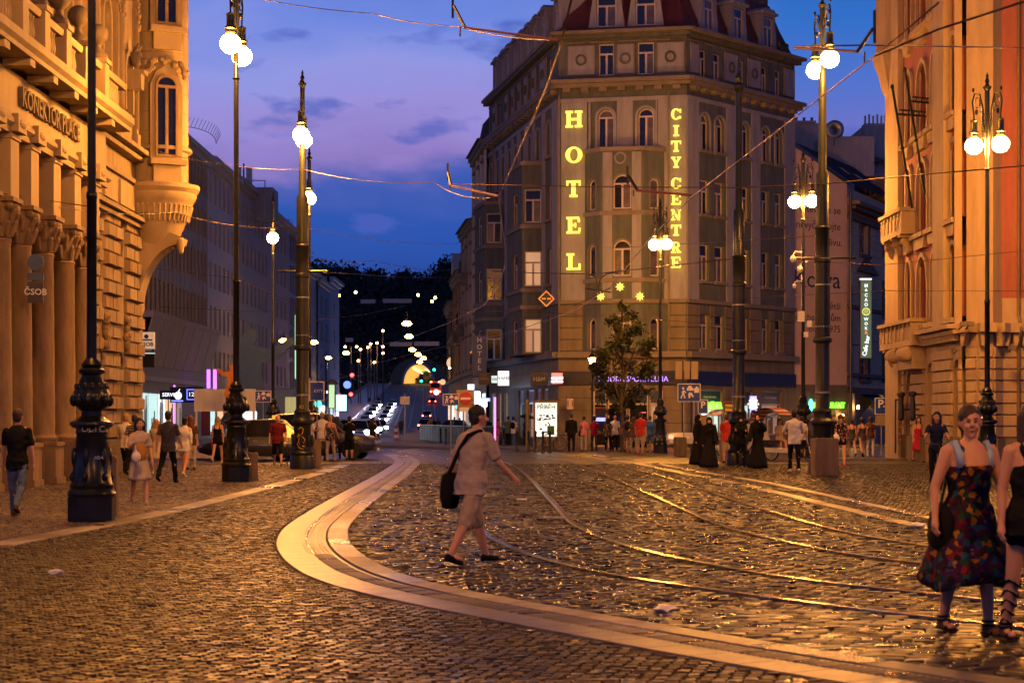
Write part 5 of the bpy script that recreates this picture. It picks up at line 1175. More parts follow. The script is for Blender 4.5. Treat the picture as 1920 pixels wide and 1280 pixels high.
for z, d, m_ in ((14.35, .25, 'stoned'), (14.9, .5, 'stoned'), (15.15, .75, 'stone'), (5.4, .25, 'stoned'), (9.3, .15, 'stoned'), (4.4, .3, 'stoned')): MB().box(0, LB, -d, -.004, z - .9 + (zrr - 15.4), z - .7 + (zrr - 15.4)).obj('cornice', M[m_], gh, fb.M)
orn_ = MB()
for i in range(int(LB / .3)): orn_.ell((i * .3 + .15, -.06, zrr - 1.75), (.12, .08, .22), 6, 5)
orn_.obj('frieze_relief', M['stoned'], gh, fb.M)['kind'] = 'stuff'
# roof: slopes from ridge down to the eave over the front wall
ra, rb = FG.M @ Vector((0, 0, zl)), FG.M @ Vector((LG, 0, zrr)); e1 = fb.M @ Vector((LB, -.5, zrr - .05)); r1 = ra + (e1 - rb) + Vector((0, 0, 0))
MB().add([ra + Vector((-.2, -.1, .15)), rb + Vector((0, -.3, .1)), e1, r1, ra + Vector((0, 8, -4)), r1 + Vector((0, 8, -4))], [(0, 1, 2, 3), (0, 3, 5, 4)]).obj('roof', M['roofd'], gh)
for t0, t1, u0, u1 in ((.35, .42, .45, .62), (.55, .63, .5, .66), (.78, .86, .55, .7)):
    def rp(u, v): return ra.lerp(rb, v).lerp(r1.lerp(e1, v), u) + Vector((0, -.1, .22))
    MB().add([rp(t0, u0), rp(t0, u1), rp(t1, u1), rp(t1, u0)], [(0, 1, 2, 3)]).obj('roof_window', mat('skylight_glass', (.25, .35, .5), .1, spec=.8), gh)
tile = MB()
for k in range(1, 22):
    v = k / 22; a, b = ra.lerp(rb, v) + Vector((0, -.12, .20)), r1.lerp(e1, v) + Vector((0, -.12, .12)); tile.tube([a, b], .03, 3)
tile.obj('tile_courses', M['roofd'], gh)['kind'] = 'stuff'
MB().tube([FG.M @ Vector((LG + .1, -.2, zrr - .3)), FG.M @ Vector((LG + .1, -.2, .2))], .08, 6).obj('downpipe', M['black'], gh)
dv = MB().box(-1.2, 1.2, 0, 2, 0, 1.6).obj('roof_dormer', M['stone'], gh, Matrix.Translation(wp(1650, 378, 117.2))); 
for x in (-.6, .6): window(dv, None, x - .3, x + .3, .3, 1.3, style='two', M_=Matrix(), depth=-.05, panes='curt')
# advert text (flat print)
def wtxt(s, px, py, size, al='RIGHT'):
    x = FG.x(px); tag(text('wall_text', s, size, M['black'], gh, FG.M @ Matrix.Translation((x, -.012, FG.z(x, py))), .004, align=al), None)
for s, px, py, h in (('Otevřete se', 1576, 396, .62), ('a nevyčerpejte', 1576, 426, .62), ('údivu.', 1579, 456, .62), ('Kotva', 1576, 527, 1.45), ('Největší', 1576, 575, .56), ('obchodní dům', 1576, 597, .56), ('od r. 1975', 1576, 618, .56)):
    wtxt(s, px, py, h * .98)
# awning, wall lights, entrances
mb = MB().box(0, LB, -.06, -.004, 0, 3.4).obj('ground_floor_wall', M['hbase'], gh, fb.M); MB().box(0, LG, -.05, -.004, 0, 3.5).obj('ground_floor_wall', M['hbase'], gh, FG.M)
aw = fb.x(1612), fb.x(1644)
MB().add([(aw[0], -.9, 2.55), (aw[1], -.9, 2.55), (aw[1], -.07, 3.0), (aw[0], -.07, 3.0), (aw[0], -.9, 2.4), (aw[1], -.9, 2.4)], [(0, 1, 2, 3), (4, 5, 1, 0)]).obj('awning', M['black'], gh, fb.M)
MB().prism([(aw[0] + .15, 0), (aw[1] - .15, 0), (aw[1] - .15, 1.9), ((aw[0] + aw[1]) / 2, 2.35), (aw[0] + .15, 1.9)], -.09, -.062).obj('arched_door', M['wdark'], gh, fb.M, recalc=True)
M['warm'] = glow('wall_light_glass', (1, .5, .15), 260)
def walllight(px, py, d, lab, s=1.0):
    w = thing('wall_light', lab, 'wall light', M_=Matrix.Translation(wp(px, py, d)))
    MB().box(-.05, .05, 0, .16, -.12, .12).obj('bracket', M['iron'], w); MB().lathe([(.03, -.09), (.07, -.02), (.07, .02), (.03, .09)], 8).obj('glass', M['warm'], w)
walllight(1609, 763, 110.2, 'up-and-down wall light left of the dark awning'); walllight(1663, 759, 116.5, 'wall light behind the blue parking sign'); walllight(1580, 779, 108.6, 'wall light under the green restaurant sign'); walllight(1430, 772, 99.6, 'small wall light left of the tilted blue banner'); walllight(1556, 771, 106.5, 'wall light left of the thick green pole, behind the crowd')
rs_ = thing('restaurant_sign', 'green glowing RESTAURANT letters with a blue-green figure emblem', 'sign', M_=FG.M @ Matrix.Translation((FG.x(1549), -.15, FG.z(FG.x(1549), 760))))
text('lettering', 'RESTAURANT', .46, M['gglow'], rs_, Matrix.Translation((.1, 0, 0)), .04, sx=.80, bold=.012)
MB().ell((-1.22, -.0, .02), (.18, .05, .36), 12, 8).obj('emblem', M['cyglow'], rs_)
mc = thing('macao_sign', 'tall narrow green vertical sign MACAO WOK with lit white letters', 'sign', M_=Matrix.Translation(wp(1623, 597, 109)))
MB().box(-.32, .32, -.14, .14, -2.25, 2.25).obj('case', M['steel'], mc); MB().box(-.29, .29, -.155, -.142, -2.22, 2.18).obj('face', mat('lit_green_face', (.08, .14, .09), .5, emit=(.25, .42, .22), es=.28), mc); MB().box(-.32, .32, -.15, .15, 2.18, 2.27).obj('top_light', M['wglow'], mc)
for i, c_ in enumerate('MACAO'): text('letter', c_, .26, M['wglow'], mc, Matrix.Translation((0, -.17, 1.85 - i * .27)), .004, bold=.004)
for i, c_ in enumerate('WOK'): text('letter', c_, .24, M['wglow'], mc, Matrix.Translation((0, -.17, -.05 - i * .26)), .004, bold=.004)
M['yglow'] = glow('yellow_emblem_light', (.8, .8, .15), 1.1)
mb = MB(); mb.tube([(.2 * math.cos(t * math.pi / 8), -.17, .38 + .2 * math.sin(t * math.pi / 8)) for t in range(16)], .025, 5, closed=True)
for a in range(4): mb.box(-.12, .12, -.18, -.16, .26 + a * .075, .285 + a * .075)
mb.obj('round_emblem', M['yglow'], mc); text('letter', '&', .26, glow('orange_letter_light', (1, .12, .02), 1.2), mc, Matrix.Translation((0, -.17, -.8)), .004, bold=.006)
t_ = text('script_lettering', 'Cafe bar', .34, M['wglow'], mc, Matrix.Translation((0, -.17, -1.55)) @ Matrix.Rotation(R(-80), 4, 'Y'), .004, bold=.006)
for z in (-1.5, 1.5): MB().tube([(-.32, 0, z), (-1.0, .6, z)], .03, 5).obj('arm', M['iron'], mc)
# grey chimneys and dish over the roofs
cb = thing('chimney_house', 'pale roof-top house with a cluster of metal flues', 'building', M_=Matrix.Translation(wp(1635, 262, 128)))
MB().box(-2.2, 1.2, 0, 5, -6, -.4).prism([(-2.2, -.4), (-.6, .9), (.2, .9), (1.2, -.4)], 0, 5).obj('body', M['greyl'], cb, recalc=True); MB().box(-.6, 1.6, -.6, .6, -1.5, 1.0).obj('chimney_stack', M['greyl'], cb)
for k in range(8): MB().tube([(-.5 + k * .27, -.2, .6 if k > 1 else -1.5), (-.5 + k * .27, -.2, 1.55 + .1 * (k % 2))], .07, 6).obj('flue', M['steel'], cb)
MB().add([(-.8, -1, -1), (3, -1, -2.2), (3, 4, -1.2), (-.8, 4, 0)], [(0, 1, 2, 3)]).obj('roof', M['roofd'], cb)
sb_ = thing('roof_stair_house', 'pale blank chimney block behind the right end of the hotel', 'chimney', M_=Matrix.Translation(wp(1515, 240, 122)))
MB().box(-.9, 2.2, 0, 3, -3.5, .3).box(-1.0, .5, -.1, 3, .3, .45).obj('body', M['greyl'], sb_)
for k in range(3): MB().lathe([(.09, .4), (.08, .75), (.12, .8)], 8, (-.6 + k * .5, 1)).obj('flue', M['stoned'], sb_)
ds = thing('satellite_dish', 'round grey satellite dish on the roof right of the big lamp pole', 'satellite dish', M_=Matrix.Translation(wp(1565, 243, 114)))
MB().lathe([(.02, .1), (.3, .06), (.55, -.06), (.55, -.09), (.3, .03), (.02, .07)], 20, (0, 0), 'y').obj('dish', M['steel'], ds, smooth=True); MB().tube([(0, .05, 0), (0, .3, -.9)], .04, 5).tube([(0, 0, -.3), (0, -.5, 0)], .02, 4).obj('mount', M['iron'], ds)
tag(MB().box(-1.6, 1.6, 0, 3, -2.2, .2).obj('roof_block', M['greyl'], None, Matrix.Translation(wp(1590, 262, 117))), 'pale plastered roof block under the satellite dish', 'roof block')
# ================================================================ RED AND CREAM PALACE (right)
pa_ = thing('red_palace', 'cream and red palace with arched windows, balconies and a polygonal corner', 'building')
PX = 15.05; FA = Fr((PX, 76.4), (PX, 64.2)); LA = FA.L
ax = lambda px: max(0, min(LA, FA.x(px)))
def az(px, py): return FA.z(FA.x(px), py)
ao = []
def ra_(px0, px1, z0, z1, ar=1.3): return (FA.x(px0), FA.x(px1), z0, z1, ar)
cols_a = [(1702, 1711), (1722, 1741), (1749, 1760), (1783, 1798)]
for i, (a, b) in enumerate(cols_a):
    dz = 0
    ao.append(ra_(a, b, 12.0, 14.6)); ao.append(ra_(a, b, 8.4, 11.0)); ao.append(ra_(a, b, 5.05, 7.5))
    if i < 3: ao.append(ra_(a, b, 15.9, 17.9, 0))
wall(FA, LA, 4.6, 19.0, ao, M['pink'], pa_, 'upper_wall', depth=.4)
for o in ao:
    window(pa_, FA, *o[:4], arch=o[4], fm='palace', panes=['curt', 'glass'], depth=.3)
    archivolt(FA, *o[:4], 'palace', parent=pa_, t=.17, d=.10, arch=o[4] or .01)
    MB().box(o[0] - .22, o[1] + .22, -.32, -.004, o[2] - .22, o[2] - .06).prism([(o[0] - .1, o[2] - .22), (o[1] + .1, o[2] - .22), (o[1] - .1, o[2] - .62), (o[0] + .1, o[2] - .62)], -.2, -.004).obj('sill', M['palace'], pa_, FA.M)
    c = (o[0] + o[1]) / 2; MB().cap((c - .0, -.12, o[2] + .1), (c, -.12, o[3] - .4), .04, .04, 6).obj('colonnette', M['palace'], pa_, FA.M)
for a, b, d, z0, z1 in ((1670, 1694, .22, 0, 19), (1764, 1785, .30, 4.6, 16.8), (1803, 1812, .25, 4.6, 19)): MB().box(ax(a), ax(b) if b < 1812 else LA, -d, -.003, z0, z1).obj('pilaster', M['palace'], pa_, FA.M)
# carved corbels high on the pilaster
cb2 = MB()
for k in range(7): cb2.tube([(ax(1745) + k * .28, -.2, 17.0), (ax(1745) + k * .28, -.5, 17.3), (ax(1745) + k * .28, -.45, 17.7), (ax(1745) + k * .28, -.95, 18.1)], .07, 6)
cb2.obj('carved_bracket', M['palace'], pa_, FA.M); MB().box(ax(1740), LA, -1.0, -.003, 18.1, 19.0).obj('jetty', M['palace'], pa_, FA.M)
# turret on the far corner
tr = MB().lathe([(.25, 13.9), (.6, 14.5), (.75, 15.1), (.95, 15.6), (1.0, 15.9), (.85, 16.0), (.85, 18.2), (1.0, 18.3), (1.0, 18.6)], 8).obj('corner_turret', M['palace'], pa_, T(PX + .2, 76.0)); 
for k in range(8): a = 2 * math.pi * k / 8; MB().box(-.2, .2, -.15, .15, 18.6, 19.4).obj('merlon', M['palace'], pa_, T(PX + .2 + .9 * math.cos(a), 76.0 + .9 * math.sin(a), 0, a + R(90)))
# balconies
def balcony(x0, x1, z, h=.85, dp=.6):
    b = MB().box(x0, x1, -dp, -.004, z, z + .2).box(x0 - .08, x1 + .08, -dp - .08, -.005, z + h, z + h + .14)
    n = max(2, round((x1 - x0) / .7))
    for k in range(n + 1): c = x0 + (x1 - x0) * k / n; b.box(c - .10 + (.1 if k == 0 else 0) - (.1 if k == n else 0), c + .10 + (.1 if k == 0 else 0) - (.1 if k == n else 0), -dp, -dp + .2, z + .2, z + h)
    b.box(x0, x0 + .1, -dp + .2, -.006, z + .2, z + h); b.box(x1 - .1, x1, -dp + .2, -.006, z + .2, z + h)
    for k in range(n): c = x0 + (x1 - x0) * (k + .5) / n; b.box(c - .12, c + .12, -dp + .02, -dp + .14, z + .2, z + h * .8)
    o = b.obj('balcony', M['palace'], pa_, FA.M)
    for k in (0, 1, 2):
        c = x0 + (x1 - x0) * (.12 + .38 * k); m_ = MB(); m_.prism([(c - .12, z - .1), (c + .12, z - .1), (c + .12, z), (c - .12, z)], -dp, -.005)
        m_.ell((c, -dp + .2, z - .25), (.09, .16, .15), 8, 6).ell((c, -.22, z - .42), (.09, .2, .26), 8, 6).obj('scroll_bracket', M['palace'], o)
balcony(FA.x(1680), FA.x(1720), 7.85 + .6); balcony(FA.x(1678), FA.x(1739), 4.25)
# ground storey: rusticated, arches
go = [(FA.x(1699), FA.x(1710), .2, 3.3, 1), (FA.x(1738), FA.x(1751), 0, 3.6, 1), (FA.x(1788), FA.x(1800), .2, 3.6, 1)]
wall(FA, LA, 0, 4.6, go, M['palace'], pa_, 'ground_floor_wall', depth=.6)
for o in go: MB().box(o[0], o[1], .5, .56, o[2], o[3] - .1).obj('door_leaf', M['stoned'], pa_, FA.M)
sp = [(0, go[0][0] - .05), (go[0][1] + .05, go[1][0] - .3), (go[1][1] + .05, go[2][0] - .05), (go[2][1] + .05, LA)]
courses(FA, sp, .95, 4.3, .38, 'palace', parent=pa_, d=.10, g=.035, maxw=2.5)
for a, b in sp: MB().box(a, b, -.2, -.003, 0, .93).obj('plinth', M['stoned'], pa_, FA.M)
for z, d in ((4.42, .35), (4.6, .55)): MB().box(FA.x(1742), LA + .2, -d, -.004, z, z + .15).obj('cornice', M['palace'], pa_, FA.M)
fl2 = MB()
for k in range(34): x = FA.x(1742) + k * .16; fl2.box(x, x + .08, -.30, -.10, 4.2, 4.42) if x < LA else None
fl2.obj('dentils', M['palace'], pa_, FA.M)['kind'] = 'stuff'
MB().prism([(FA.x(1700), 3.4), (FA.x(1736), 3.4), (FA.x(1736), 4.25), (FA.x(1700), 4.25)], -.5, -.005).obj('door_hood', M['palace'], pa_, FA.M, recalc=True)
for px in (1705, 1724, 1733): MB().ell((FA.x(px), -.6, 3.95), (.25, .3, .28), 10, 8).obj('scroll_bracket', M['palace'], pa_, FA.M, smooth=True)
for px, lab in ((1707, 'tall dark torch lamp left of the palace doorway'), (1729, 'tall dark torch lamp right of the palace doorway')):
    t = thing('torch_lamp', lab, 'lamp', M_=FA.M @ Matrix.Translation((FA.x(px), -.35, 0))); MB().lathe([(.05, 1.5), (.12, 1.6), (.09, 2.4), (.16, 2.45), (.16, 2.55), (.05, 2.6)], 8).obj('lantern', M['black'], t); MB().box(-.03, .03, 0, .35, 1.9, 1.96).obj('bracket', M['black'], t)
# polygon corner and camera-facing wall
cpts = [(PX, 64.2), (PX + .25, 63.6), (PX + .95, 63.25), (PX + 1.15, 63.3)]
pc = [wp(1812, 0, 64.1), wp(1833, 0, 63.7), wp(1862, 0, 63.7), wp(1878, 0, 64.1)]; pc = [(p.x, p.y) for p in pc]
for i in range(3):
    f = Fr(pc[i], pc[i + 1]); wall(f, f.L, 0, 19, [], M['palace'], pa_, 'corner_wall'); courses(f, [(0, f.L)], .95, 4.3, .38, 'palace', parent=pa_, d=.08, g=.035); MB().box(0, f.L, -.18, -.003, 0, .93).obj('plinth', M['stoned'], pa_, f.M)
    MB().box(-.02, f.L + .02, -.45, -.003, 4.45, 4.75).obj('cornice', M['palace'], pa_, f.M)
    dn = MB(); 
    for k in range(max(1, int(f.L / .3))): dn.prism([(k * .3 + .05, 4.0), (k * .3 + .15, 4.0), (k * .3 + .25, 4.45), (k * .3 - .0, 4.45)], -.32, -.10)
    dn.obj('dentils', M['palace'], pa_, f.M, recalc=True)['kind'] = 'stuff'
f = Fr(pc[3], (40, 64.3)); FW = f
wall(f, f.L, 4.7, 19, [(1.6, 2.8, 9, 12, 1.3)], M['pink'], pa_, 'side_wall'); wall(f, f.L, 0, 4.7, [], M['palace'], pa_, 'side_wall'); courses(f, [(0, 3.2)], .95, 4.3, .38, 'palace', parent=pa_, d=.06, g=.035, maxw=1.4)
MB().box(0, f.L, -.18, -.003, 0, .93).obj('plinth', M['stoned'], pa_, f.M); MB().box(0, f.L, -.45, -.003, 4.45, 4.75).obj('cornice', M['palace'], pa_, f.M); MB().box(0, f.L, -.09, -.003, 4.76, 5.6).obj('cream_band', M['palace'], pa_, f.M); MB().box(0, f.L, -.15, -.003, 17.6, 19).obj('cream_band', M['palace'], pa_, f.M)
dn = MB()
for k in range(10): dn.prism([(k * .3 + .05, 4.0), (k * .3 + .15, 4.0), (k * .3 + .25, 4.45), (k * .3 - .0, 4.45)], -.32, -.10)
dn.obj('dentils', M['palace'], pa_, f.M, recalc=True)['kind'] = 'stuff'
for px in (1908,):
    x = f.x(px); MB().tube([(x, -.12, 19), (x, -.12, 5), (x, -.5, 4.5), (x, -.12, 4.0), (x, -.12, 1.0)], .06, 6).obj('downpipe', M['stoned'], pa_, f.M)
window(pa_, f, 1.6, 2.8, 9, 12, arch=1.3, fm='palace')
MB().box(PX + .5, 40, 64.8, 76, 0, 19).obj('body', M['palace'], pa_)
# framed sign, cameras on the palace
cs2 = thing('framed_hanging_sign', 'tall thin black-framed sign with red letters ART SHOP at the palace corner', 'sign', M_=Matrix.Translation(wp(1686, 785, 73.0)))
MB().box(-.17, -.12, -.05, .05, -1.3, .75).box(-.17, .16, -.05, .05, .70, .75).obj('frame', M['black'], cs2)
for i, c_ in enumerate('CHAPEAU'): text('letter', c_, .24, M['bordeaux'], cs2, Matrix.Translation((.04, -.03, .5 - i * .235)), .01, bold=.004)
tag(cs2, 'tall thin black-framed sign with red letters CHAPEAU at the palace corner')
for px, py, lab in ((1806, 607, 'camera box on the ledge, left one of the pair by the palace corner'), (1818, 607, 'camera box on the ledge, right one of the pair by the palace corner'), (1898, 651, 'small camera under the ledge at the right edge of the palace'), (1796, 653, 'small camera box under the ledge left of the palace corner')):
    c = thing('security_camera', lab, 'camera', M_=Matrix.Translation(wp(px, py, 63.0))); MB().box(-.1, .1, -.16, .1, -.07, .07).obj('housing', M['stoned'], c); MB().tube([(0, .1, -.05), (0, .6, -.15)], .03, 5).obj('arm', M['stoned'], c)
for (a, b, c_, d_), lab, br_ in (((1710, 390, 1673, 163), 'left of the two leaning flagpoles on the palace balcony', (1693, 217)), ((1738, 390, 1697, 132), 'right of the two leaning flagpoles on the palace balcony', (1722, 190))):
    fp = thing('flagpole', lab, 'flagpole', group='flagpoles'); p0, p1 = wp(a, b, 70), wp(c_, d_, 68); MB().tube([p0, p1], .045, 6).obj('pole', M['iron'], fp); MB().ell(p1, (.07, .07, .1), 8, 6).ell(p0.lerp(p1, .5), (.07, .07, .07), 8, 6).obj('finial', M['iron'], fp)
    q = p0.lerp(p1, .78); bq = MB().tube([q, q + Vector((1.2, .8, .05))], .04, 5).tube([q + Vector((.1, 0, .15)), q + Vector((1.2, .8, .2))], .03, 5)
    for k in range(5): bq.tube([q + Vector((.2 + k * .22, .1 + k * .14, -.02)), q + Vector((.28 + k * .22, .1 + k * .14, .2))], .025, 4)
    bq.obj('bracket', M['iron'], fp)
# ================================================================ STREET LAMPS
BASE = [(.36, .37), (.38, .42), (.36, .47), (.33, .5), (.345, .55), (.31, .6), (.27, .95), (.235, 1.34), (.25, 1.37), (.24, 1.42), (.30, 1.45), (.34, 1.49), (.335, 1.53), (.22, 1.58), (.16, 1.63), (.16, 1.7), (.20, 1.73), (.27, 1.80), (.305, 1.89), (.28, 2.0), (.21, 2.13), (.15, 2.26), (.20, 2.29), (.205, 2.34), (.14, 2.38), (.165, 2.42), (.13, 2.47), (.085, 2.52)]
def lamp_head(root, zg, yaw, arm=.42, m='iron', r=.26, single=False):
    H = MB(); top = zg + 2.1
    H.tube([(0, 0, zg - .3), (0, 0, top - .45)], .075, 8); H.lathe([(.05, top - .5), (.10, top - .45), (.14, top - .38), (.08, top - .34), (.04, top - .28), (.075, top - .2), (.03, top - .1), (.045, top - .06), (.005, top + .06)], 8)
    H.obj('finial_post', M[m], root)
    for s in ((1,) if single else (1, -1)):
        A = MB(); c = Vector((math.cos(yaw) * s, math.sin(yaw) * s, 0)); P = lambda u, z: tuple(c * u + Vector((0, 0, z)))
        A.tube([P(.06, zg + .2), P(.12, zg + .75), P(.13, zg + 1.1), P(arm * .55, zg + 1.52), P(arm * .95, zg + 1.55), P(arm * 1.12, zg + 1.3), P(arm * 1.05, zg + 1.05), P(arm, zg + .95), P(arm, zg + .75)], .024, 6)
        A.tube([P(arm * 1.0 + .2 * arm * math.cos(t) - arm * .25, zg + 1.28 + .15 * math.sin(t)) for t in np.linspace(0, 5.2, 9)], .02, 5)
        A.tube([P(arm * .45 + .14 * arm * math.cos(t), zg + 1.12 + .14 * math.sin(t)) for t in np.linspace(0, 5.6, 8)], .018, 5)
        A.tube([P(.16, zg - .1), P(.16, zg + 1.15)], .018, 5)
        for k in range(6): A.tube([P(.07, zg + .0 + k * .18), P(.16, zg + .09 + k * .18)], .014, 4)
        A.ell(P(arm * 1.05, zg + 1.66), (.04, .04, .07), 6, 5).ell(P(arm * .8, zg + 1.0), (.05, .05, .09), 6, 5)
        A.obj('scroll_arm', M[m], root)
        cx, cy = (c * arm).x, (c * arm).y
        MB().lathe([(.02, zg + .80), (.035, zg + .78), (.12, zg + .74), (.10, zg + .70), (.10, zg + .44), (.14, zg + .42), (.15, zg + .38), (.12, zg + .35), (.13, zg + .28), (.10, zg + .22), (.13, zg + .20)], 12, (cx, cy)).obj('lamp_cap', M[m], root)
        g = MB().ell((cx, cy, zg), (r, r, r * .96), 20, 12).obj('globe', M['globe'], root, smooth=True)
def lamp(lab, px, d, zg, yaw, kind='thin', m='iron', py=None, base=True, single=False, arm=.42, ztop=None, group='ornate globe lamps', rb=1.0):
    p = wp(px, 785, d); root = thing('street_lamp', lab, 'street lamp', (p.x, p.y, 0), 0, group)
    if kind == 'thin':
        b = MB().lathe([(r * rb, z) for r, z in BASE], 28).obj('base', M[m], root, smooth=True, angle=35)
        MB().prismz([(.36 * rb * math.cos(R(22.5 + 45 * k)) * 1.03, .36 * rb * math.sin(R(22.5 + 45 * k)) * 1.03) for k in range(8)], 0, .37).obj('plinth', M[m], b, recalc=True)
        o = MB()
        for k in range(12):
            a = k * math.pi / 6; o.ell((.285 * rb * math.cos(a), .285 * rb * math.sin(a), 1.87), (.06, .06, .10), 6, 6); o.ell((.225 * rb * math.cos(a + .26), .225 * rb * math.sin(a + .26), 2.07), (.045, .045, .075), 6, 5)
        for k in range(6):
            a = k * math.pi / 3 + .4; o.ell((.27 * math.cos(a) * rb, .27 * math.sin(a) * rb, .98), (.05, .05, .16), 6, 6); o.ell((.30 * math.cos(a) * rb, .30 * math.sin(a) * rb, .68), (.05, .05, .07), 6, 5)
        o.obj('cast_ornament', M[m], b, smooth=True)['kind'] = 'stuff'
        MB().lathe([(.082, 2.5), (.078, 5.0), (.09, 5.02), (.09, 5.09), (.068, 5.12), (.062, zg - .75), (.10, zg - .72), (.06, zg - .66), (.055, zg - .2)], 12).obj('pole', M[m], root, smooth=True, angle=40)
    else:
        k = rb
        MB().lathe([(.40, 0), (.40, .36), (.37, .42), (.40, .50), (.34, .56), (.30, .6), (.265, 1.35), (.29, 1.4), (.36, 1.46), (.36, 1.52), (.27, 1.6), (.25, 1.75), (.27, 1.8), (.205, 1.9), (.205, 3.75), (.27, 3.78), (.28, 3.84), (.27, 3.9), (.225, 3.93), (.22, 6.05), (.25, 6.08), (.25, 6.16), (.205, 6.2), (.205, 7.0), (.225, 7.03), (.225, 7.08), (.19, 7.12), (.19, 8.6), (.12, 8.7), (.11, (zg if zg else ztop) - .6), (.09, (zg if zg else ztop) - .2)], 24).obj('pole', M[m], root, smooth=True, angle=35)
        for z in (2.3, 4.2, 5.4): MB().lathe([(.205, z), (.225, z + .01), (.225, z + .05), (.205, z + .06)], 20).obj('steel_band', M['steel'], root)
        o = MB()
        for q in range(8): a = q * math.pi / 4; o.ell((.31 * math.cos(a), .31 * math.sin(a), .9), (.05, .05, .2), 6, 6)
        o.obj('cast_ornament', M[m], root, smooth=True)['kind'] = 'stuff'
    if zg: lamp_head(root, zg, yaw, arm, m, single=single)
    return root
L1 = lamp('nearest lamp post with thick black cast base, its globes above the picture', 172, 29.9, 10.8, R(75))
L2 = lamp('second black lamp post, pair of blazing globes at the top left of the sky', 443, 48.6, 10.9, R(-91.5), arm=.85)
L3 = lamp('thick green pole with yellow graffiti on its base and globes one behind the other', 567, 61.0, 10.5, R(-88), 'thick', 'irong', arm=.6)
lamp('lamp just behind the graffitied green pole, only one globe showing', 580, 82, 11.0, R(-88), arm=.3)
lamp('slim lamp post with a single bright globe between the two left poles', 512, 88, 9.85, R(-90), single=True, arm=.1)
L5 = lamp('thick green pole with two huge globes behind a square stone block', 1542, 55.2, 11.75, R(-86), 'thick', 'irong', arm=.9)
lamp('slim black lamp with two globes standing before the palace corner', 1851, 57, 9.7, R(-30), arm=.40, rb=.9)
lamp('slim lamp with two globes and white cameras, before the advert wall', 1506, 78, 10.4, R(-22), arm=.36, rb=.95)
lamp('slim black lamp with two globes standing before the hotel corner', 1238, 88.9, 9.65, R(-25), arm=.30, rb=.9)
tp = lamp('tall plain dark pole without lamp in front of the hotel', 1385, 65, None, 0, 'thick', 'iron', ztop=13.2, group='plain poles')
MB().lathe([(.11, 12.6), (.19, 12.75), (.19, 12.85), (.1, 12.95), (.12, 13.1), (.05, 13.3), (.05, 13.6), (.01, 14.0)], 12).obj('finial', M['iron'], tp)
lamp('lamp post of the left row standing before the picture, unseen beside the viewer', 0, 1, 10.6, R(80)).location = (-8.6, 9.5, 0)
lamp('lamp post standing behind the viewer on the right side of the square', 0, 1, 10.7, R(70)).location = (6.8, 5, 0)
lamp('lamp post of the right row beyond the right edge of the picture', 0, 1, 10.8, R(70)).location = (12.2, 28, 0)
def curveon(root, pts, r0, w, m, nm):
    mb = MB(); P = []
    for a, z in pts: rad = np.interp(z, [.5, .6, 1.35, 1.4], [.36, .31, .275, .30]) * r0 + .006; P.append((rad * math.cos(a), rad * math.sin(a), z))
    mb.tube(P, w, 4); mb.obj(nm, m, root)
M['yellowp'] = mat('yellow_spray_paint', (.75, .45, .05), .6)
a0 = -math.pi / 2
curveon(L3, [(a0 - .35, 1.25), (a0 - .1, 1.32), (a0 + .2, 1.26), (a0 + .1, 1.12), (a0 - .2, 1.05), (a0 + .15, 1.0), (a0 + .4, .92), (a0 + .2, .82), (a0 - .25, .84), (a0 - .1, .75), (a0 + .3, .70)], 1.0, .016, M['yellowp'], 'graffiti_tag')
curveon(L3, [(a0 - .5, 1.0), (a0 - .3, 1.12), (a0 - .25, .9), (a0 - .45, .78), (a0 - .2, .66), (a0 + .2, .62)], 1.0, .014, M['yellowp'], 'graffiti_tag')
text('graffiti_tag', 'OLTC', .14, M['greyl'], L1, Matrix.Translation((.08, -.27, 1.44 - .02)), .003); text('sticker', 'ADA', .07, M['white'], L1, Matrix.Translation((.17, -.27, .98)), .003)
text('graffiti_tag', 'KI', .16, M['yellowp'], L3, Matrix.Translation((0, -.25, 1.95)), .003)
# arms on thick poles
def arm(root, z, x0, x1, r=.03, nm='cross_arm', m='iron', dz=0): MB().tube([(x0, 0, z), (x1, 0, z + dz)], r, 6).obj(nm, M[m], root)
arm(L3, 6.0 + .27, -.8, .8); arm(L5, 6.2, -.75, .95)

# stone blocks next to the poles
def block(lab, px, d, w, h, m='stone', rz=0, z0=0):
    p = wp(px, 785, d); o = MB(); b = bmesh.new(); bmesh.ops.create_cube(b, size=1)
    for v in b.verts: v.co = Vector((v.co.x * w, v.co.y * w, (v.co.z + .5) * h))
    bmesh.ops.bevel(b, geom=b.edges[:], offset=.025, segments=2, affect='EDGES'); me = bpy.data.meshes.new('stone_block'); b.to_mesh(me); b.free(); me.materials.append(M[m]); tag(put('concrete_block', me, None, T(p.x, p.y, z0, rz)), lab, 'stone block')
block('square stone block standing in front of the big lamp pole on the right', 1546, 53.9, .66, 1.04, 'stone', .06); block('brown stone block behind the nearest lamp base', 196, 31.2, .42, .98, 'stone', .1); block('low stone block right of the second lamp base', 472, 49.2, .32, .72, 'stone', .1); block('stone block right of the graffitied pole base', 590, 61.8, .42, .92, 'stone', .1)
block('square stone bin on the plaza near the hotel lamp', 1275, 80, .46, .82, 'stoned', .2); block('stone bin behind the women in black, left of the plain pole', 1361, 70, .40, .92, 'stone', .1)
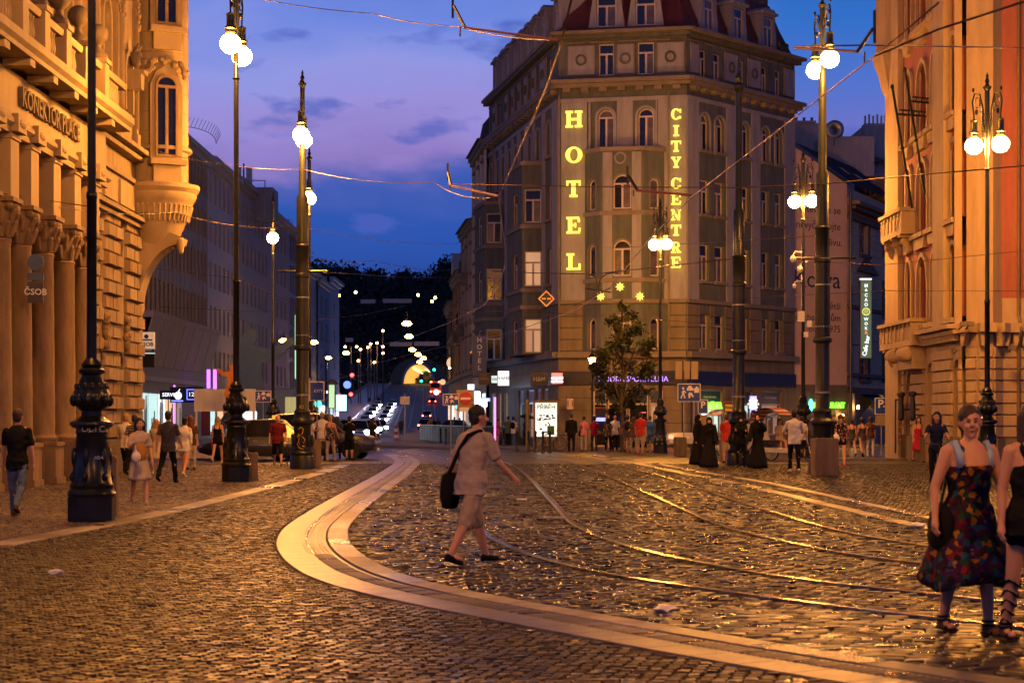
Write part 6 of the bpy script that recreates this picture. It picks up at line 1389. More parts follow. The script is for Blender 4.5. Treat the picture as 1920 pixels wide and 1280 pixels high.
# pendant street lamps
def pendant(px, py, lab, z=8.0, far=False, s=1.0):
    d = (z - EYE) * F / (HZ - py); p = wp(px, py, d); r = thing('pendant_lamp', lab, 'street lamp', p, 0, 'hanging street lamps')
    MB().lathe([(.10 * s, .30 * s), (.12 * s, .12 * s), (.40 * s, .04 * s), (.42 * s, 0), (.40 * s, -.01 * s)], 12).obj('hood', M['iron'], r, smooth=True, angle=40); MB().ell((0, 0, -.02 * s), (.34 * s, .34 * s, .17 * s), 12, 6).obj('glass', M['pend'], r, smooth=True); MB().tube([(0, 0, .3 * s), (0, 0, .8 * s)], .02, 4).obj('hanger', M['iron'], r); return d
pl_ = [(490, 665, 'hanging lamp over the dark parked car, leftmost'), (531, 638, 'hanging lamp between the single lamp post and the green pole'), (589, 641, 'hanging lamp just right of the graffitied green pole'), (616, 670, 'hanging lamp at the left street side before the dark hill'), (649, 661, 'small hanging lamp left of the steel mast group'), (763, 606, 'highest of the lamps strung over the middle of the street'), (767, 630, 'second highest of the lamps strung over the middle street'), (773, 655, 'third lamp down strung over the middle of the street'), (784, 664, 'fourth lamp down of those over the middle street'), (794, 671, 'fifth lamp down, almost over the tunnel mouth'), (787, 678, 'lowest of the lamps strung over the street, touching the tunnel arch')]
for px, py, lab in pl_: pendant(px, py, lab, s=1.0)
# thin side pole under the leftmost pendant etc.
def post(nm, lab, px, d, h, r=.05, m='irong', cat='post', group=None):
    p = wp(px, 785, d); return tag(MB().lathe([(r * 1.6, 0), (r * 1.6, .25), (r, .3), (r * .8, h)], 10).obj(nm, M[m], None, T(p.x, p.y)), lab, cat, group)
post('side_pole', 'thin pole under the leftmost hanging lamp', 471, 160, 9.0, .08); post('side_pole', 'thin pole carrying the lamp right of the green pole, at the street end', 611, 215, 8.6, .10)
# masts on the bridge with paired lamps
for px, py, pb, lab, two in ((658, 650, 745, 'leftmost steel bridge mast with two white lamps', 1), (676, 655, 742, 'steel mast beside a curved pole, second on the bridge', 0), (695, 645, 735, 'third bridge mast with a pink-white lamp', 0), (707, 643, 738, 'fourth bridge mast with a pink-white lamp', 0), (718, 650, 735, 'fifth bridge mast, right of the mast group', 0), (718, 620, 700, 'lone red-topped mast high on the dark hill', 0), (718, 662, 730, 'short bridge mast with a dim pink lamp', 0), (690, 651, 738, 'bridge mast with a low bright lamp at its middle', 0), (702, 679, 740, 'yellow-lit lamp between the bridge masts', 0), (672, 676, 742, 'small amber lamp on the left of the bridge masts', 0)):
    d = 470; p = wp(px, pb, d); zt = wp(px, py, d).z; r = thing('bridge_mast', lab, 'street lamp', (p.x, p.y, p.z - 3), 0, 'masts on the bridge')
    MB().tube([(0, 0, 0), (0, 0, zt - p.z + 3)], .16, 6).obj('mast', M['creamd'], r)
    for s in ((-1, 1) if two else (0,)): MB().ell((s * 1.4, 0, zt - p.z + 3), (.30, .30, .24), 8, 6).obj('lamp_glass', M['pendw'], r)
    if two: MB().tube([(-1.4, 0, zt - p.z + 3.2), (1.4, 0, zt - p.z + 3.2)], .08, 4).obj('arm', M['iron'], r)
# small street lantern by the tree
sl_ = thing('lantern_post', 'small warm lantern on a thin post left of the little tree', 'street lamp', (*wp(1110, 785, 95)[:2], 0))
MB().tube([(0, 0, 0), (0, 0, 4.0)], .045, 6).obj('post', M['iron'], sl_); MB().lathe([(.10, 4.3), (.17, 4.55), (.19, 4.58)], 10).obj('glass', glow('lantern_glass', SOD, 260), sl_); MB().lathe([(.20, 4.59), (.12, 4.75), (.03, 4.85), (.02, 6.3)], 10).obj('hood', M['iron'], sl_); MB().tube([(0, 0, 4.0), (0, 0, 4.3)], .03, 6).obj('neck', M['iron'], sl_)
# ================================================================ WIRES
def wire(lab, pts, r=.018, m='wire', sag=0, cat='wire', group='overhead wires', nm='overhead_wire'):
    P = []
    for i in range(len(pts) - 1):
        a, b = Vector(pts[i]), Vector(pts[i + 1]); n = 10 if sag else 1
        for k in range(n): t = k / n; q = a.lerp(b, t); q.z -= sag * 4 * t * (1 - t); P.append(q)
    P.append(Vector(pts[-1])); return tag(MB().tube(P, r, 5).obj(nm, M[m], smooth=True), lab, cat, group)
def cw(px, py, z=5.6): d = (z - EYE) * F / (HZ - py); return wp(px, py, d)
wire('copper-bright tram wire kinking down before the hotel left facade to the street', [cw(*p) for p in ((1078, -30), (1050, 90), (1030, 150), (982, 262), (935, 370), (943, 432), (950, 485), (938, 530), (908, 572), (840, 606), (761, 636), (720, 645), (661, 661), (614, 680), (614, 693), (645, 703), (684, 718))], .011, 'wirec')
wire('second tram wire slanting down across the hotel front to the lower left', [cw(*p) for p in ((1760, 5), (1640, 105), (1470, 236), (1295, 371), (1220, 446), (1145, 537), (1085, 578), (1023, 602), (940, 627), (844, 647.5), (772, 663), (730, 675), (695, 683), (686, 693), (700, 706), (725, 716))], .010, 'wirec')
W_ = lambda a, b: wp(a[0], a[1], a[2]) if b is None else None
def sw(lab, *p, r=.010, sag=0, m='wire'): wire(lab, [wp(*q) for q in p], r, m, sag)
sw('thin span wire across the top of the sky from the upper left', (470, -5, 45), (700, 26, 40), (860, 50, 34), (1050, 76, 22), sag=.05)
sw('span wire at the far upper right from the big lamp to the palace', (1490, 88, 26), (1625, 85, 22), (1920, 90, 30))
sw('dark feeder cable rising to the top right corner across the palace', (1640, 105, 20.7), (1760, 55, 20), (1930, 0, 19), r=.013)
sw('thin wire crossing the sky from the left roofs to the hotel bracket', (300, 285, 50), (570, 318, 61), (815, 342, 50), (935, 370, 34), sag=.15)
sw('thin wire just under it crossing to the middle sky', (0, 365, 44), (330, 398, 56), (560, 425, 61), (860, 456, 90), sag=.2)
sw('short orange-lit wire from the green pole into the sky', (567, 476, 61), (700, 488, 80), (860, 505, 110), sag=.2)
sw('wire from the green pole low over the dark hill', (567, 511, 61), (620, 511, 70), (760, 520, 100), (1050, 522, 112))
sw('heavy dark cable across the hotel from the bay to the plain pole', (921, 508, 100), (1010, 512, 96), (1110, 514, 92), (1240, 500, 80), (1375, 485, 65), r=.024)
sw('long dark wire across hotel, lamp pole and palace at mid height', (840, 345, 60), (1100, 350, 58), (1380, 352, 56), (1545, 345, 55), (1700, 330, 50), (1930, 310, 46), r=.016)
sw('thin lit wire from the plain pole to the green lamp pole', (1130, 466, 90), (1380, 452, 65), (1545, 441, 55), r=.012)
sw('low wire across the hotel front passing the first-floor windows', (860, 580, 90), (1100, 590, 92), (1380, 610, 70)); sw('pale slack wire over the dark hill', (590, 600, 80), (680, 590, 100), (760, 573, 120))
sw('wire left of the green pole low before the office blocks', (265, 500, 76), (430, 520, 90), (567, 575, 61)); sw('low wire in front of the brown office building', (300, 575, 90), (430, 582, 90), (640, 590, 150))
sw('pale low wire running right of the green pole to the street', (590, 718, 62), (640, 708, 100), (700, 700, 150)); sw('thin wire across the left portico', (0, 362, 42), (90, 376, 48), (175, 388, 30))
sw('wire across the palace and advert wall', (1540, 490, 55), (1650, 497, 60), (1920, 470, 60)); sw('thin wire from tall plain pole rightward to the palace', (1385, 560, 65), (1650, 545, 60), (1920, 545, 55)); sw('wire across the grey bay under the diamond sign', (925, 640, 110), (1020, 600, 95), (1145, 540, 40))
# pull-off brackets with insulators
def bracket(lab, a, b, c=None, r=.035):
    o = thing('wire_bracket', lab, 'wire bracket'); a, b = wp(*a), wp(*b); MB().tube([a, b], r, 6).obj('tube', mat('red_insulator', (.22, .05, .05), .4), o)
    k = a; e = (b - a).normalized(); s = MB()
    for i in range(3): s.lathe([(.01, 0), (r * 2.0, .0), (r * 2.0, .03), (.01, .03)], 8); s.T = None
    MB().tube([a, a - e * .45 + Vector((0, 0, .25))], r * 1.3, 6).tube([a - e * .2, a - e * .2 + Vector((0, 0, -.12))], r * .8, 5).tube([a - e * .5 + Vector((0, 0, .1)), a - e * .5 + Vector((0, 0, .45))], r, 5).obj('insulator', M['black'], o)
bracket('red-brown bracket tube against the sky, highest one left of the hotel roof', (872, 52, 24), (1048, 76, 21), r=.016); bracket('red-brown bracket tube against the sky left of the hotel, lower one', (846, 348, 40), (935, 368, 34), r=.024)
bracket('red-brown bracket tube across the big right lamp', (1608, 97, 21), (1490, 90, 23), r=.016); bracket('dark bracket tube across the hotel bay over the second lamp', (1195, 357, 36), (1295, 366, 33.6), r=.024)
cl = thing('cable_yoke', 'dark curved cable yoke hanging over the tree top', 'wire bracket')
MB().tube([wp(1106, 514, 92), wp(1118, 520, 92), wp(1121, 545, 92)], .035, 5).tube([wp(1121, 545, 92), wp(1126, 522, 92), wp(1138, 513, 92), wp(1160, 510, 91)], .035, 5).tube([wp(1097, 540, 92), wp(1145, 548, 92)], .03, 5).obj('tube', M['black'], cl)
# ================================================================ ROAD SIGNS
def pole2(root, xs2, z0, z1, r=.028, m='steel'):
    for x in xs2: MB().tube([(x, .06, z0), (x, .06, z1)], r, 6).obj('post', M[m], root)
M['rsblue'] = mat('sign_blue', (.015, .05, .22), .4, emit=(.02, .06, .3), es=.06)
def rsign(nm, lab, px, py, d, w, h, posts, zb=0): 
    p = wp(px, py, d); r = thing(nm, lab, 'road sign', (p.x, p.y, 0)); z = p.z
    pole2(r, posts, zb, z + h / 2); MB().box(-w / 2, w / 2, -.02, .02, z - h / 2, z + h / 2).obj('plate', M['white'], r); MB().box(-w / 2 + .03, w / 2 - .03, -.028, -.0205, z - h / 2 + .03, z + h / 2 - .03).obj('face', M['rsblue'], r); return r, z
def pict(r, z, w, h, red=False):
    mb = MB()
    def q(*a): mb.prism([(x * w, z + y * h) for x, y in a][::-1], -.036, -.030)
    q((-.38, -.30), (-.33, -.32), (-.26, -.05), (-.22, -.30), (-.16, -.30), (-.22, .05), (-.14, -.02), (-.12, .02), (-.24, .16), (-.34, .02), (-.32, -.02), (-.28, .04)); mb.lathe([(.03 * w + .02, -.036), (.03 * w + .02, -.03)], 8, (-.26 * w, z + .24 * h), 'y')
    q((-.05, .12), (.2, .12), (.2, .24), (.15, .25), (.10, .38), (-.02, .38), (-.08, .25), (-.11, .2), (-.11, .12)); q((.22, .0), (.44, .0), (.44, .22), (.33, .36), (.22, .22)); q((-.02, -.3), (.03, -.3), (.08, -.12), (.16, -.26), (.2, -.22), (.12, 0), (0, .02), (-.04, -.06))
    mb.obj('pictogram', M['white'], r, recalc=True)
    if red:
        o = MB(); o.prism([(-.47 * w, z - .46 * h), (-.40 * w, z - .46 * h), (.47 * w, z + .46 * h), (.40 * w, z + .46 * h)], -.044, -.038); o.obj('red_stripe', mat('sign_red', (.5, .03, .02), .4), r, recalc=True)
r, z = rsign('zone_sign', 'big blue residential zone sign on two posts before the hotel', 1292, 736, 82, .98, .78, (-.22, .22)); pict(r, z, .98, .78)
wb = thing('sign_backs', 'pale backs of three tall road panels above the blue zone sign', 'road sign', (*wp(1288, 785, 82.6)[:2], 0)); zz = wp(0, 694, 82.6).z
for x, w_ in ((-.35, .29), (0, .24), (.33, .30)): MB().box(x - w_ / 2, x + w_ / 2, -.02, .02, zz - .38, zz + .38).obj('panel', M['cream'], wb)
pole2(wb, (-.19, .19), 1, zz + .42, .03, 'irong')
r, z = rsign('parking_sign', 'small blue parking sign right of the blue zone sign', 1318, 762, 84, .44, .62, (-.1,)); text('lettering', 'P', .42, M['white'], r, Matrix.Translation((0, -.045, z + .06)), .004, bold=.01); MB().box(-.2, .2, -.02, .02, z - .85, z - .36).obj('lower_plate', M['creamd'], r)
r, z = rsign('parking_sign', 'blue parking sign before the beige house wall lights', 1653, 761, 84, .60, .72, (0,)); text('lettering', 'P', .5, M['white'], r, Matrix.Translation((-.05, -.045, z + .08)), .004, bold=.012); text('lettering', 'BUS', .12, M['white'], r, Matrix.Translation((.15, -.045, z - .02)), .004); MB().box(-.27, .27, -.02, .02, z - .85, z - .4).obj('lower_plate', M['creamd'], r)
r, z = rsign('zone_end_sign', 'blue end-of-zone sign crossed by a red line, left of the no entry sign', 845.5, 749, 90, .76, .56, (0,)); pict(r, z, .76, .56, True)
r, z = rsign('zone_end_sign', 'blue end-of-zone sign crossed by a red line, left side near the slim lamp', 493, 743, 84, .72, .52, (0,)); pict(r, z, .72, .52, True)
r, z = rsign('blue_panel_sign', 'tall blue panel sign fixed behind the graffitied pole', 594, 733, 66, .52, .66, (0,)); text('lettering', 'CITY', .14, M['white'], r, Matrix.Translation((.06, -.045, z)), .004); MB().box(-.58, -.22, -.03, .01, z - .35, z + .45).obj('side_panel', M['cream'], r)
p = wp(873, 747, 91); ne = thing('no_entry_sign', 'round red no entry sign on a pale backing board', 'road sign', (p.x, p.y, 0)); MB().box(-.42, .42, .0, .03, p.z - .58, p.z + .42).obj('board', M['cream'], ne); MB().lathe([(.31, -.05), (.31, -.0)], 24, (0, p.z), 'y').obj('red_disc', MATS['sign_red'], ne); MB().box(-.24, .24, -.065, -.052, p.z - .055, p.z + .055).obj('white_bar', M['white'], ne); MB().box(-.3, .3, -.06, -.04, p.z - .62, p.z - .42).obj('lower_plate', M['white'], ne); pole2(ne, (-.1,), 0, p.z)
tx = boxsign('taxi_sign', 'amber TAXI board beside the plain pole', 1366, 764, 72, .34, .32, 'TAXI', mat('taxi_amber', (.7, .35, .02), .5, emit=(1, .4, .02), es=.15), M['black'], size=.13); MB().box(-.22, .22, -.06, .06, .2, .24).obj('roof_plate', M['pink'], tx); MB().tube([(-.2, .0, -2.0), (-.2, 0, .2)], .03, 6).obj('post', M['steel'], tx)
for px, py, m_, lab, d in ((501, 762, 'cyglow', 'green traffic light under the left crossed blue sign', 130), (858, 763, 'cyglow', 'green traffic light under the crossed blue sign near the no entry sign', 130), (814, 693, 'cyglow', 'tiny green traffic light right of the tunnel mouth', 600), (790, 714, 'cyglow', 'green traffic light inside the tunnel mouth', 640), (660, 703, 'redlamp', 'red traffic light on the left of the bridge masts', 330), (658, 739, 'redlamp', 'red traffic light right of the lit column kiosk', 280)):
    s = d / 130 if d < 500 else 3.2; t = thing('traffic_light', lab, 'traffic light', M_=Matrix.Translation(wp(px, py, d))); MB().box(-.16 * s, .16 * s, .02, .25 * s, -.2 * s, .75 * s).obj('housing', M['black'], t); MB().ell((0, 0, 0), (.13 * s, .06, .13 * s), 10, 8).obj('lens', M[m_] if m_ != 'cyglow' else glow('green_lamp', (.02, 1, .45), 10), t)
# white cameras on the advert-wall lamp
cl_ = wp(1506, 785, 78)
for px, py, s, lab in ((1487, 481, 1, 'upper white dome camera on the lamp pole before the advert wall'), (1500, 500, 1, 'white box camera on the lamp pole, in the middle'), (1490, 533, .7, 'lower white dome camera on the lamp pole before the advert wall')):
    p = wp(px, py, 78); c = thing('security_camera', lab, 'camera', p); MB().ell((0, 0, -.1 * s), (.13 * s, .13 * s, .15 * s), 10, 8).obj('dome', M['white'], c, smooth=True); MB().tube([(0, 0, .05), (.1, 0, .2 * s), (.3, 0, .18 * s), (cl_.x - p.x, 0, .16 * s)], .035, 6).obj('arm', M['white'], c)
for py, w_, h_, lab, x_ in ((593, .26, .42, 'white junction box on the lamp pole, larger and higher', 1502), (607, .2, .26, 'small white box right of the lamp pole', 1517), (627, .16, .22, 'round white loudspeaker low on the lamp pole', 1511)):
    tag(MB().box(-w_ / 2, w_ / 2, -.1, .1, -h_ / 2, h_ / 2).obj('junction_box', M['white'], None, Matrix.Translation(wp(x_, py, 77.85))), lab, 'box')
# ================================================================ PEOPLE
def cm(name, c, rough=.85, var=.15, **k): return mat(name, c, rough, var=var, spec=.15, scale=12, bump=.15, bscale=60, **k)
CL = dict(black=(.008, .008, .009), grey=(.44, .36, .29), khaki=(.44, .34, .23), white=(.72, .70, .68), navy=(.02, .025, .06), red=(.5, .04, .03), maroon=(.14, .015, .02), denim=(.10, .14, .22), beige=(.46, .38, .28), brown=(.10, .05, .03), blue=(.04, .12, .38), pink=(.75, .25, .25), cyan=(.28, .45, .60), dgrey=(.07, .065, .075), green=(.08, .12, .06), mustard=(.42, .22, .05), crimson=(.45, .02, .06), lav=(.45, .45, .62), lblue=(.35, .50, .72), hotpink=(.9, .06, .22), teal=(.05, .35, .38))
HC = dict(dark=(.012, .008, .006), brown=(.05, .025, .014), blond=(.48, .28, .10), grey=(.3, .27, .25), red=(.16, .05, .02))
FOLD = bpy.data.textures.new('folds', 'CLOUDS'); FOLD.noise_scale = .13; FOLD.noise_depth = 2
def CM(k): return k if not isinstance(k, str) else cm('cloth_' + k, CL[k])
def HM(k): return mat('hair_' + k, HC[k], .55, var=.4, scale=30, bump=.4, bscale=120)
# patterned fabrics
def patt(name, cols, sc=9, kind='voronoi'):
    m = bpy.data.materials.new(name); m.use_nodes = True; t = m.node_tree; b = t.nodes['Principled BSDF']; lk = t.links.new; b.inputs['Roughness'].default_value = .9; b.inputs['Specular IOR Level'].default_value = .15
    co = t.nodes.new('ShaderNodeTexCoord')
    if kind == 'stripe':
        s = t.nodes.new('ShaderNodeSeparateXYZ'); lk(co.outputs['Object'], s.inputs[0]); w = t.nodes.new('ShaderNodeMath'); w.operation = 'MULTIPLY'; w.inputs[1].default_value = sc; lk(s.outputs['Z' if sc > 0 else 'X'], w.inputs[0])
        f = t.nodes.new('ShaderNodeMath'); f.operation = 'FRACT'; lk(w.outputs[0], f.inputs[0]); src = f.outputs[0]
    else:
        v = t.nodes.new('ShaderNodeTexVoronoi'); v.inputs['Scale'].default_value = sc; v.distance = 'MANHATTAN'; lk(co.outputs['Object'], v.inputs['Vector']); s = t.nodes.new('ShaderNodeSeparateColor'); lk(v.outputs['Color'], s.inputs[0]); src = s.outputs[0]
    r = t.nodes.new('ShaderNodeValToRGB'); r.color_ramp.interpolation = 'CONSTANT'; e = r.color_ramp.elements
    while len(e) < len(cols): e.new(.5)
    for i, c in enumerate(cols): e[i].position = i / len(cols); e[i].color = (*c, 1)
    lk(src, r.inputs[0]); lk(r.outputs[0], b.inputs['Base Color']); return m
P_DRESS = patt('patterned_dress_cloth', [(.03, .008, .05), (.008, .05, .02), (.012, .01, .012), (.16, .012, .02), (.012, .01, .012), (.30, .13, .01), (.05, .01, .07), (.02, .015, .03), (.02, .07, .12), (.06, .01, .015)], 23)
P_STRIPE = patt('striped_cloth', [(.02, .02, .03), (.02, .02, .03), (.35, .3, .3)], 22, 'stripe'); P_VSTRIPE = patt('vertical_striped_cloth', [(.02, .02, .02), (.5, .45, .4)], -26, 'stripe')
P_FLORAL = patt('spotted_black_cloth', [(.01, .01, .012)] * 5 + [(.4, .3, .25), (.3, .05, .06)], 26); P_LEO = patt('speckled_brown_cloth', [(.2, .12, .07), (.05, .03, .02), (.3, .2, .12)], 30)
P_PLAID = patt('checked_cloth', [(.02, .02, .02), (.25, .18, .16), (.05, .04, .04)], 22)
def rem(o, vox, sm=4, fac=.5):
    m = o.modifiers.new('r', 'REMESH'); m.mode = 'VOXEL'; m.voxel_size = vox; m.use_smooth_shade = True
    s = o.modifiers.new('s', 'SMOOTH'); s.factor = fac; s.iterations = sm
    if o.name.split('.')[0] in ('top', 'shorts', 'trousers', 'bodice', 'veil'):
        d = o.modifiers.new('d', 'DISPLACE'); d.texture = FOLD; d.strength = .045; d.mid_level = .5
    return o
def torso(C, pv, up, w, u, fem, lo=-.10, hi=9):
    P = [(-.10, .165, .118), (0, .165, .122), (.12, .143, .104), (.25, .154, .110), (.38, .172, .118), (.455, .180, .104), (.505, .150, .086), (.545, .088, .068), (.57, .055, .055)]
    if fem: P = [(-.10, .172, .120), (0, .168, .122), (.14, .122, .092), (.25, .138, .104), (.37, .152, .128), (.455, .156, .100), (.505, .130, .080), (.545, .075, .062), (.57, .050, .050)]
    if lo > -.10: P = [p for p in P if p[0] >= lo]
    if lo < -.10: P = [(lo, P[0][1] + .012, P[0][2] + .01)] + P
    P = [p for p in P if p[0] < hi]
    C.loft([[(pv.x + (a * w + u) * math.cos(t), pv.y + up.y * h + (b * w + u) * math.sin(t), pv.z + up.z * h) for t in np.linspace(0, 6.2832, 19)[:-1]] for h, a, b in P])
def person(lab, px, py, h=1.72, yaw=0, legs=((8, 2), (-6, 8)), arms=((6, 10, 14), (-4, 12, 14)), lean=0, top='white', bottom='denim', kind='trousers', sleeve='short', hair='dark', hs='short', shoe='black', skin='skin', vox=.02, fem=False, bag=None, head=0, sit=None, group=None, cat='person', d=None, extra=None, zoff=0, wide=1.0, nod=0):
    """yaw 0 faces the camera, 180 away; legs = (pitch, knee) left/right (+ = forward); arms = (pitch, out, elbow)"""
    if d is None: x, y = gp(px, py)
    else: y = d; x = (px - CX) / F * d
    root = thing('person', lab, cat, (x, y, zoff), R(yaw), group); s = h / 1.75
    V3 = Vector; fwd = V3((0, -1, 0)); k = vox / s
    hw = (.085 if not fem else .09); sw_ = (.185 if not fem else .165) * (1 + (wide - 1) * .6)
    pelvis = V3((0, 0, .93)); ln = R(lean); up = V3((0, -math.sin(ln), math.cos(ln)))
    chest = pelvis + up * .36; neck = pelvis + up * .55; hd = neck + V3((0, -math.sin(ln + R(nod)) * .14 - .015, .145 * math.cos(ln)))
    def dirp(p, out, sd): p = R(p); o = R(out); return V3((sd * math.sin(o), -math.sin(p) * math.cos(o), -math.cos(p) * math.cos(o)))
    J = {}
    for sd, (tp, kn) in zip((1, -1), legs):
        hip = pelvis + V3((sd * hw, 0, -.03)); kne = hip + dirp(tp, 3, sd) * .42; ank = kne + dirp(tp - kn, 0, sd) * .41; J[sd] = (hip, kne, ank, tp - kn)
    low = min(J[sd][2].z - .078 * math.cos(R(min(0, J[sd][3]) * .5)) + .165 * math.sin(R(min(0, J[sd][3]) * .5)) for sd in (1, -1)); dz = -low
    sh = {}
    for sd, (ap, ao, el) in zip((1, -1), arms):
        s0 = neck + V3((sd * sw_, 0, -.075)); e0 = s0 + dirp(ap, ao, sd) * .29; w0 = e0 + dirp(ap + el, ao * .4 if el < 60 else -ao, sd) * .25; sh[sd] = (s0, e0, w0, dirp(ap + el, ao * .4 if el < 60 else -ao, sd))
    LIFT = Matrix.Scale(s, 4) @ Matrix.Translation((0, 0, dz)); w = wide
    if sit is not None: LIFT = Matrix.Scale(s, 4) @ Matrix.Translation((0, 0, sit - .93))
    B = MB(); B.T = LIFT
    for sd in (1, -1):
        a, b, c, ang = J[sd]; B.cap(a, b, .085 * w, .056, 10).cap(b, b.lerp(c, .35), .055, .056, 10).cap(b.lerp(c, .3), c, .056, .036, 10); f = R(ang + 90 - 8)
        B.cap(c + V3((0, .02, -.035)), c + V3((0, -.13, -.055)), .034, .028, 8)
        s0, e0, w0, dd = sh[sd]; B.cap(s0, e0, .048 * w, .038, 10).cap(e0, w0, .037, .026, 10)
        # hand: palm, four fingers, thumb
        pa = w0 + dd * .055; side = dd.cross(V3((0, 1, 0) if abs(dd.y) < .8 else (0, 0, 1))).normalized(); fw = dd.cross(side).normalized(); B.cap(w0 + dd * .01, pa, .027, .033, 8)
        for q, L in zip((-1.5, -.5, .5, 1.5), (.058, .07, .066, .05)):
            f0 = pa + fw * q * .017 + dd * .02; f1 = f0 + dd * L * .55 + side * .008 * -sd; f2 = f1 + dd * L * .35 + side * .022 * -sd; B.cap(f0, f1, .0095, .009, 6).cap(f1, f2, .009, .0075, 6)
        B.cap(w0 + dd * .03 + fw * -.022, w0 + dd * .085 + fw * -.05, .012, .010, 6)
    torso(B, pelvis, up, w, 0, fem); B.cap(neck + V3((-.12, 0, -.06)), neck + V3((.12, 0, -.06)), .055, .055, 8).cap(neck - up * .05, hd - V3((0, 0, .06)), .055, .05, 10)
    HR = Matrix.Rotation(R(head), 3, 'Z'); hq = lambda v: hd + HR @ V3(v)
    B.ell(hd + V3((0, .01, .03)), (.078, .095, .105), 14, 12); B.ell(hq((0, -.02, -.035)), (.06, .07, .08), 12, 10, HR)
    B.cap(hq((0, -.088, .02)), hq((0, -.107, -.018)), .010, .016, 8)
    for sd in (1, -1): B.ell(hq((sd * .080, .012, .0)), (.012, .022, .032), 8, 6).ell(hq((sd * .036, -.074, -.028)), (.024, .02, .022), 8, 6)
    if vox < .012: B.ell(hq((0, -.088, -.055)), (.026, .012, .008), 8, 6).ell(hq((0, -.085, -.068)), (.022, .012, .008), 8, 6).ell(hq((0, -.08, .035)), (.05, .015, .010), 8, 6).ell(hq((0, -.075, -.098)), (.022, .02, .018), 8, 6)
    rem(B.obj('body', M[skin], root), vox, 2 if vox < .012 else 3, .5 if vox > .012 else .4)
    if vox < .021:
        E = MB(); E.T = LIFT
        for sd in (1, -1): E.ell(hq((sd * .030, -.086, .012)), (.013, .006, .0065), 8, 6)
        E.obj('eye', M['black'], root, smooth=True) if not (90 < yaw % 360 < 270) else None
        if not (90 < yaw % 360 < 270) and vox < .016:
            E = MB(); E.T = LIFT; E.ell(hq((0, -.098, -.058)), (.024, .006, .007), 8, 6); E.obj('lips', mat('lip_skin', (.36, .10, .08), .5), root, smooth=True)
            E = MB(); E.T = LIFT
            for sd in (1, -1): E.cap(hq((sd * .014, -.092, .035)), hq((sd * .046, -.080, .037)), .004, .003, 6)
            E.obj('eyebrows', HM(hair if hair in HC else 'dark'), root)['kind'] = 'stuff'
    # hair
    if hs != 'bald' and hs != 'veil':
        H = MB(); H.T = LIFT; H.ell(hd + V3((0, .022, .055)), (.088, .100, .094), 14, 10); H.ell(hd + V3((0, .055, .0)), (.078, .06, .085), 12, 8)
        if hs in ('long', 'bob'):
            L = .36 if hs == 'long' else .14
            for sd in (-1, -.5, 0, .5, 1): H.cap(hd + V3((sd * .075, .055 - abs(sd) * .035, .03)), hd + V3((sd * .09, .085 - abs(sd) * .05, -.05 - L)), .045, .03, 8)
        if hs == 'bun': H.ell(hd + V3((0, .10, .09)), (.05, .05, .05), 8, 6)
        if hs == 'tail': H.cap(hd + V3((0, .10, .05)), hd + V3((0.02, .13, -.2)), .035, .02, 8)
        if hs == 'cap': H.ell(hd + V3((0, -.08, .06)), (.07, .08, .012), 10, 6)
        if hs == 'curly': H.ell(hd + V3((0, .02, .06)), (.12, .12, .12), 12, 8)
        rem(H.obj('hair', CM('black') if hs == 'cap' else HM(hair), root), max(vox * .8, .008), 2)
        B2 = None
    # clothes
    def sleeves(C, t, r0=.058, r1=.050):
        for sd in (1, -1):
            s0, e0, w0, dd = sh[sd]
            if t == 'none': continue
            if t == 'short': C.cap(s0 + (s0 - e0) * .0, s0.lerp(e0, .72), r0 * w, r1 * w + .006, 10)
            else: C.cap(s0, e0, r0 * w, r1, 10).cap(e0, e0.lerp(w0, .9 if t == 'long' else .4), r1, .042, 10)
    if top:
        C = MB(); C.T = LIFT; u = .018
        torso(C, pelvis, up, w, u, fem, -.15 if kind not in ('dress', 'abaya') else -.05, .44 if sleeve == 'none' else 9)
        if sleeve != 'none': C.cap(neck + V3((-.14, 0, -.078)), neck + V3((.14, 0, -.078)), .056, .056, 8)
        else:
            for sd in (1, -1): C.tube([chest + V3((sd * .085, -.10, .0)), neck + V3((sd * .10, -.07, -.06)), neck + V3((sd * .095, .0, -.012)), neck + V3((sd * .09, .075, -.05)), chest + V3((sd * .085, .09, .02))], .024, 6)
        sleeves(C, sleeve); rem(C.obj('top' if kind not in ('dress', 'abaya') else 'bodice', CM(top), root), vox, 3)
    if kind in ('trousers', 'shorts', 'hotpants'):
        C = MB(); C.T = LIFT; C.ell(pelvis + V3((0, .0, -.01)), (.152 * w + .022, .112 * w + .022, .13))
        for sd in (1, -1):
            a, b, c, ang = J[sd]
            if kind == 'hotpants': C.cap(a, a.lerp(b, .3), .105 * w, .095, 10)
            elif kind == 'shorts': C.cap(a, b.lerp(a, .02), .100 * w, .082, 10); C.cap(b.lerp(a, .25), b.lerp(a, -.04) , .086, .086, 10)
            else: C.cap(a, b, .098 * w, .068, 10).cap(b, c + V3((0, 0, .01)), .068, .054, 10)
        rem(C.obj('shorts' if kind != 'trousers' else 'trousers', CM(bottom), root), vox, 3)
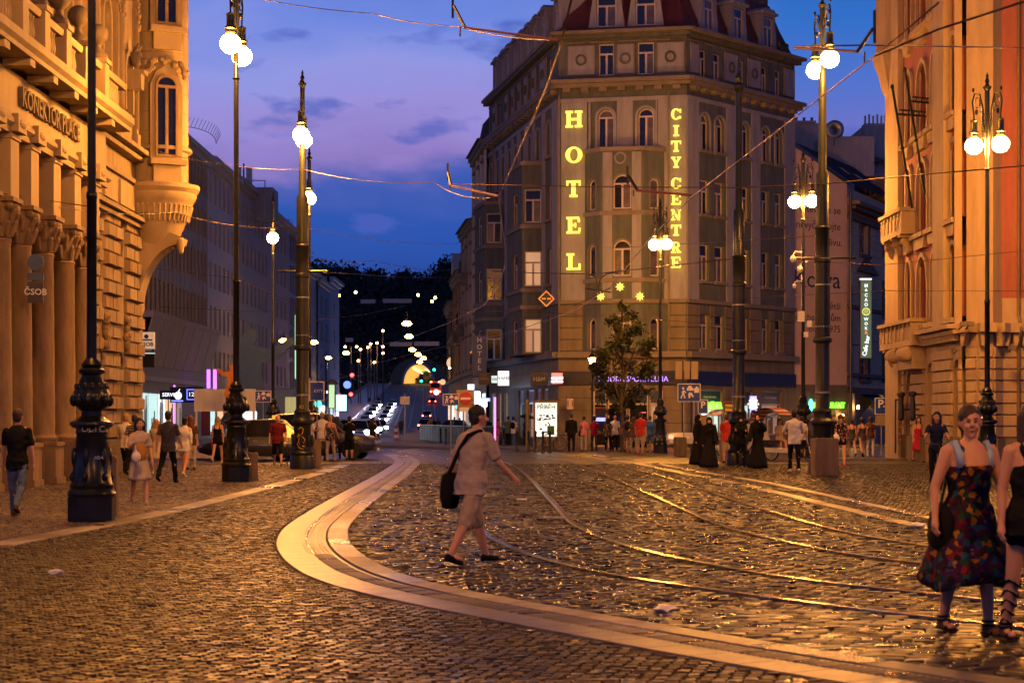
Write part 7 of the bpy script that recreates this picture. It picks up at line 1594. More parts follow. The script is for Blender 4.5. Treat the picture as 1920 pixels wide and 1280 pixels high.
    if kind in ('dress', 'skirt', 'abaya', 'asym'):
        mb = MB(); mb.T = LIFT; rings = []; zb = {'dress': .50, 'skirt': .50, 'abaya': .03, 'asym': .44}[kind]; n = 28
        topz = 1.02; fl = {'dress': .09, 'skirt': .06, 'abaya': .17, 'asym': .17}[kind]
        mid = (J[1][1] + J[-1][1]) / 2; ph = random.random() * 6
        for j in range(9):
            t = j / 8; z = topz + (zb - dz * (kind == 'abaya') - topz) * t; cx = (mid.x) * t * .4; cy = mid.y * t * .8; r = []
            for i in range(n):
                a = 2 * math.pi * i / n; f = 1 + t * (.07 * math.sin(a * 5 + ph) + .05 * math.sin(a * 9 + ph * 2)); zz_ = z - (t > .6) * (t - .6) * (.28 * max(0, math.sin(a * 2 + 1.0)) if kind == 'asym' else .03 * math.sin(a * 3))
                spread = abs(J[1][2].y - J[-1][2].y) * .30 * t if kind in ('abaya', 'asym') else abs(J[1][1].y - J[-1][1].y) * .3 * t
                r.append((cx + (.150 * w + fl * t) * f * math.cos(a), cy + (.112 * w + fl * t + spread) * f * math.sin(a), zz_))
            rings.append(r)
        mb.loft(rings[::-1]); mb.obj('skirt', CM(bottom), root, smooth=True, recalc=True)
    if kind == 'abaya' or hs == 'veil':
        C = MB(); C.T = LIFT; C.ell(hd + V3((0, .025, .045)), (.098, .112, .108), 14, 10).cap(hd + V3((0, .045, 0)), neck + V3((0, .03, .0)), .095, .11, 12).ell(neck + V3((0, .015, -.06)), (.19, .13, .12), 12, 8)
        C.ell(hd + V3((0, -.045, -.105)), (.07, .06, .035), 10, 6); rem(C.obj('veil', CM('black'), root), vox, 3)
    if kind == 'abaya':
        C = MB(); C.T = LIFT
        for sd in (1, -1): s0, e0, w0, dd = sh[sd]; C.cap(s0, e0, .085, .095, 10).cap(e0, w0, .09, .075, 10).cap(s0, pelvis + V3((sd * .1, 0, .1)), .08, .10, 8)
        rem(C.obj('sleeves', CM('black'), root), vox, 3)
    for sd in (1, -1):
        a, b, c, ang = J[sd]; Sx = MB(); rot = Matrix.Rotation(-R(min(0, ang) * .5), 4, 'X'); Sx.T = LIFT @ Matrix.Translation(c) @ rot
        Sx.cap((0, .025, -.035), (0, -.02, -.04), .042, .04, 8).cap((0, -.02, -.045), (0, -.155, -.055), .038, .030, 8); Sx.box(-.035, .035, -.18, .06, -.078, -.066); rem(Sx.obj('shoe', CM(shoe), root), max(.009, vox * .6), 2)
    # bags
    Bm = lambda: MB()
    if bag == 'backpack': q = Bm(); q.T = LIFT; q.ell(chest + V3((0, .16, -.04)), (.14, .08, .21), 12, 10).ell(chest + V3((0, .20, -.1)), (.10, .06, .11), 10, 8); q.obj('backpack', CM('black'), root, smooth=True)
    if bag in ('shoulder', 'white_bag', 'bigblack'):
        sd = 1 if bag != 'bigblack' else -1; q = Bm(); q.T = LIFT; c0 = pelvis + V3((sd * .22, .02, -.02 if bag != 'bigblack' else -.12)); z_ = (.05, .12, .13) if bag != 'bigblack' else (.08, .17, .20)
        q.ell(c0, z_, 12, 10).ell(c0 - V3((0, 0, .06)), (z_[0] * 1.1, z_[1], z_[2] * .7), 12, 8); q.obj('bag', CM('black' if bag != 'white_bag' else 'white'), root, smooth=True)
        q = Bm(); q.T = LIFT; q.tube([c0 + V3((0, .05, .08)), chest + V3((sd * .12, -.13 if bag == 'bigblack' else .12, .0)), neck + V3((-sd * .10 if bag == 'bigblack' else sd * .1, -.03, -.02)), chest + V3((sd * .10, .13, .0)), c0 + V3((0, .05, .08))], .012, 6); q.obj('strap', CM('black' if bag != 'white_bag' else 'white'), root)
    if bag == 'carry': q = Bm(); q.T = LIFT; s0, e0, w0, dd = sh[-1]; q.ell(w0 + V3((0, 0, -.28)), (.12, .06, .17), 10, 8).cap(w0 + V3((0, 0, -.05)), w0 + V3((0, 0, -.16)), .012, .04, 6); q.obj('carrier_bag', CM('white'), root, smooth=True)
    if bag == 'messenger':
        q = Bm(); q.T = LIFT; c0 = pelvis + V3((.25, .10, -.08)); rings = []
        for j, (t, a_, b_) in enumerate(((-.23, .05, .05), (-.21, .10, .085), (-.1, .13, .095), (.05, .12, .09), (.14, .10, .07), (.17, .05, .04))): rings.append([(c0.x + .07 * b_ / .09 * math.cos(2 * math.pi * i / 14), c0.y + a_ * math.sin(2 * math.pi * i / 14), c0.z + t) for i in range(14)])
        q.loft(rings); q.obj('messenger_bag', CM('black'), root, smooth=True, recalc=True)
        q = Bm(); q.T = LIFT; st = [c0 + V3((-.0, .03, .14)), pelvis + V3((.18, .14, .12)), chest + V3((.05, .155, .0)), chest + V3((-.08, .14, .14)), neck + V3((-.12, .03, .0)), chest + V3((-.06, -.15, .08)), pelvis + V3((.14, -.13, .1)), c0 + V3((0, -.03, .14))]
        for i in range(len(st) - 1): a_, b_ = st[i], st[i + 1]; q.tube([a_, b_], .022, 6)
        q.obj('strap', CM('black'), root)
    if extra: extra(root, LIFT, dict(hd=hd, neck=neck, chest=chest, pelvis=pelvis, sh=sh, J=J))
    return root
bpy.context.view_layer.update()
Wk = ((24, 10), (-20, 22)); Wk2 = ((-20, 24), (22, 8)); St = ((2, 1), (-2, 2)); Ar = ((6, 8, 14), (-4, 8, 12)); Sw1 = ((22, 8, 20), (-18, 10, 16)); Sw2 = ((-20, 10, 14), (20, 8, 22)); Ph = ((25, 6, 85), (22, 6, 90)); Hug = ((30, 20, 100), (20, 15, 70))
# foreground
person('man in grey t-shirt and khaki shorts walking across the setts with a black messenger bag', 883, 1056, 1.76, 128, ((22, 4), (-20, 10)), ((-22, 16, 34), (22, 12, 26)), 7, 'grey', 'khaki', 'shorts', 'short', 'dark', 'short', 'black', 'skin', .0095, bag='messenger', head=-10, wide=1.16)
def sandals(root, LIFT, D):
    for sd in (1, -1):
        q = MB(); q.T = LIFT; c = D['J'][sd][2]
        for z in (.02, -.01): q.tube([(c.x + .045 * math.cos(t), c.y + .05 * math.sin(t), c.z + z) for t in np.linspace(0, 6.28, 10)], .010, 5)
        q.box(c.x - .04, c.x + .04, c.y - .17, c.y + .06, c.z - .082, c.z - .068); q.tube([(c.x - .04, c.y - .1, c.z - .07), (c.x, c.y - .1, c.z - .025), (c.x + .04, c.y - .1, c.z - .07)], .012, 5); q.obj('sandal', CM('black'), root)
def dressx(root, LIFT, D):
    sandals(root, LIFT, D)
    for sd in (1, -1):
        q = MB(); q.T = LIFT; n = D['neck'] + Vector((sd * .135, 0, -.03)); q.tube([n + Vector((sd * .01, .06, -.14)), n + Vector((0, .05, .005)), n + Vector((0, -.02, .02)), n + Vector((-sd * .005, -.085, -.06)), n + Vector((-sd * .01, -.10, -.17))], .030, 8).obj('backpack_strap', CM('lblue' if 1 else 'white'), root, smooth=True)
person('woman in a long colourful patterned sleeveless dress with light blue backpack straps', 1815, 1187, 1.66, 16, ((10, 4), (-8, 10)), ((8, 14, 16), (-4, 20, 20)), 2, P_DRESS, P_DRESS, 'asym', 'none', 'brown', 'tail', 'brown', 'skin', .0095, True, bag='bigblack', head=-22, wide=1.22, extra=dressx)
def straps(root, LIFT, D):
    sandals(root, LIFT, D)
    for sd in (1, -1):
        a, b, c, g_ = D['J'][sd]; q = MB(); q.T = LIFT
        for k in range(5): p = b.lerp(c, .15 + k * .19); rr_ = .062 - k * .006; q.tube([(p.x + rr_ * math.cos(t), p.y + rr_ * math.sin(t), p.z + .025 * math.sin(2 * t)) for t in np.linspace(0, 6.28, 12)], .011, 5)
        q.obj('lacing', CM('black'), root)
person('woman in black sleeveless top, shorts and knee-high laced sandals beside the patterned dress', 1934, 1205, 1.68, 8, ((6, 3), (-10, 10)), ((4, 8, 10), (-6, 10, 14)), 2, 'black', 'black', 'hotpants', 'none', 'brown', 'long', 'brown', 'skin', .011, True, head=-8, extra=straps, wide=1.08)
# left side
person('woman in pale dress with tan front bag walking towards the viewer on the left sidewalk', 262, 944, 1.60, 18, ((16, 6), (-14, 16)), ((6, 10, 20), (25, 12, 85)), 0, 'beige', 'beige', 'dress', 'short', 'dark', 'bob', 'beige', 'skin', .013, True, head=-15, extra=lambda r, L, D: (rem((lambda q: (setattr(q, 'T', L), q.ell(D['pelvis'] + Vector((-.0, -.12, .13)), (.14, .07, .2), 12, 8))[1])(MB()).obj('tan_front_bag', CM('mustard'), r), .015), rem((lambda q: (setattr(q, 'T', L), q.ell(D['sh'][-1][2] + Vector((.06, 0, -.26)), (.10, .08, .12), 10, 8).cap(D['sh'][-1][2] + Vector((.03, 0, 0)), D['sh'][-1][2] + Vector((.05, 0, -.2)), .012, .04, 6))[1])(MB()).obj('plastic_bag', CM('white'), r), .012)))
person('man in black t-shirt and jeans walking away at the far left edge', 32, 968, 1.74, 178, ((14, 4), (-16, 30)), ((8, 12, 14), (-8, 12, 14)), 3, 'black', 'denim', 'trousers', 'short', 'brown', 'short', 'brown', 'skin', .013)
person('person in dark clothes and black cap standing by the column pedestals', 78, 900, 1.70, 160, St, ((6, 6, 60), (6, 6, 60)), 3, 'dgrey', 'black', 'trousers', 'short', 'dark', 'cap', 'black', 'skin', .018)
person('dark-haired person half hidden behind the one in the black cap', 72, 893, 1.78, 20, St, Ar, 0, 'black', 'black', 'trousers', 'short', 'dark', 'curly', 'black', 'skin', .022)
person('man in white t-shirt and black trousers seen from behind, left of the striped shirt', 236, 888, 1.76, 172, Wk, Sw1, 2, 'white', 'black', 'trousers', 'short', 'blond', 'short', 'black', 'skin', .017)
person('person in a dark striped shirt with backpack straps walking away', 252, 892, 1.72, 175, Wk2, Sw2, 2, P_STRIPE, 'black', 'trousers', 'short', 'dark', 'short', 'black', 'skin', .018)
person('blond woman in pale clothes half hidden behind the woman with the tan front bag', 293, 888, 1.60, 190, Wk, Sw1, 0, 'beige', 'beige', 'dress', 'short', 'blond', 'bob', 'white', 'skin', .02, True)
person('man in grey polo and black trousers walking away in the middle of the left crowd', 315, 905, 1.80, 172, Wk2, Sw2, 2, 'dgrey', 'black', 'trousers', 'short', 'dark', 'short', 'black', 'skin', .015)
person('woman in loose white top and pale shorts with a white bag walking away', 346, 894, 1.66, 170, Wk, Sw1, 2, 'white', 'white', 'hotpants', 'half', 'dark', 'bun', 'white', 'skin', .016, True, 'white_bag')
person('red-haired woman behind the one in the loose white top', 358, 880, 1.66, 180, St, Ar, 0, 'brown', 'beige', 'trousers', 'short', 'red', 'bob', 'brown', 'skin', .022, True)
person('woman with long blond hair in a short black outfit in front of the parked car', 408, 868, 1.68, 178, Wk2, Ar, 0, 'black', 'black', 'hotpants', 'none', 'blond', 'long', 'white', 'skin', .018, True)
person('bald man in maroon t-shirt and black shorts with a walking stick', 521, 873, 1.76, 8, Wk, ((12, 12, 20), (-6, 12, 14)), 0, 'maroon', 'black', 'shorts', 'short', 'dark', 'bald', 'brown', 'skin', .016, wide=1.15, extra=lambda r, L, D: (lambda q: (setattr(q, 'T', L), q.tube([D['sh'][1][2] + Vector((.02, -.05, -.05)), Vector((D['sh'][1][2].x + .03, D['sh'][1][2].y - .1, -.02))], .012, 6))[1])(MB()).obj('walking_stick', M['black'], r))
person('person in a white shirt and dark cap looking down, left of the man in maroon', 505, 852, 1.66, 30, St, Ph, 4, 'white', 'denim', 'trousers', 'short', 'dark', 'cap', 'black', 'skin', .022)
person('man in white t-shirt standing just right of the graffitied pole', 583, 862, 1.72, 100, St, Ph, 2, 'white', 'dgrey', 'trousers', 'short', 'brown', 'short', 'black', 'skin', .02)
person('grey-haired man in a pale shirt beside the dark off-road car', 604, 862, 1.80, 200, St, Hug, 2, 'white', 'grey', 'trousers', 'short', 'grey', 'short', 'brown', 'skin', .018)
person('woman in checked top and cream trousers standing with feet apart by the car', 619, 864, 1.70, 165, ((-2, 0), (14, 0)), ((4, 12, 14), (10, 14, 30)), 0, P_PLAID, 'beige', 'trousers', 'none', 'blond', 'bun', 'beige', 'skin', .016, True)
person('long-haired woman in black top and jeans behind the woman in cream trousers', 632, 860, 1.66, 190, St, Ar, 0, 'black', 'denim', 'trousers', 'none', 'brown', 'long', 'black', 'skin', .02, True)
person('person all in black with shorts standing by the front wheel of the off-road car', 655, 862, 1.66, 185, St, Ph, 3, 'black', 'black', 'shorts', 'short', 'dark', 'short', 'black', 'skin', .016)
person('woman in black with shorts walking past the bonnet of the off-road car', 698, 846, 1.70, 150, Wk, Ar, 2, 'black', 'black', 'hotpants', 'short', 'dark', 'long', 'brown', 'skin', .018, True)
# queue before the hotel
q_ = [(934, 838, 1.55, 'woman in pink with a white bag by the corner wall', 90, 'crimson', 'crimson', 'hotpants', 'bun', 'dark', 1, 'white_bag'),
 (962, 838, 1.68, 'man with white t-shirt and small backpack left of the umbrella', 170, 'white', 'denim', 'trousers', 'short', 'dark', 0, 'backpack'),
 (975, 836, 1.66, 'woman in orange-red top under the black umbrella', 190, 'red', 'red', 'hotpants', 'bun', 'red', 1, None),
 (985, 838, 1.66, 'woman in dark blue top and black trousers using a phone under the umbrella', 120, 'navy', 'black', 'trousers', 'long', 'dark', 1, None),
 (1036, 838, 1.70, 'woman with long orange-blond hair behind the bicycle', 180, 'dgrey', 'dgrey', 'hotpants', 'long', 'blond', 1, None),
 (1045, 834, 1.5, 'child in white top beside the long-haired blonde', 170, 'white', 'dgrey', 'trousers', 'bob', 'dark', 1, None),
 (1057, 838, 1.70, 'slim dark person between the bicycle and the man in the black jacket', 180, 'brown', 'black', 'trousers', 'bob', 'brown', 0, None),
 (1071, 847, 1.80, 'broad man in black jacket and black trousers seen from behind', 180, 'black', 'black', 'trousers', 'short', 'dark', 0, None),
 (1086, 840, 1.70, 'blond person in black t-shirt and black skirt, right of the black jacket', 185, 'black', 'black', 'skirt', 'bob', 'blond', 1, None),
 (1095, 846, 1.68, 'woman in salmon top with a black backpack and grey trousers', 160, 'pink', 'grey', 'trousers', 'bun', 'brown', 1, 'shoulder'),
 (1114, 845, 1.66, 'woman with curly dark hair in a crimson top', 180, 'crimson', 'dgrey', 'trousers', 'curly', 'dark', 1, None),
 (1123, 842, 1.68, 'dark person squeezed between the crimson top and the checked top', 170, 'dgrey', 'black', 'trousers', 'short', 'dark', 0, None),
 (1140, 846, 1.60, 'long-haired woman in a checked top beside the man in the pale t-shirt', 190, P_PLAID, 'black', 'trousers', 'long', 'dark', 1, None),
 (1153, 845, 1.74, 'bald man in a pale long t-shirt and black trousers', 175, 'white', 'black', 'trousers', 'bald', 'brown', 0, None),
 (1165, 842, 1.62, 'woman in orange top half hidden in the queue', 180, 'pink', 'black', 'trousers', 'bob', 'brown', 1, None),
 (1176, 848, 1.72, 'person with a black backpack and speckled trousers', 180, 'dgrey', P_LEO, 'trousers', 'curly', 'dark', 0, 'backpack'),
 (1188, 850, 1.66, 'woman with striped trousers and red shoes beside the man in red', 190, 'brown', P_VSTRIPE, 'trousers', 'bob', 'brown', 1, None),
 (1201, 853, 1.84, 'tall man in a red t-shirt and khaki shorts', 165, 'red', 'khaki', 'shorts', 'short', 'brown', 0, None),
 (1063, 840, 1.66, 'woman in brown top peering past the black jacket', 170, 'brown', 'dgrey', 'skirt', 'bob', 'brown', 1, None),
 (1104, 841, 1.74, 'man in grey t-shirt between the salmon and crimson tops', 190, 'grey', 'black', 'trousers', 'short', 'dark', 0, None),
 (1131, 840, 1.72, 'man in maroon top right of the crimson one', 175, 'maroon', 'black', 'trousers', 'short', 'dark', 0, None),
 (1210, 846, 1.64, 'woman in beige top right of the tall man in red', 185, 'beige', 'khaki', 'skirt', 'long', 'brown', 1, None),
 (953, 838, 1.70, 'man in dark green top left of the small backpack', 160, 'green', 'black', 'trousers', 'short', 'dark', 0, None),
 (1226, 842, 1.72, 'dark-clad man just left of the hotel lamp', 170, 'dgrey', 'black', 'trousers', 'short', 'dark', 0, None),
 (1219, 848, 1.70, 'man in a blue t-shirt and denim shorts left of the hotel lamp base', 182, 'blue', 'denim', 'shorts', 'short', 'dark', 0, None)]
for i, (px, py, h, lab, yaw, t, b, k, hs, hc, fem, bg_) in enumerate(q_):
    person(lab, px, py, h, yaw, random.choice([St, ((4, 3), (-5, 3)), ((8, 6), (-6, 4))]), random.choice([Ar, ((10, 8, 40), (-2, 10, 12)), ((4, 6, 80), (6, 6, 80))]), random.choice([0, 1, 3]), t, b, k, 'long' if 'jacket' in lab else 'short', hc, hs, 'black' if 'red' not in lab else 'red', 'skin', .023, bool(fem), bg_, group='people queueing before the hotel', wide=1.12 if 'broad' in lab else 1)
um = thing('umbrella', 'small black umbrella over the women left of the lit poster', 'umbrella', (*gp(981, 838), 0)); MB().lathe([(.50, 1.62), (.40, 1.74), (.2, 1.83), (.02, 1.86)], 10).obj('canopy', M['black'], um, M_=Matrix.Rotation(R(8), 4, 'Y')); MB().tube([(0, 0, 1.0), (.2, 0, 1.84)], .01, 5).obj('shaft', M['steel'], um)
# plaza
pz_ = [(1308, 871, 1.70, 'leftmost woman in black abaya, behind the one with the shoulder bag', 60, 'black', 'black', 'abaya', 'veil', 'dark', 1, None, St, Ar),
 (1330, 876, 1.68, 'woman in a black abaya with a shoulder bag walking towards the viewer', -8, 'black', 'black', 'abaya', 'veil', 'dark', 1, 'shoulder', Wk, Ar),
 (1389, 876, 1.66, 'woman in black veil and black trousers looking down at her phone', -6, 'black', 'black', 'trousers', 'veil', 'dark', 1, None, St, Ph),
 (1421, 878, 1.72, 'woman in a long flared black abaya with her head tilted', -20, 'black', 'black', 'abaya', 'veil', 'dark', 1, None, ((12, 2), (-10, 4)), ((60, 20, 80), (10, 10, 20))),
 (1363, 868, 1.72, 'person in a salmon-red top standing behind the stone bin', 185, 'red', 'khaki', 'shorts', 'short', 'brown', 0, None, St, Ar),
 (1412, 858, 1.92, 'tall young man in lilac top behind the women in black, hand at his mouth', 60, 'lav', 'khaki', 'shorts', 'short', 'dark', 0, None, St, ((40, 20, 100), (0, 8, 10))),
 (1489, 884, 1.82, 'man in a white shirt and tight black trousers seen from behind', 178, 'white', 'black', 'trousers', 'short', 'dark', 0, None, ((10, 2), (-10, 2)), ((25, 20, 90), (20, 14, 90))),
 (1503, 860, 1.66, 'person in white t-shirt and black shorts half behind the man in the white shirt', 175, 'white', 'black', 'shorts', 'short', 'dark', 0, None, St, Ar),
 (1577, 872, 1.68, 'woman in a spotted black top and pink shoes with a white carrier bag', -10, P_FLORAL, 'black', 'hotpants', 'curly', 'brown', 1, 'carry', St, Ph),
 (1563, 862, 1.72, 'dark figure between the big pole and the woman in spotted top', 20, 'black', 'black', 'trousers', 'short', 'dark', 0, None, St, Ar),
 (1597, 856, 1.60, 'girl in black top and pale shorts, left one of the three by the beige house', 180, 'dgrey', 'beige', 'hotpants', 'bun', 'brown', 1, None, Wk, Ar),
 (1617, 856, 1.64, 'girl in black top and pale shorts, middle one of the three by the beige house', 185, 'dgrey', 'beige', 'hotpants', 'curly', 'dark', 1, None, Wk2, Ar),
 (1632, 855, 1.66, 'woman in pale trousers with a white bag, rightmost of three by the beige house', 170, 'brown', 'white', 'trousers', 'bob', 'brown', 1, 'white_bag', St, Ar),
 (1722, 866, 1.70, 'woman in a short crimson strap dress walking towards the viewer', 4, 'crimson', 'crimson', 'dress', 'long', 'dark', 1, None, Wk, Ar),
 (1773, 868, 1.82, 'bearded man in a light blue shirt behind the woman cyclist', -10, 'cyan', 'denim', 'trousers', 'short', 'dark', 0, None, Wk2, Ar),
 (1880, 868, 1.78, 'man in a white t-shirt by the lamp base at the palace corner', 165, 'white', 'black', 'trousers', 'short', 'brown', 0, None, St, Ar),
 (1906, 868, 1.76, 'dark figure raising a camera at the right edge', 20, 'black', 'black', 'trousers', 'short', 'dark', 0, None, St, Hug)]
for (px, py, h, lab, yaw, t, b, k, hs, hc, fem, bg_, lg, ar) in pz_:
    person(lab, px, py, h, yaw, lg, ar, 2, t, b, k, 'long' if ('abaya' in lab or 'veil' in lab or 'shirt and tight' in lab) else ('none' if 'strap' in lab or 'girl' in lab else 'short'), hc, hs, 'hotpink' if 'pink shoes' in lab else ('white' if 'white' in lab else 'black'), 'skin', .018, bool(fem), bg_, group='people on the right plaza')
# far people
for px, py, d, h, yaw, t, lab in ((752, 806, 180, 1.7, 0, 'dgrey', 'distant walker on the island edge, leftmost of the dark group'), (814, 812, 190, 1.7, 170, 'black', 'distant dark walker beside the tram island'), (822, 812, 190, 1.75, 170, 'dgrey', 'second distant dark walker beside the tram island'), (806, 814, 175, 1.7, 20, 'mustard', 'distant walker in a tan jacket by the island'), (852, 806, 140, 1.75, 180, 'black', 'dark walker under the crossed blue sign'), (862, 806, 142, 1.7, 180, 'brown', 'brown-clad walker under the crossed blue sign'), (889, 808, 120, 1.7, 180, 'dgrey', 'dark figure seen over the walking man at the barrier'), (915, 835, 115, 1.75, 0, 'black', 'dark figure by the pharmacy behind the barrier'), (920, 830, 122, 1.65, 10, 'navy', 'second dark figure by the pharmacy behind the barrier'), (692, 745, 480, 1.9, 180, 'black', 'tiny walker on the bridge footway, left one'), (710, 745, 480, 1.9, 180, 'black', 'tiny walker on the bridge footway, right one')):
    zz_ = 0 if d < 400 else EYE + (HZ - py) / F * d - 1.7
    person(lab, px, 0, h, yaw, Wk, Ar, 0, t, 'black', 'trousers', 'long', 'dark', 'short', 'black', 'skin', .03 if d < 400 else .05, d=d, zoff=zz_, group='distant walkers')
# ================================================================ VEHICLES
def carpaint(n, c): return mat(n, c, .3, .2, var=.05, coat=.4)
def car(lab, x, y, rz, L=4.5, Wd=1.8, H=1.5, paint=None, suv=False, z=0, head=0, tail=0, taxi=False, group=None, cat='car', far=False, pitch=0):
    """long axis local x, nose at +x"""
    r = thing('parked_car' if not far else 'car', lab, cat, (x, y, z), rz, group); r.rotation_euler = (0, -pitch, rz)
    gc = .28 if suv else .2; zb = .62 * H if suv else .58 * H; a = L / 2; w = Wd / 2
    st = [(-a, .55, .82, .55), (-a + .06, gc + .12, .90, zb - .02), (-a + .5, gc, .97, zb), (-a * .3, gc - .02, 1, zb + .01), (a * .1, gc - .02, 1, zb - .01), (a * .42, gc, .98, zb - .04), (a - .45, gc, .95, zb - .16), (a - .08, gc + .1, .86, zb - .30), (a, .42, .70, zb - .42)]
    rings = []
    for xx, z0, wf, z1 in st:
        ww = w * wf; z1 = max(z1, z0 + .08); rings.append([(xx, -ww * .92, z0), (xx, -ww, z0 + (z1 - z0) * .35), (xx, -ww * .985, z0 + (z1 - z0) * .75), (xx, -ww * .90, z1), (xx, 0, z1 + .03), (xx, ww * .90, z1), (xx, ww * .985, z0 + (z1 - z0) * .75), (xx, ww, z0 + (z1 - z0) * .35), (xx, ww * .92, z0), (xx, 0, z0 - .02)])
    MB().loft(rings).obj('body', paint, r, smooth=True, angle=38, recalc=True)
    gs = [(-a + .35 if suv else -a * .62, zb - .02, .80), (-a + .75 if suv else -a * .42, H - .05, .66), (-a * .05, H, .68), (a * .16, H - .04, .66), (a * .48, zb - .04, .80)]
    G = MB(); rg = []
    for xx, zt, wf in gs: rg.append([(xx, -w * .88, zb - .06), (xx, -w * wf, zt), (xx, 0, zt + .02), (xx, w * wf, zt), (xx, w * .88, zb - .06)])
    G.loft(rg).obj('window_glass', M['glass'], r, smooth=True, angle=30, recalc=True)
    rf = MB(); rf.loft([[(xx, -w * wf * .98, zt + .004), (xx, -w * wf * .9, zt + .03), (xx, 0, zt + .045), (xx, w * wf * .9, zt + .03), (xx, w * wf * .98, zt + .004)] for xx, zt, wf in gs[1:4]]); rf.obj('roof', paint, r, smooth=True, angle=50, recalc=True)
    P = MB()
    for s in (-1, 1):
        for (p, q) in ((gs[1], gs[0]), (gs[3], gs[4])): P.tube([(p[0], s * w * p[2], p[1]), (q[0], s * w * q[2] * 1.06, q[1])], .035, 5)
        P.tube([(-a * .1, s * w * .68, H - .01), (-a * .06, s * w * .885, zb - .02)], .035, 5)
    P.obj('pillars', paint, r)['kind'] = 'stuff'
    wr = .36 if suv else .32
    for xx in (-a * .60, a * .62):
        for s in (-1, 1):
            t = MB().lathe([(wr * .66, -.11), (wr * .93, -.11), (wr, -.07), (wr, .07), (wr * .93, .11), (wr * .66, .11)], 20 if not far else 10, (xx, wr), 'y').obj('wheel', M['rubber'], r, T(0, s * (w - .10), 0), smooth=True, angle=40)
            if far: continue
            h = MB().lathe([(wr * .68, -.06), (wr * .68, .0), (wr * .60, .02), (wr * .60, -.06)], 20, (xx, wr), 'y'); yo = s * .115
            for k in range(7): 
                aa = k * 2 * math.pi / 7; h.cap((xx + .04 * math.cos(aa), yo * .9, wr + .04 * math.sin(aa)), (xx + wr * .62 * math.cos(aa), yo * .8, wr + wr * .62 * math.sin(aa)), .022, .018, 6)
            h.lathe([(.06, -abs(yo)), (.06, abs(yo))], 10, (xx, wr), 'y').obj('rim', M['chrome'], t)
            ar = MB(); ar.tube([(xx + (wr + .07) * math.cos(q), (w - .03) * s, wr + (wr + .07) * math.sin(q)) for q in np.linspace(-.2, math.pi + .2, 12)], .03, 5).obj('wheel_arch', M['black'], r)
    for s in (-1, 1):
        MB().ell((a - .12, s * w * .66, zb - .33), (.13, .20, .085) if not far else (.18, .30, .20), 10, 6).obj('headlight', M['headlf'] if far and head == 1 else (M['headl'] if head else mat('headlight_glass', (.08, .08, .09), .12)), r, smooth=True)
        MB().box(-a - .005, -a + .16, s * w * .80 - .14, s * w * .80 + .10, zb - .30, zb - .12).obj('tail_light', (M['taillf'] if far else M['taill']) if tail else mat('dark_red_lens', (.2, .01, .01), .3), r)
        if not far: MB().ell((a * .30, s * (w + .08), zb + .05), (.07, .11, .08), 8, 6).obj('mirror', paint, r, smooth=True)
    MB().box(a - .02, a + .012, -.45, .45, .45, .62).obj('grille', M['black'], r); MB().box(-a - .02, -a + .01, -.26, .26, .55, .66).obj('number_plate', M['white'], r)
    if not far: 
        MB().box(a + .0, a + .02, -.26, .26, .34, .45).obj('number_plate', M['white'], r)
        for s in (-1, 1):
            for xx in (-a * .33, a * .04): MB().box(xx, xx + .16, s * w * .99 - .012, s * w * .99 + .012, zb - .16, zb - .13).obj('door_handle', M['chrome'], r)
    if taxi: MB().box(-.1, .1, -.22, .22, H + .05, H + .17).obj('roof_sign', mat('roof_sign_amber', (.7, .45, .1), .4, emit=(1, .6, .1), es=.5), r)
    return r
BP = carpaint('black_car_paint', (.008, .009, .012)); NP = carpaint('navy_car_paint', (.012, .02, .05)); WP = carpaint('white_car_paint', (.6, .6, .6)); SP = carpaint('silver_car_paint', (.25, .26, .28))
x, y = gp(398, 863); car('dark saloon car parked behind the blond woman in black, nose to the left', x + 1.6, y + 1.2, R(184), 4.6, 1.8, 1.42, BP)
x, y = gp(500, 864); car('black estate car behind the man in maroon, between the two left poles', x + .2, y + .9, R(4), 4.7, 1.85, 1.55, BP, taxi=True)
x, y = gp(645, 862); car('large dark off-road car with a shiny alloy wheel right of the graffitied pole', x - 1.1, y + 1.3, R(-6), 4.7, 1.95, 1.78, NP, suv=True, head=0)
x, y = gp(1271, 843); car('white taxi with red tail lights behind the hotel lamp base', x, y + 2.5, R(100), 4.4, 1.8, 1.5, WP, tail=1, taxi=True)
p = wp(846, 785, 135); car('dark blue car behind the glass barrier under the blue sign', p.x, 135, R(178), 4.2, 1.8, 1.5, NP)
hc = [(700, 0, 205, 'white car far back in the queue, right lane', WP, 1), (684, 0, 195, 'dark car behind the silver queuing ones', BP, 1), (668, 0, 215, 'car with headlamps lit far back in the queue, left lane', BP, 1), (713, 0, 232, 'last lit car of the queue near the bridge', SP, 1), (635, 0, 190, 'car roof glinting left in the queue', NP, 0), (672, 792, 150, 'silver car queuing with lit headlamps nearest in the left lane', SP, 1), (650, 793, 170, 'dark car roof behind the silver queuing car', BP, 0), (690, 795, 168, 'car with white headlamps right of the silver queuing car', SP, 1)]
for px, py, d, lab, pt, hd_ in hc: p = wp(px, 785, d); car(lab, p.x, d, R(-84), 4.4, 1.8, 1.48, pt, head=hd_ * 2, far=True, group='cars queuing with lit headlamps')
k = 0
names = ['nearest', 'second nearest', 'third', 'fourth', 'fifth', 'sixth', 'seventh', 'eighth', 'farthest']
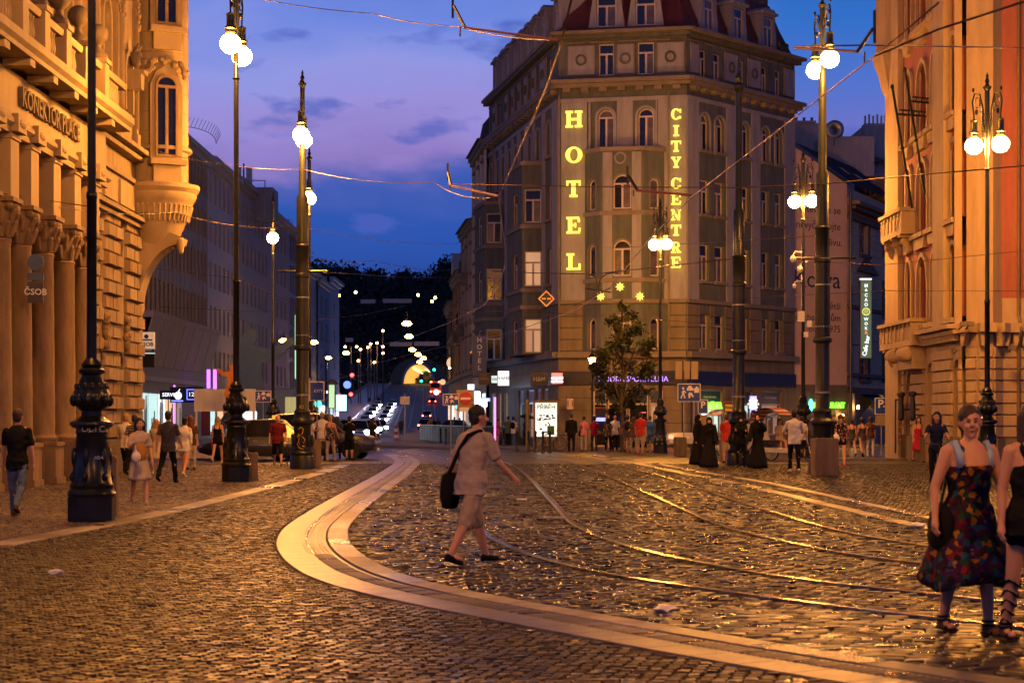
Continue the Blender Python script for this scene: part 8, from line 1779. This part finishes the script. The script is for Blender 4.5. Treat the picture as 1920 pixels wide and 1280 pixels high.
for lane, o in ((0, -9.6), (1, -6.4)):
    for i in range(9):
        yv = 250 + i * 24 + lane * 9; x = ramp_x(yv) + o * (1.0 if yv > 330 else .96); lab = f'{names[i]} oncoming car with white headlamps, {"outer lane beside the footway" if lane == 0 else "inner lane beside the white line"}'
        car(lab, x, yv, R(-90), 4.3, 1.8, 1.5, [BP, NP, SP][(i + lane) % 3], z=ramp_z(yv) + .05, head=1, far=True, group='oncoming cars on the bridge road', pitch=-.037 if yv > 335 else 0)
for i, (px, d) in enumerate(((796, 262), (799, 300), (797, 340), (800, 372), (811, 470))):
    p = wp(px, 785, d); car(['dark car with red tail lights, nearest of those driving away', 'second car driving away with red tail lights', 'third car driving away with red tail lights', 'fourth car driving away, small red tail lights', 'farthest car driving away behind the orange bus'][i], p.x, d, R(91), 4.2, 1.8, 1.5, [BP, SP, BP, NP, BP][i], z=ramp_z(d) + .05, tail=1, far=True, group='cars driving away with red tail lights', pitch=.037 if d > 335 else 0)
p = wp(816, 785, 560); bs_ = thing('bus', 'orange-red lit bus climbing towards the tunnel', 'bus', (p.x, 560, ramp_z(560) + .05)); M['busred'] = mat('glowing_bus_paint', (.5, .06, .03), .4, emit=(1, .12, .03), es=.25)  # body paint emits a little by itself, so the bus looks lit
MB().box(-1.5, 1.5, 0, 11, .5, 3.9).obj('body', M['busred'], bs_); MB().box(-1.3, 1.3, -.06, -.01, 2.0, 3.4).obj('rear_window', M['glass'], bs_)
for s in (-1, 1):
    for z in (.9, 3.7): MB().box(s * 1.2 - .25, s * 1.2 + .25, -.12, -.02, z - .15, z + .15).obj('tail_light', M['taillf'], bs_)
    for yy_ in (2, 9): MB().lathe([(.5, -.15), (.5, .15)], 12, (yy_, .5), 'x').obj('wheel', M['rubber'], bs_, T(s * 1.3, 0, 0))
# rickshaws (pedicabs) on the plaza
def pedicab(lab, px, py, rz, pr):
    x, y = gp(px, py); r = thing('pedicab', lab, 'pedicab', (x, y, 0), rz)
    # hood: curved shell
    mb = MB(); vs = []; n = 12
    for j, yw in enumerate((-.55, .55)):
        for i in range(n): a = R(-10 + 150 * i / (n - 1)); vs.append((-.1 - .75 * math.cos(a), yw, 1.25 + .75 * math.sin(a)))
    for j, yw in enumerate((-.55, .55)):
        for i in range(n): a = R(-10 + 150 * i / (n - 1)); vs.append((-.1 - .70 * math.cos(a), yw, 1.25 + .70 * math.sin(a)))
    fs = []
    for i in range(n - 1): fs += [(i, i + 1, n + i + 1, n + i), (2 * n + i, 3 * n + i, 3 * n + i + 1, 2 * n + i + 1)]
    mb.add(vs, fs); mb.obj('hood', pr, r, smooth=True)
    MB().prism([(-.85, .35), (.9, .3), (.95, .42), (-.2, .5), (-.45, .75), (-.75, 1.4), (-.95, 1.4)], -.55, .55).obj('shell', M['greyl'], r, recalc=True); MB().box(-.55, .0, -.5, .5, .62, .78).obj('seat', M['black'], r)
    for s in (-1, 1):
        w_ = MB(); w_.tube([(-.45 + .30 * math.cos(t), s * .62, .30 + .30 * math.sin(t)) for t in np.linspace(0, 6.283, 18)[:-1]], .03, 6, closed=True).obj('wheel', M['rubber'], r)
        sp_ = MB()
        for q in range(8): sp_.tube([(-.45, s * .62, .30), (-.45 + .29 * math.cos(q * .785), s * .62, .30 + .29 * math.sin(q * .785))], .006, 3)
        sp_.obj('spokes', M['steel'], r)['kind'] = 'stuff'
    MB().tube([(1.5 + .30 * math.cos(t), 0, .30 + .30 * math.sin(t)) for t in np.linspace(0, 6.283, 18)[:-1]], .03, 6, closed=True).obj('wheel', M['rubber'], r); MB().tube([(.9, 0, .4), (1.3, 0, 1.0), (1.5, 0, .3)], .03, 6).tube([(1.25, -.25, 1.05), (1.25, .25, 1.05)], .02, 5).obj('frame', M['steel'], r)
    return r
pr1 = patt('red_white_striped_canvas', [(.55, .5, .48), (.4, .05, .08)], 7, 'stripe'); pr2 = patt('pale_blue_printed_canvas', [(.5, .5, .5), (.5, .5, .5), (.08, .1, .3), (.5, .2, .2)], 3)
pedicab('pedicab with a red and white striped hood behind the women in black', 1452, 863, R(-35), pr1); pedicab('pale pedicab whose hood shows left behind the tall plain pole', 1357, 856, R(-145), pr2)
person('woman sitting in the striped pedicab with her legs out', 1462, 862, 1.66, 10, ((80, 60), (75, 50)), ((20, 8, 70), (20, 8, 70)), 0, 'beige', 'khaki', 'hotpants', 'short', 'brown', 'long', 'white', 'skin', .022, True, sit=.86)
# bicycle before the poster
def bicycle(lab, px, py, rz, mm='steel', rider=None):
    x, y = gp(px, py); r = thing('bicycle', lab, 'bicycle', (x, y, 0), rz)
    for cx in (-.52, .52):
        w_ = MB().tube([(cx + .33 * math.cos(t), 0, .345 + .33 * math.sin(t)) for t in np.linspace(0, 6.283, 24)[:-1]], .017, 5, closed=True).obj('wheel', M['rubber'], r); s_ = MB()
        for q in range(12): s_.tube([(cx, 0, .345), (cx + .32 * math.cos(q * .5236), 0, .345 + .32 * math.sin(q * .5236))], .004, 3)
        s_.obj('spokes', M['steel'], w_)['kind'] = 'stuff'
    MB().tube([(-.52, 0, .345), (-.15, 0, .85), (.38, 0, .82), (-.1, 0, .30), (-.52, 0, .345)], .018, 6).tube([(-.1, 0, .3), (-.17, 0, .92)], .018, 6).tube([(.52, 0, .345), (.36, 0, 1.0)], .018, 6).obj('frame', M[mm], r)
    MB().ell((-.19, 0, .95), (.13, .07, .035), 10, 6).obj('saddle', M['black'], r); MB().tube([(.28, -.28, 1.04), (.36, 0, 1.02), (.28, .28, 1.04)], .014, 5).obj('handlebar', M['black'], r); MB().tube([(-.1 + .09 * math.cos(t), -.02, .3 + .09 * math.sin(t)) for t in np.linspace(0, 6.28, 12)], .01, 4).tube([(-.1, -.1, .3), (.0, -.1, .16)], .012, 4).tube([(-.1, .1, .3), (-.2, .1, .44)], .012, 4).obj('crank', M['black'], r); return r
bicycle('bicycle leaning by the bollards before the long-haired blonde', 1030, 846, R(4)); bicycle('bicycle ridden by the woman in dark blue, far right', 1757, 918, R(-95), 'black')
person('dark-haired woman with glasses in a dark blue top riding a bicycle', 1756, 918, 1.68, -12, ((60, 70), (35, 30)), ((48, 14, 30), (48, 14, 30)), 12, 'navy', 'black', 'trousers', 'short', 'dark', 'long', 'black', 'skin', .014, True, sit=1.0, head=20)
# bollards
def bollard(lab, px, py, h=1.0, grp='bollards before the hotel'):
    x, y = gp(px, py); tag(MB().lathe([(.085, 0), (.085, .12), (.055, .16), (.055, h - .12), (.07, h - .1), (.07, h - .05), (.05, h), (.01, h + .03)], 10).obj('bollard', M['iron'], None, T(x, y), smooth=True, angle=40), lab, 'bollard', grp)
bl = [(826, 833, 'left of a close pair of dark bollards beside the glass barrier'), (836, 835, 'right of the close pair of dark bollards beside the glass barrier'), (846, 832, 'dark bollard just left of the walking man, third from the left'), (944, 839, 'bollard right of the woman in pink'), (969, 846, 'bollard below the umbrella, left one'), (991, 847, 'bollard left of the lit poster'), (1004, 848, 'bollard in front of the lit poster, left part'), (1018, 849, 'bollard in front of the bicycle front wheel'), (1031, 849, 'rightmost bollard, in front of the bicycle')]
for px, py, lab in bl: bollard(lab, px, py)
# glass barrier on the tram island and shelter items
br_ = thing('glass_barrier', 'long low glass and metal barrier on the tram stop island', 'barrier'); pts = [gp(787, 827), gp(823, 831), gp(870, 836), gp(925, 838), gp(955, 836)]
M['bglass'] = mat('barrier_glass', (.045, .04, .03), .5, spec=.3)
for (a, b) in zip(pts, pts[1:]):
    f = Fr(a, b); n = max(1, int(f.L / 1.6))
    for i in range(n): MB().box(i * f.L / n + .04, (i + 1) * f.L / n - .04, -.015, .015, .12, 1.1).obj('panel', M['bglass'], br_, f.M); MB().box(i * f.L / n - .03, i * f.L / n + .03, -.03, .03, 0, 1.2).obj('post', M['irong'], br_, f.M)
    MB().box(0, f.L, -.03, .03, 1.13, 1.18).obj('rail', M['steel'], br_, f.M)
post('island_post', 'thin post on the near tip of the tram island', 759, 120, 3.2, .04, 'steel'); tag(MB().box(-.3, .3, -.05, .05, 0, .5).obj('round_sign_back', M['steel'], None, Matrix.Translation(wp(759, 758, 120))), 'square pale plate on top of the thin island post', 'road sign')
sg = thing('red_white_beacon', 'red and white striped beacon on the island tip', 'beacon', (*wp(743, 785, 125)[:2], 0))
for k_ in range(5): MB().box(-.13, .13, -.04, .04, .15 + k_ * .2, .35 + k_ * .2).obj('stripe', M['white'] if k_ % 2 else MATS['sign_red'], sg)
# left street furniture: lit shelter, column kiosk, city light poster
def box3(nm, lab, cat, px, py, d, w, h, face, case='steel', dep=.3): 
    p = wp(px, py, d); r = thing(nm, lab, cat, p); MB().box(-w / 2, w / 2, 0, dep, -h / 2, h / 2).obj('case', M[case], r); MB().box(-w / 2 + .08, w / 2 - .08, -.03, -.005, -h / 2 + .08, h / 2 - .08).obj('face', face, r); return r
box3('lit_poster_case', 'bright blue-white lit poster case by the far left pavement', 'poster', 640, 755, 210, 1.3, 1.9, glow('cyan_white_light', (.3, .75, 1), 3), 'rsblue')
k_ = box3('column_kiosk', 'lit green-white advertising column with a pale hat, left street side', 'kiosk', 622, 743, 230, .8, 2.9, glow('pale_green_light', (.6, 1, .5), .8), 'stone', 1.2); MB().lathe([(.7, 1.45), (.8, 1.5), (.4, 1.9), (.1, 2.1)], 12, (0, .6)).obj('hat', M['creamd'], k_)
box3('tram_shelter', 'glazed tram shelter with a yellow lit panel', 'shelter', 552, 765, 150, 1.6, 1.9, glow('yellow_panel_light', (1, .8, .3), .4), 'steel', 2.0); box3('kiosk', 'grey street kiosk left of the yellow lit shelter panel', 'kiosk', 530, 757, 150, 1.8, 2.4, M['greyl'], 'grey', 1.5)
box3('lit_shop_front', 'cool white lit shopfront strip right of the orange board', 'shopfront', 476, 780, 150, 2.2, 2.6, M['shopwhite'], 'grey', .5)
for i, (px, py, c, s, lab) in enumerate(((533, 735, 'rglow', .8, 'red and white round lit sign left of the green pole'), (539, 740, 'wglow', .7, 'white-blue lit sign right next to the round red one'), (651, 721, 'bglow', .9, 'blue round lit clock sign on the far left pavement'), (597, 757, 'cyglow', .8, 'teal lit shop sign right of the green pole'), (606, 765, 'wglow', .7, 'small white lit window on the far left'), (612, 735, 'warm', .22, 'warm lit window high on the far left corner'), (636, 742, 'rglow', .6, 'dim red round sign at the far left'), (888, 792, 'pglow', .5, 'violet glowing disc in place of a reflection behind the walking man'), (830, 716, 'shopwarm', .5, 'amber lit sign at the far right street side'), (818, 735, 'wglow', .5, 'white-green lit sign at the far right side'), (843, 690, 'warm', .15, 'tiny wall lamp on the far right house'), (848, 680, 'shopwarm', 1.0, 'amber glowing disc in place of the lit bay of the far corner house'))):  # glowing discs stand in for the violet reflection and the amber-lit bay
    d = 165 if px > 800 and px < 900 else 225; tag(MB().lathe([(.05, -.06), (s * .5, -.05), (s * .5, .1), (.05, .12)], 12, (0, 0), 'y').obj('lit_sign_or_glow', M[c], None, Matrix.Translation(wp(px, py, d))), lab, 'sign')
# ================================================================ TREE, HILL, TUNNEL
def leaves(pts, n, s, m, nm, parent=None, Mx=None, seed=1):
    g_ = np.random.default_rng(seed); pts = np.array(pts); idx = g_.integers(0, len(pts), n); rad = pts[idx, 3:4]; C = pts[idx, :3] + g_.normal(0, .42, (n, 3)) * rad
    a = g_.normal(0, 1, (n, 3)); a /= np.linalg.norm(a, axis=1)[:, None]; b = np.cross(a, g_.normal(0, 1, (n, 3))); b /= np.linalg.norm(b, axis=1)[:, None]; sz = s * g_.uniform(.6, 1.3, (n, 1))
    V = np.stack([C - a * sz, C + b * sz * .55, C + a * sz, C - b * sz * .55], 1).reshape(-1, 3); me = bpy.data.meshes.new(nm); me.vertices.add(len(V)); me.vertices.foreach_set('co', V.ravel()); me.loops.add(n * 4); me.loops.foreach_set('vertex_index', np.arange(n * 4)); me.polygons.add(n); me.polygons.foreach_set('loop_start', np.arange(0, n * 4, 4)); me.polygons.foreach_set('loop_total', np.full(n, 4)); me.materials.append(m); me.update(); return put(nm, me, parent, Mx)
tr_ = wp(1166, 785, 92); tree = thing('street_tree', 'young leafy tree with uneven crown standing before the hotel entrance', 'tree', (tr_.x, 92, 0)); zt_ = lambda py: EYE + (HZ - py) / F * 92; xo = lambda px: (px - 1166) / F * 92
MB().tube([(0, 0, 0), (.03, 0, 1.2), (-.03, 0, 2.4), (.02, .05, 3.8), (0, 0, 5.4), (.05, 0, zt_(575))], [.10, .085, .07, .055, .035, .01], 8).obj('trunk', M['bark'], tree)
tips = [(1125, 700, 1.0), (1135, 735, .9), (1210, 655, .8), (1222, 640, .4), (1190, 620, .7), (1150, 650, .9), (1145, 600, .5), (1165, 575, .45), (1185, 590, .5), (1130, 670, .7), (1205, 700, 1.0), (1175, 690, 1.1), (1160, 740, 1.0), (1195, 735, .8), (1170, 640, .8), (1118, 690, .5), (1212, 690, .6), (1160, 612, .5), (1178, 760, .6), (1148, 765, .4)]
cl_pts = []
for px, py, w_ in tips:
    yj = random.uniform(-.8, .8) * w_; tip = Vector((xo(px), yj, zt_(py))); MB().tube([(0, 0, max(1.8, tip.z - .9 - abs(tip.x) * .6)), tuple(tip * .5 + Vector((0, 0, (tip.z - .3) * .5))), tuple(tip)], [.035, .022, .008], 5).obj('branch', M['bark'], tree)
    for j in range(5): cl_pts.append((tip.x + random.gauss(0, .20 * w_), yj + random.gauss(0, .2), tip.z + random.gauss(0, .2 * w_), .42 * w_))
leaves(cl_pts, 9500, .082, M['leaf'], 'crown', tree, seed=3)
# hill terrain beyond the river
def hz_(x, y): 
    t = max(0, min(1, (y - 745) / 190)); s = t * t * (3 - 2 * t); e = 73 + 5 * math.sin(x * .021) + 3.5 * math.sin(x * .057 + 1) + 8 * max(0, (x + 35) / 60)
    return s * e - .5
mb = MB(); nx_, ny_ = 60, 26; vs = []
for j in range(ny_):
    for i in range(nx_): x = -480 + 960 * i / (nx_ - 1); y = 742 + 330 * j / (ny_ - 1); vs.append((x, y, hz_(x, y)))
mb.add(vs, [(j * nx_ + i, j * nx_ + i + 1, (j + 1) * nx_ + i + 1, (j + 1) * nx_ + i) for j in range(ny_ - 1) for i in range(nx_ - 1)]); tag(mb.obj('hill', M['hill'], smooth=True), 'dark wooded hill closing the street', kind='structure')
tag(MB().add([(-480, 400, -.31), (480, 400, -.31), (480, 760, -.31), (-480, 760, -.31)], [(0, 1, 2, 3)]).obj('river', mat('river_water', (.01, .015, .02), .1), None), kind='structure')
pts_ = []
for i in range(2600):
    x = random.uniform(-170, 110); y = random.uniform(750, 960); r_ = random.uniform(3, 6.5); pts_.append((x, y, hz_(x, y) + r_ * .6, r_))
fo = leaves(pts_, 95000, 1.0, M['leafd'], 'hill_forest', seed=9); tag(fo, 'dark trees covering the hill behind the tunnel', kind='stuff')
for px, py, r_, lab in ((761, 508, 4.2, 'lone round tree standing above the hill crest'), (826, 500, 7.0, 'tall dark tree on the crest beside the right houses'), (838, 488, 6.5, 'highest tree, half hidden by the far right houses'), (640, 505, 4.5, 'low round tree on the crest at the left end of the hill'), (700, 508, 4.0, 'small crest tree in the middle of the hill')):
    d = 930; p = wp(px, py, d); t = thing('hill_tree', lab, 'tree', (p.x, d, p.z - r_ * 2.6), group='trees on the hill crest'); MB().tube([(0, 0, -6), (.2, 0, r_ * .9), (0, 0, r_ * 1.8)], [.8, .5, .2], 6).obj('trunk', M['bark'], t)
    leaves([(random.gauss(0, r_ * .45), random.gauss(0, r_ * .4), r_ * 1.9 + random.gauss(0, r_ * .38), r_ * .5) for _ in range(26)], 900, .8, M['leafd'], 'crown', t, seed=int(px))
for px, py, w_, lab in ((745, 565, 12, 'pale wall strip high on the hill, upper one'), (690, 566, 6, 'short pale wall left of the upper wall strip'), (752, 646, 9, 'pale arcade wall lower on the hill, left part'), (800, 645, 10, 'pale arcade wall lower on the hill, right part'), (655, 638, 3, 'small pale wall at the lower left of the hill')):
    d = 800 if py < 600 else 768; p = wp(px, py, d); tag(MB().box(-w_ / 2, w_ / 2, -1, 1, -.6, 1.0).obj('hill_wall', M['greyl'], None, Matrix.Translation(p)), lab, 'wall')
for px, py, lab in ((667, 548, 'tiny pink lamp high on the left of the hill'), (784, 553, 'tiny pink lamp high on the right of the hill'), (816, 558, 'amber lamp glowing among branches near the right houses'), (810, 565, 'dim amber lamp just below the branch-lit one'), (636, 554, 'tiny amber lamp at the left end of the hill')):
    tag(MB().ell((0, 0, 0), (.5, .5, .5), 8, 6).obj('hill_lamp', M['pendw'] if 'pink' in lab else M['pend'], None, Matrix.Translation(wp(px, py, 735))), lab, 'street lamp', 'lamps on the hill')
# tunnel
tn = thing('tunnel_portal', 'glowing yellow arched tunnel mouth at the foot of the dark hill', 'tunnel'); d = 722; c0 = wp(784.5, 718, d); r_ = 27.5 / F * d; n = 20
arc = [(c0.x - r_ * math.cos(math.pi * i / n), c0.z - .3 + r_ * 1.34 * math.sin(math.pi * i / n)) for i in range(n + 1)]; arc2 = [(c0.x - (r_ + .9) * math.cos(math.pi * i / n), c0.z - .3 + (r_ * 1.34 + .9) * math.sin(math.pi * i / n)) for i in range(n + 1)]
mb = MB(); 
for i in range(n): mb.prism([arc[i], arc[i + 1], arc2[i + 1], arc2[i]], d - 1, d + 1)
mb.obj('arch_ring', M['greyl'], tn)
M['tunw'] = mat('glowing_tunnel_tiles', (.55, .45, .25), .5, emit=(1, .5, .09), es=.75); mb = MB()  # tiles emit by themselves, standing in for lamplight on the lining
for i in range(n): a, b = arc[i], arc[i + 1]; mb.add([(a[0], d, a[1]), (b[0], d, b[1]), (b[0], d + 120, b[1]), (a[0], d + 120, a[1])], [(0, 1, 2, 3)])
mb.add([(a[0], d + 118, a[1]) for a in arc], [tuple(range(n + 1))]); mb.obj('lining', M['tunw'], tn)
mb = MB(); X0, X1, Z1 = c0.x - 16, c0.x + 13, c0.z + 11
for i in range(n): a, b = arc2[i], arc2[i + 1]; ex = lambda q: (c0.x + (q[0] - c0.x) * 1.7, c0.z - .3 + (q[1] - c0.z + .3) * 1.22); mb.prism([a, b, ex(b), ex(a)], d - .2, d + 3)
mb.obj('portal_wall', M['stone'], tn, recalc=True); MB().box(c0.x - r_, c0.x + r_, d - 4, d + 119, c0.z - .5, c0.z - .3).obj('floor', M['asphalt'], tn)
for s in (-1, 1): MB().box(c0.x + s * 2.2 - .4, c0.x + s * 2.2 + .4, d + 10, d + 100, c0.z + 5.4, c0.z + 5.6).obj('strip_light', glow('tunnel_light', (1, .7, .3), 3), tn)
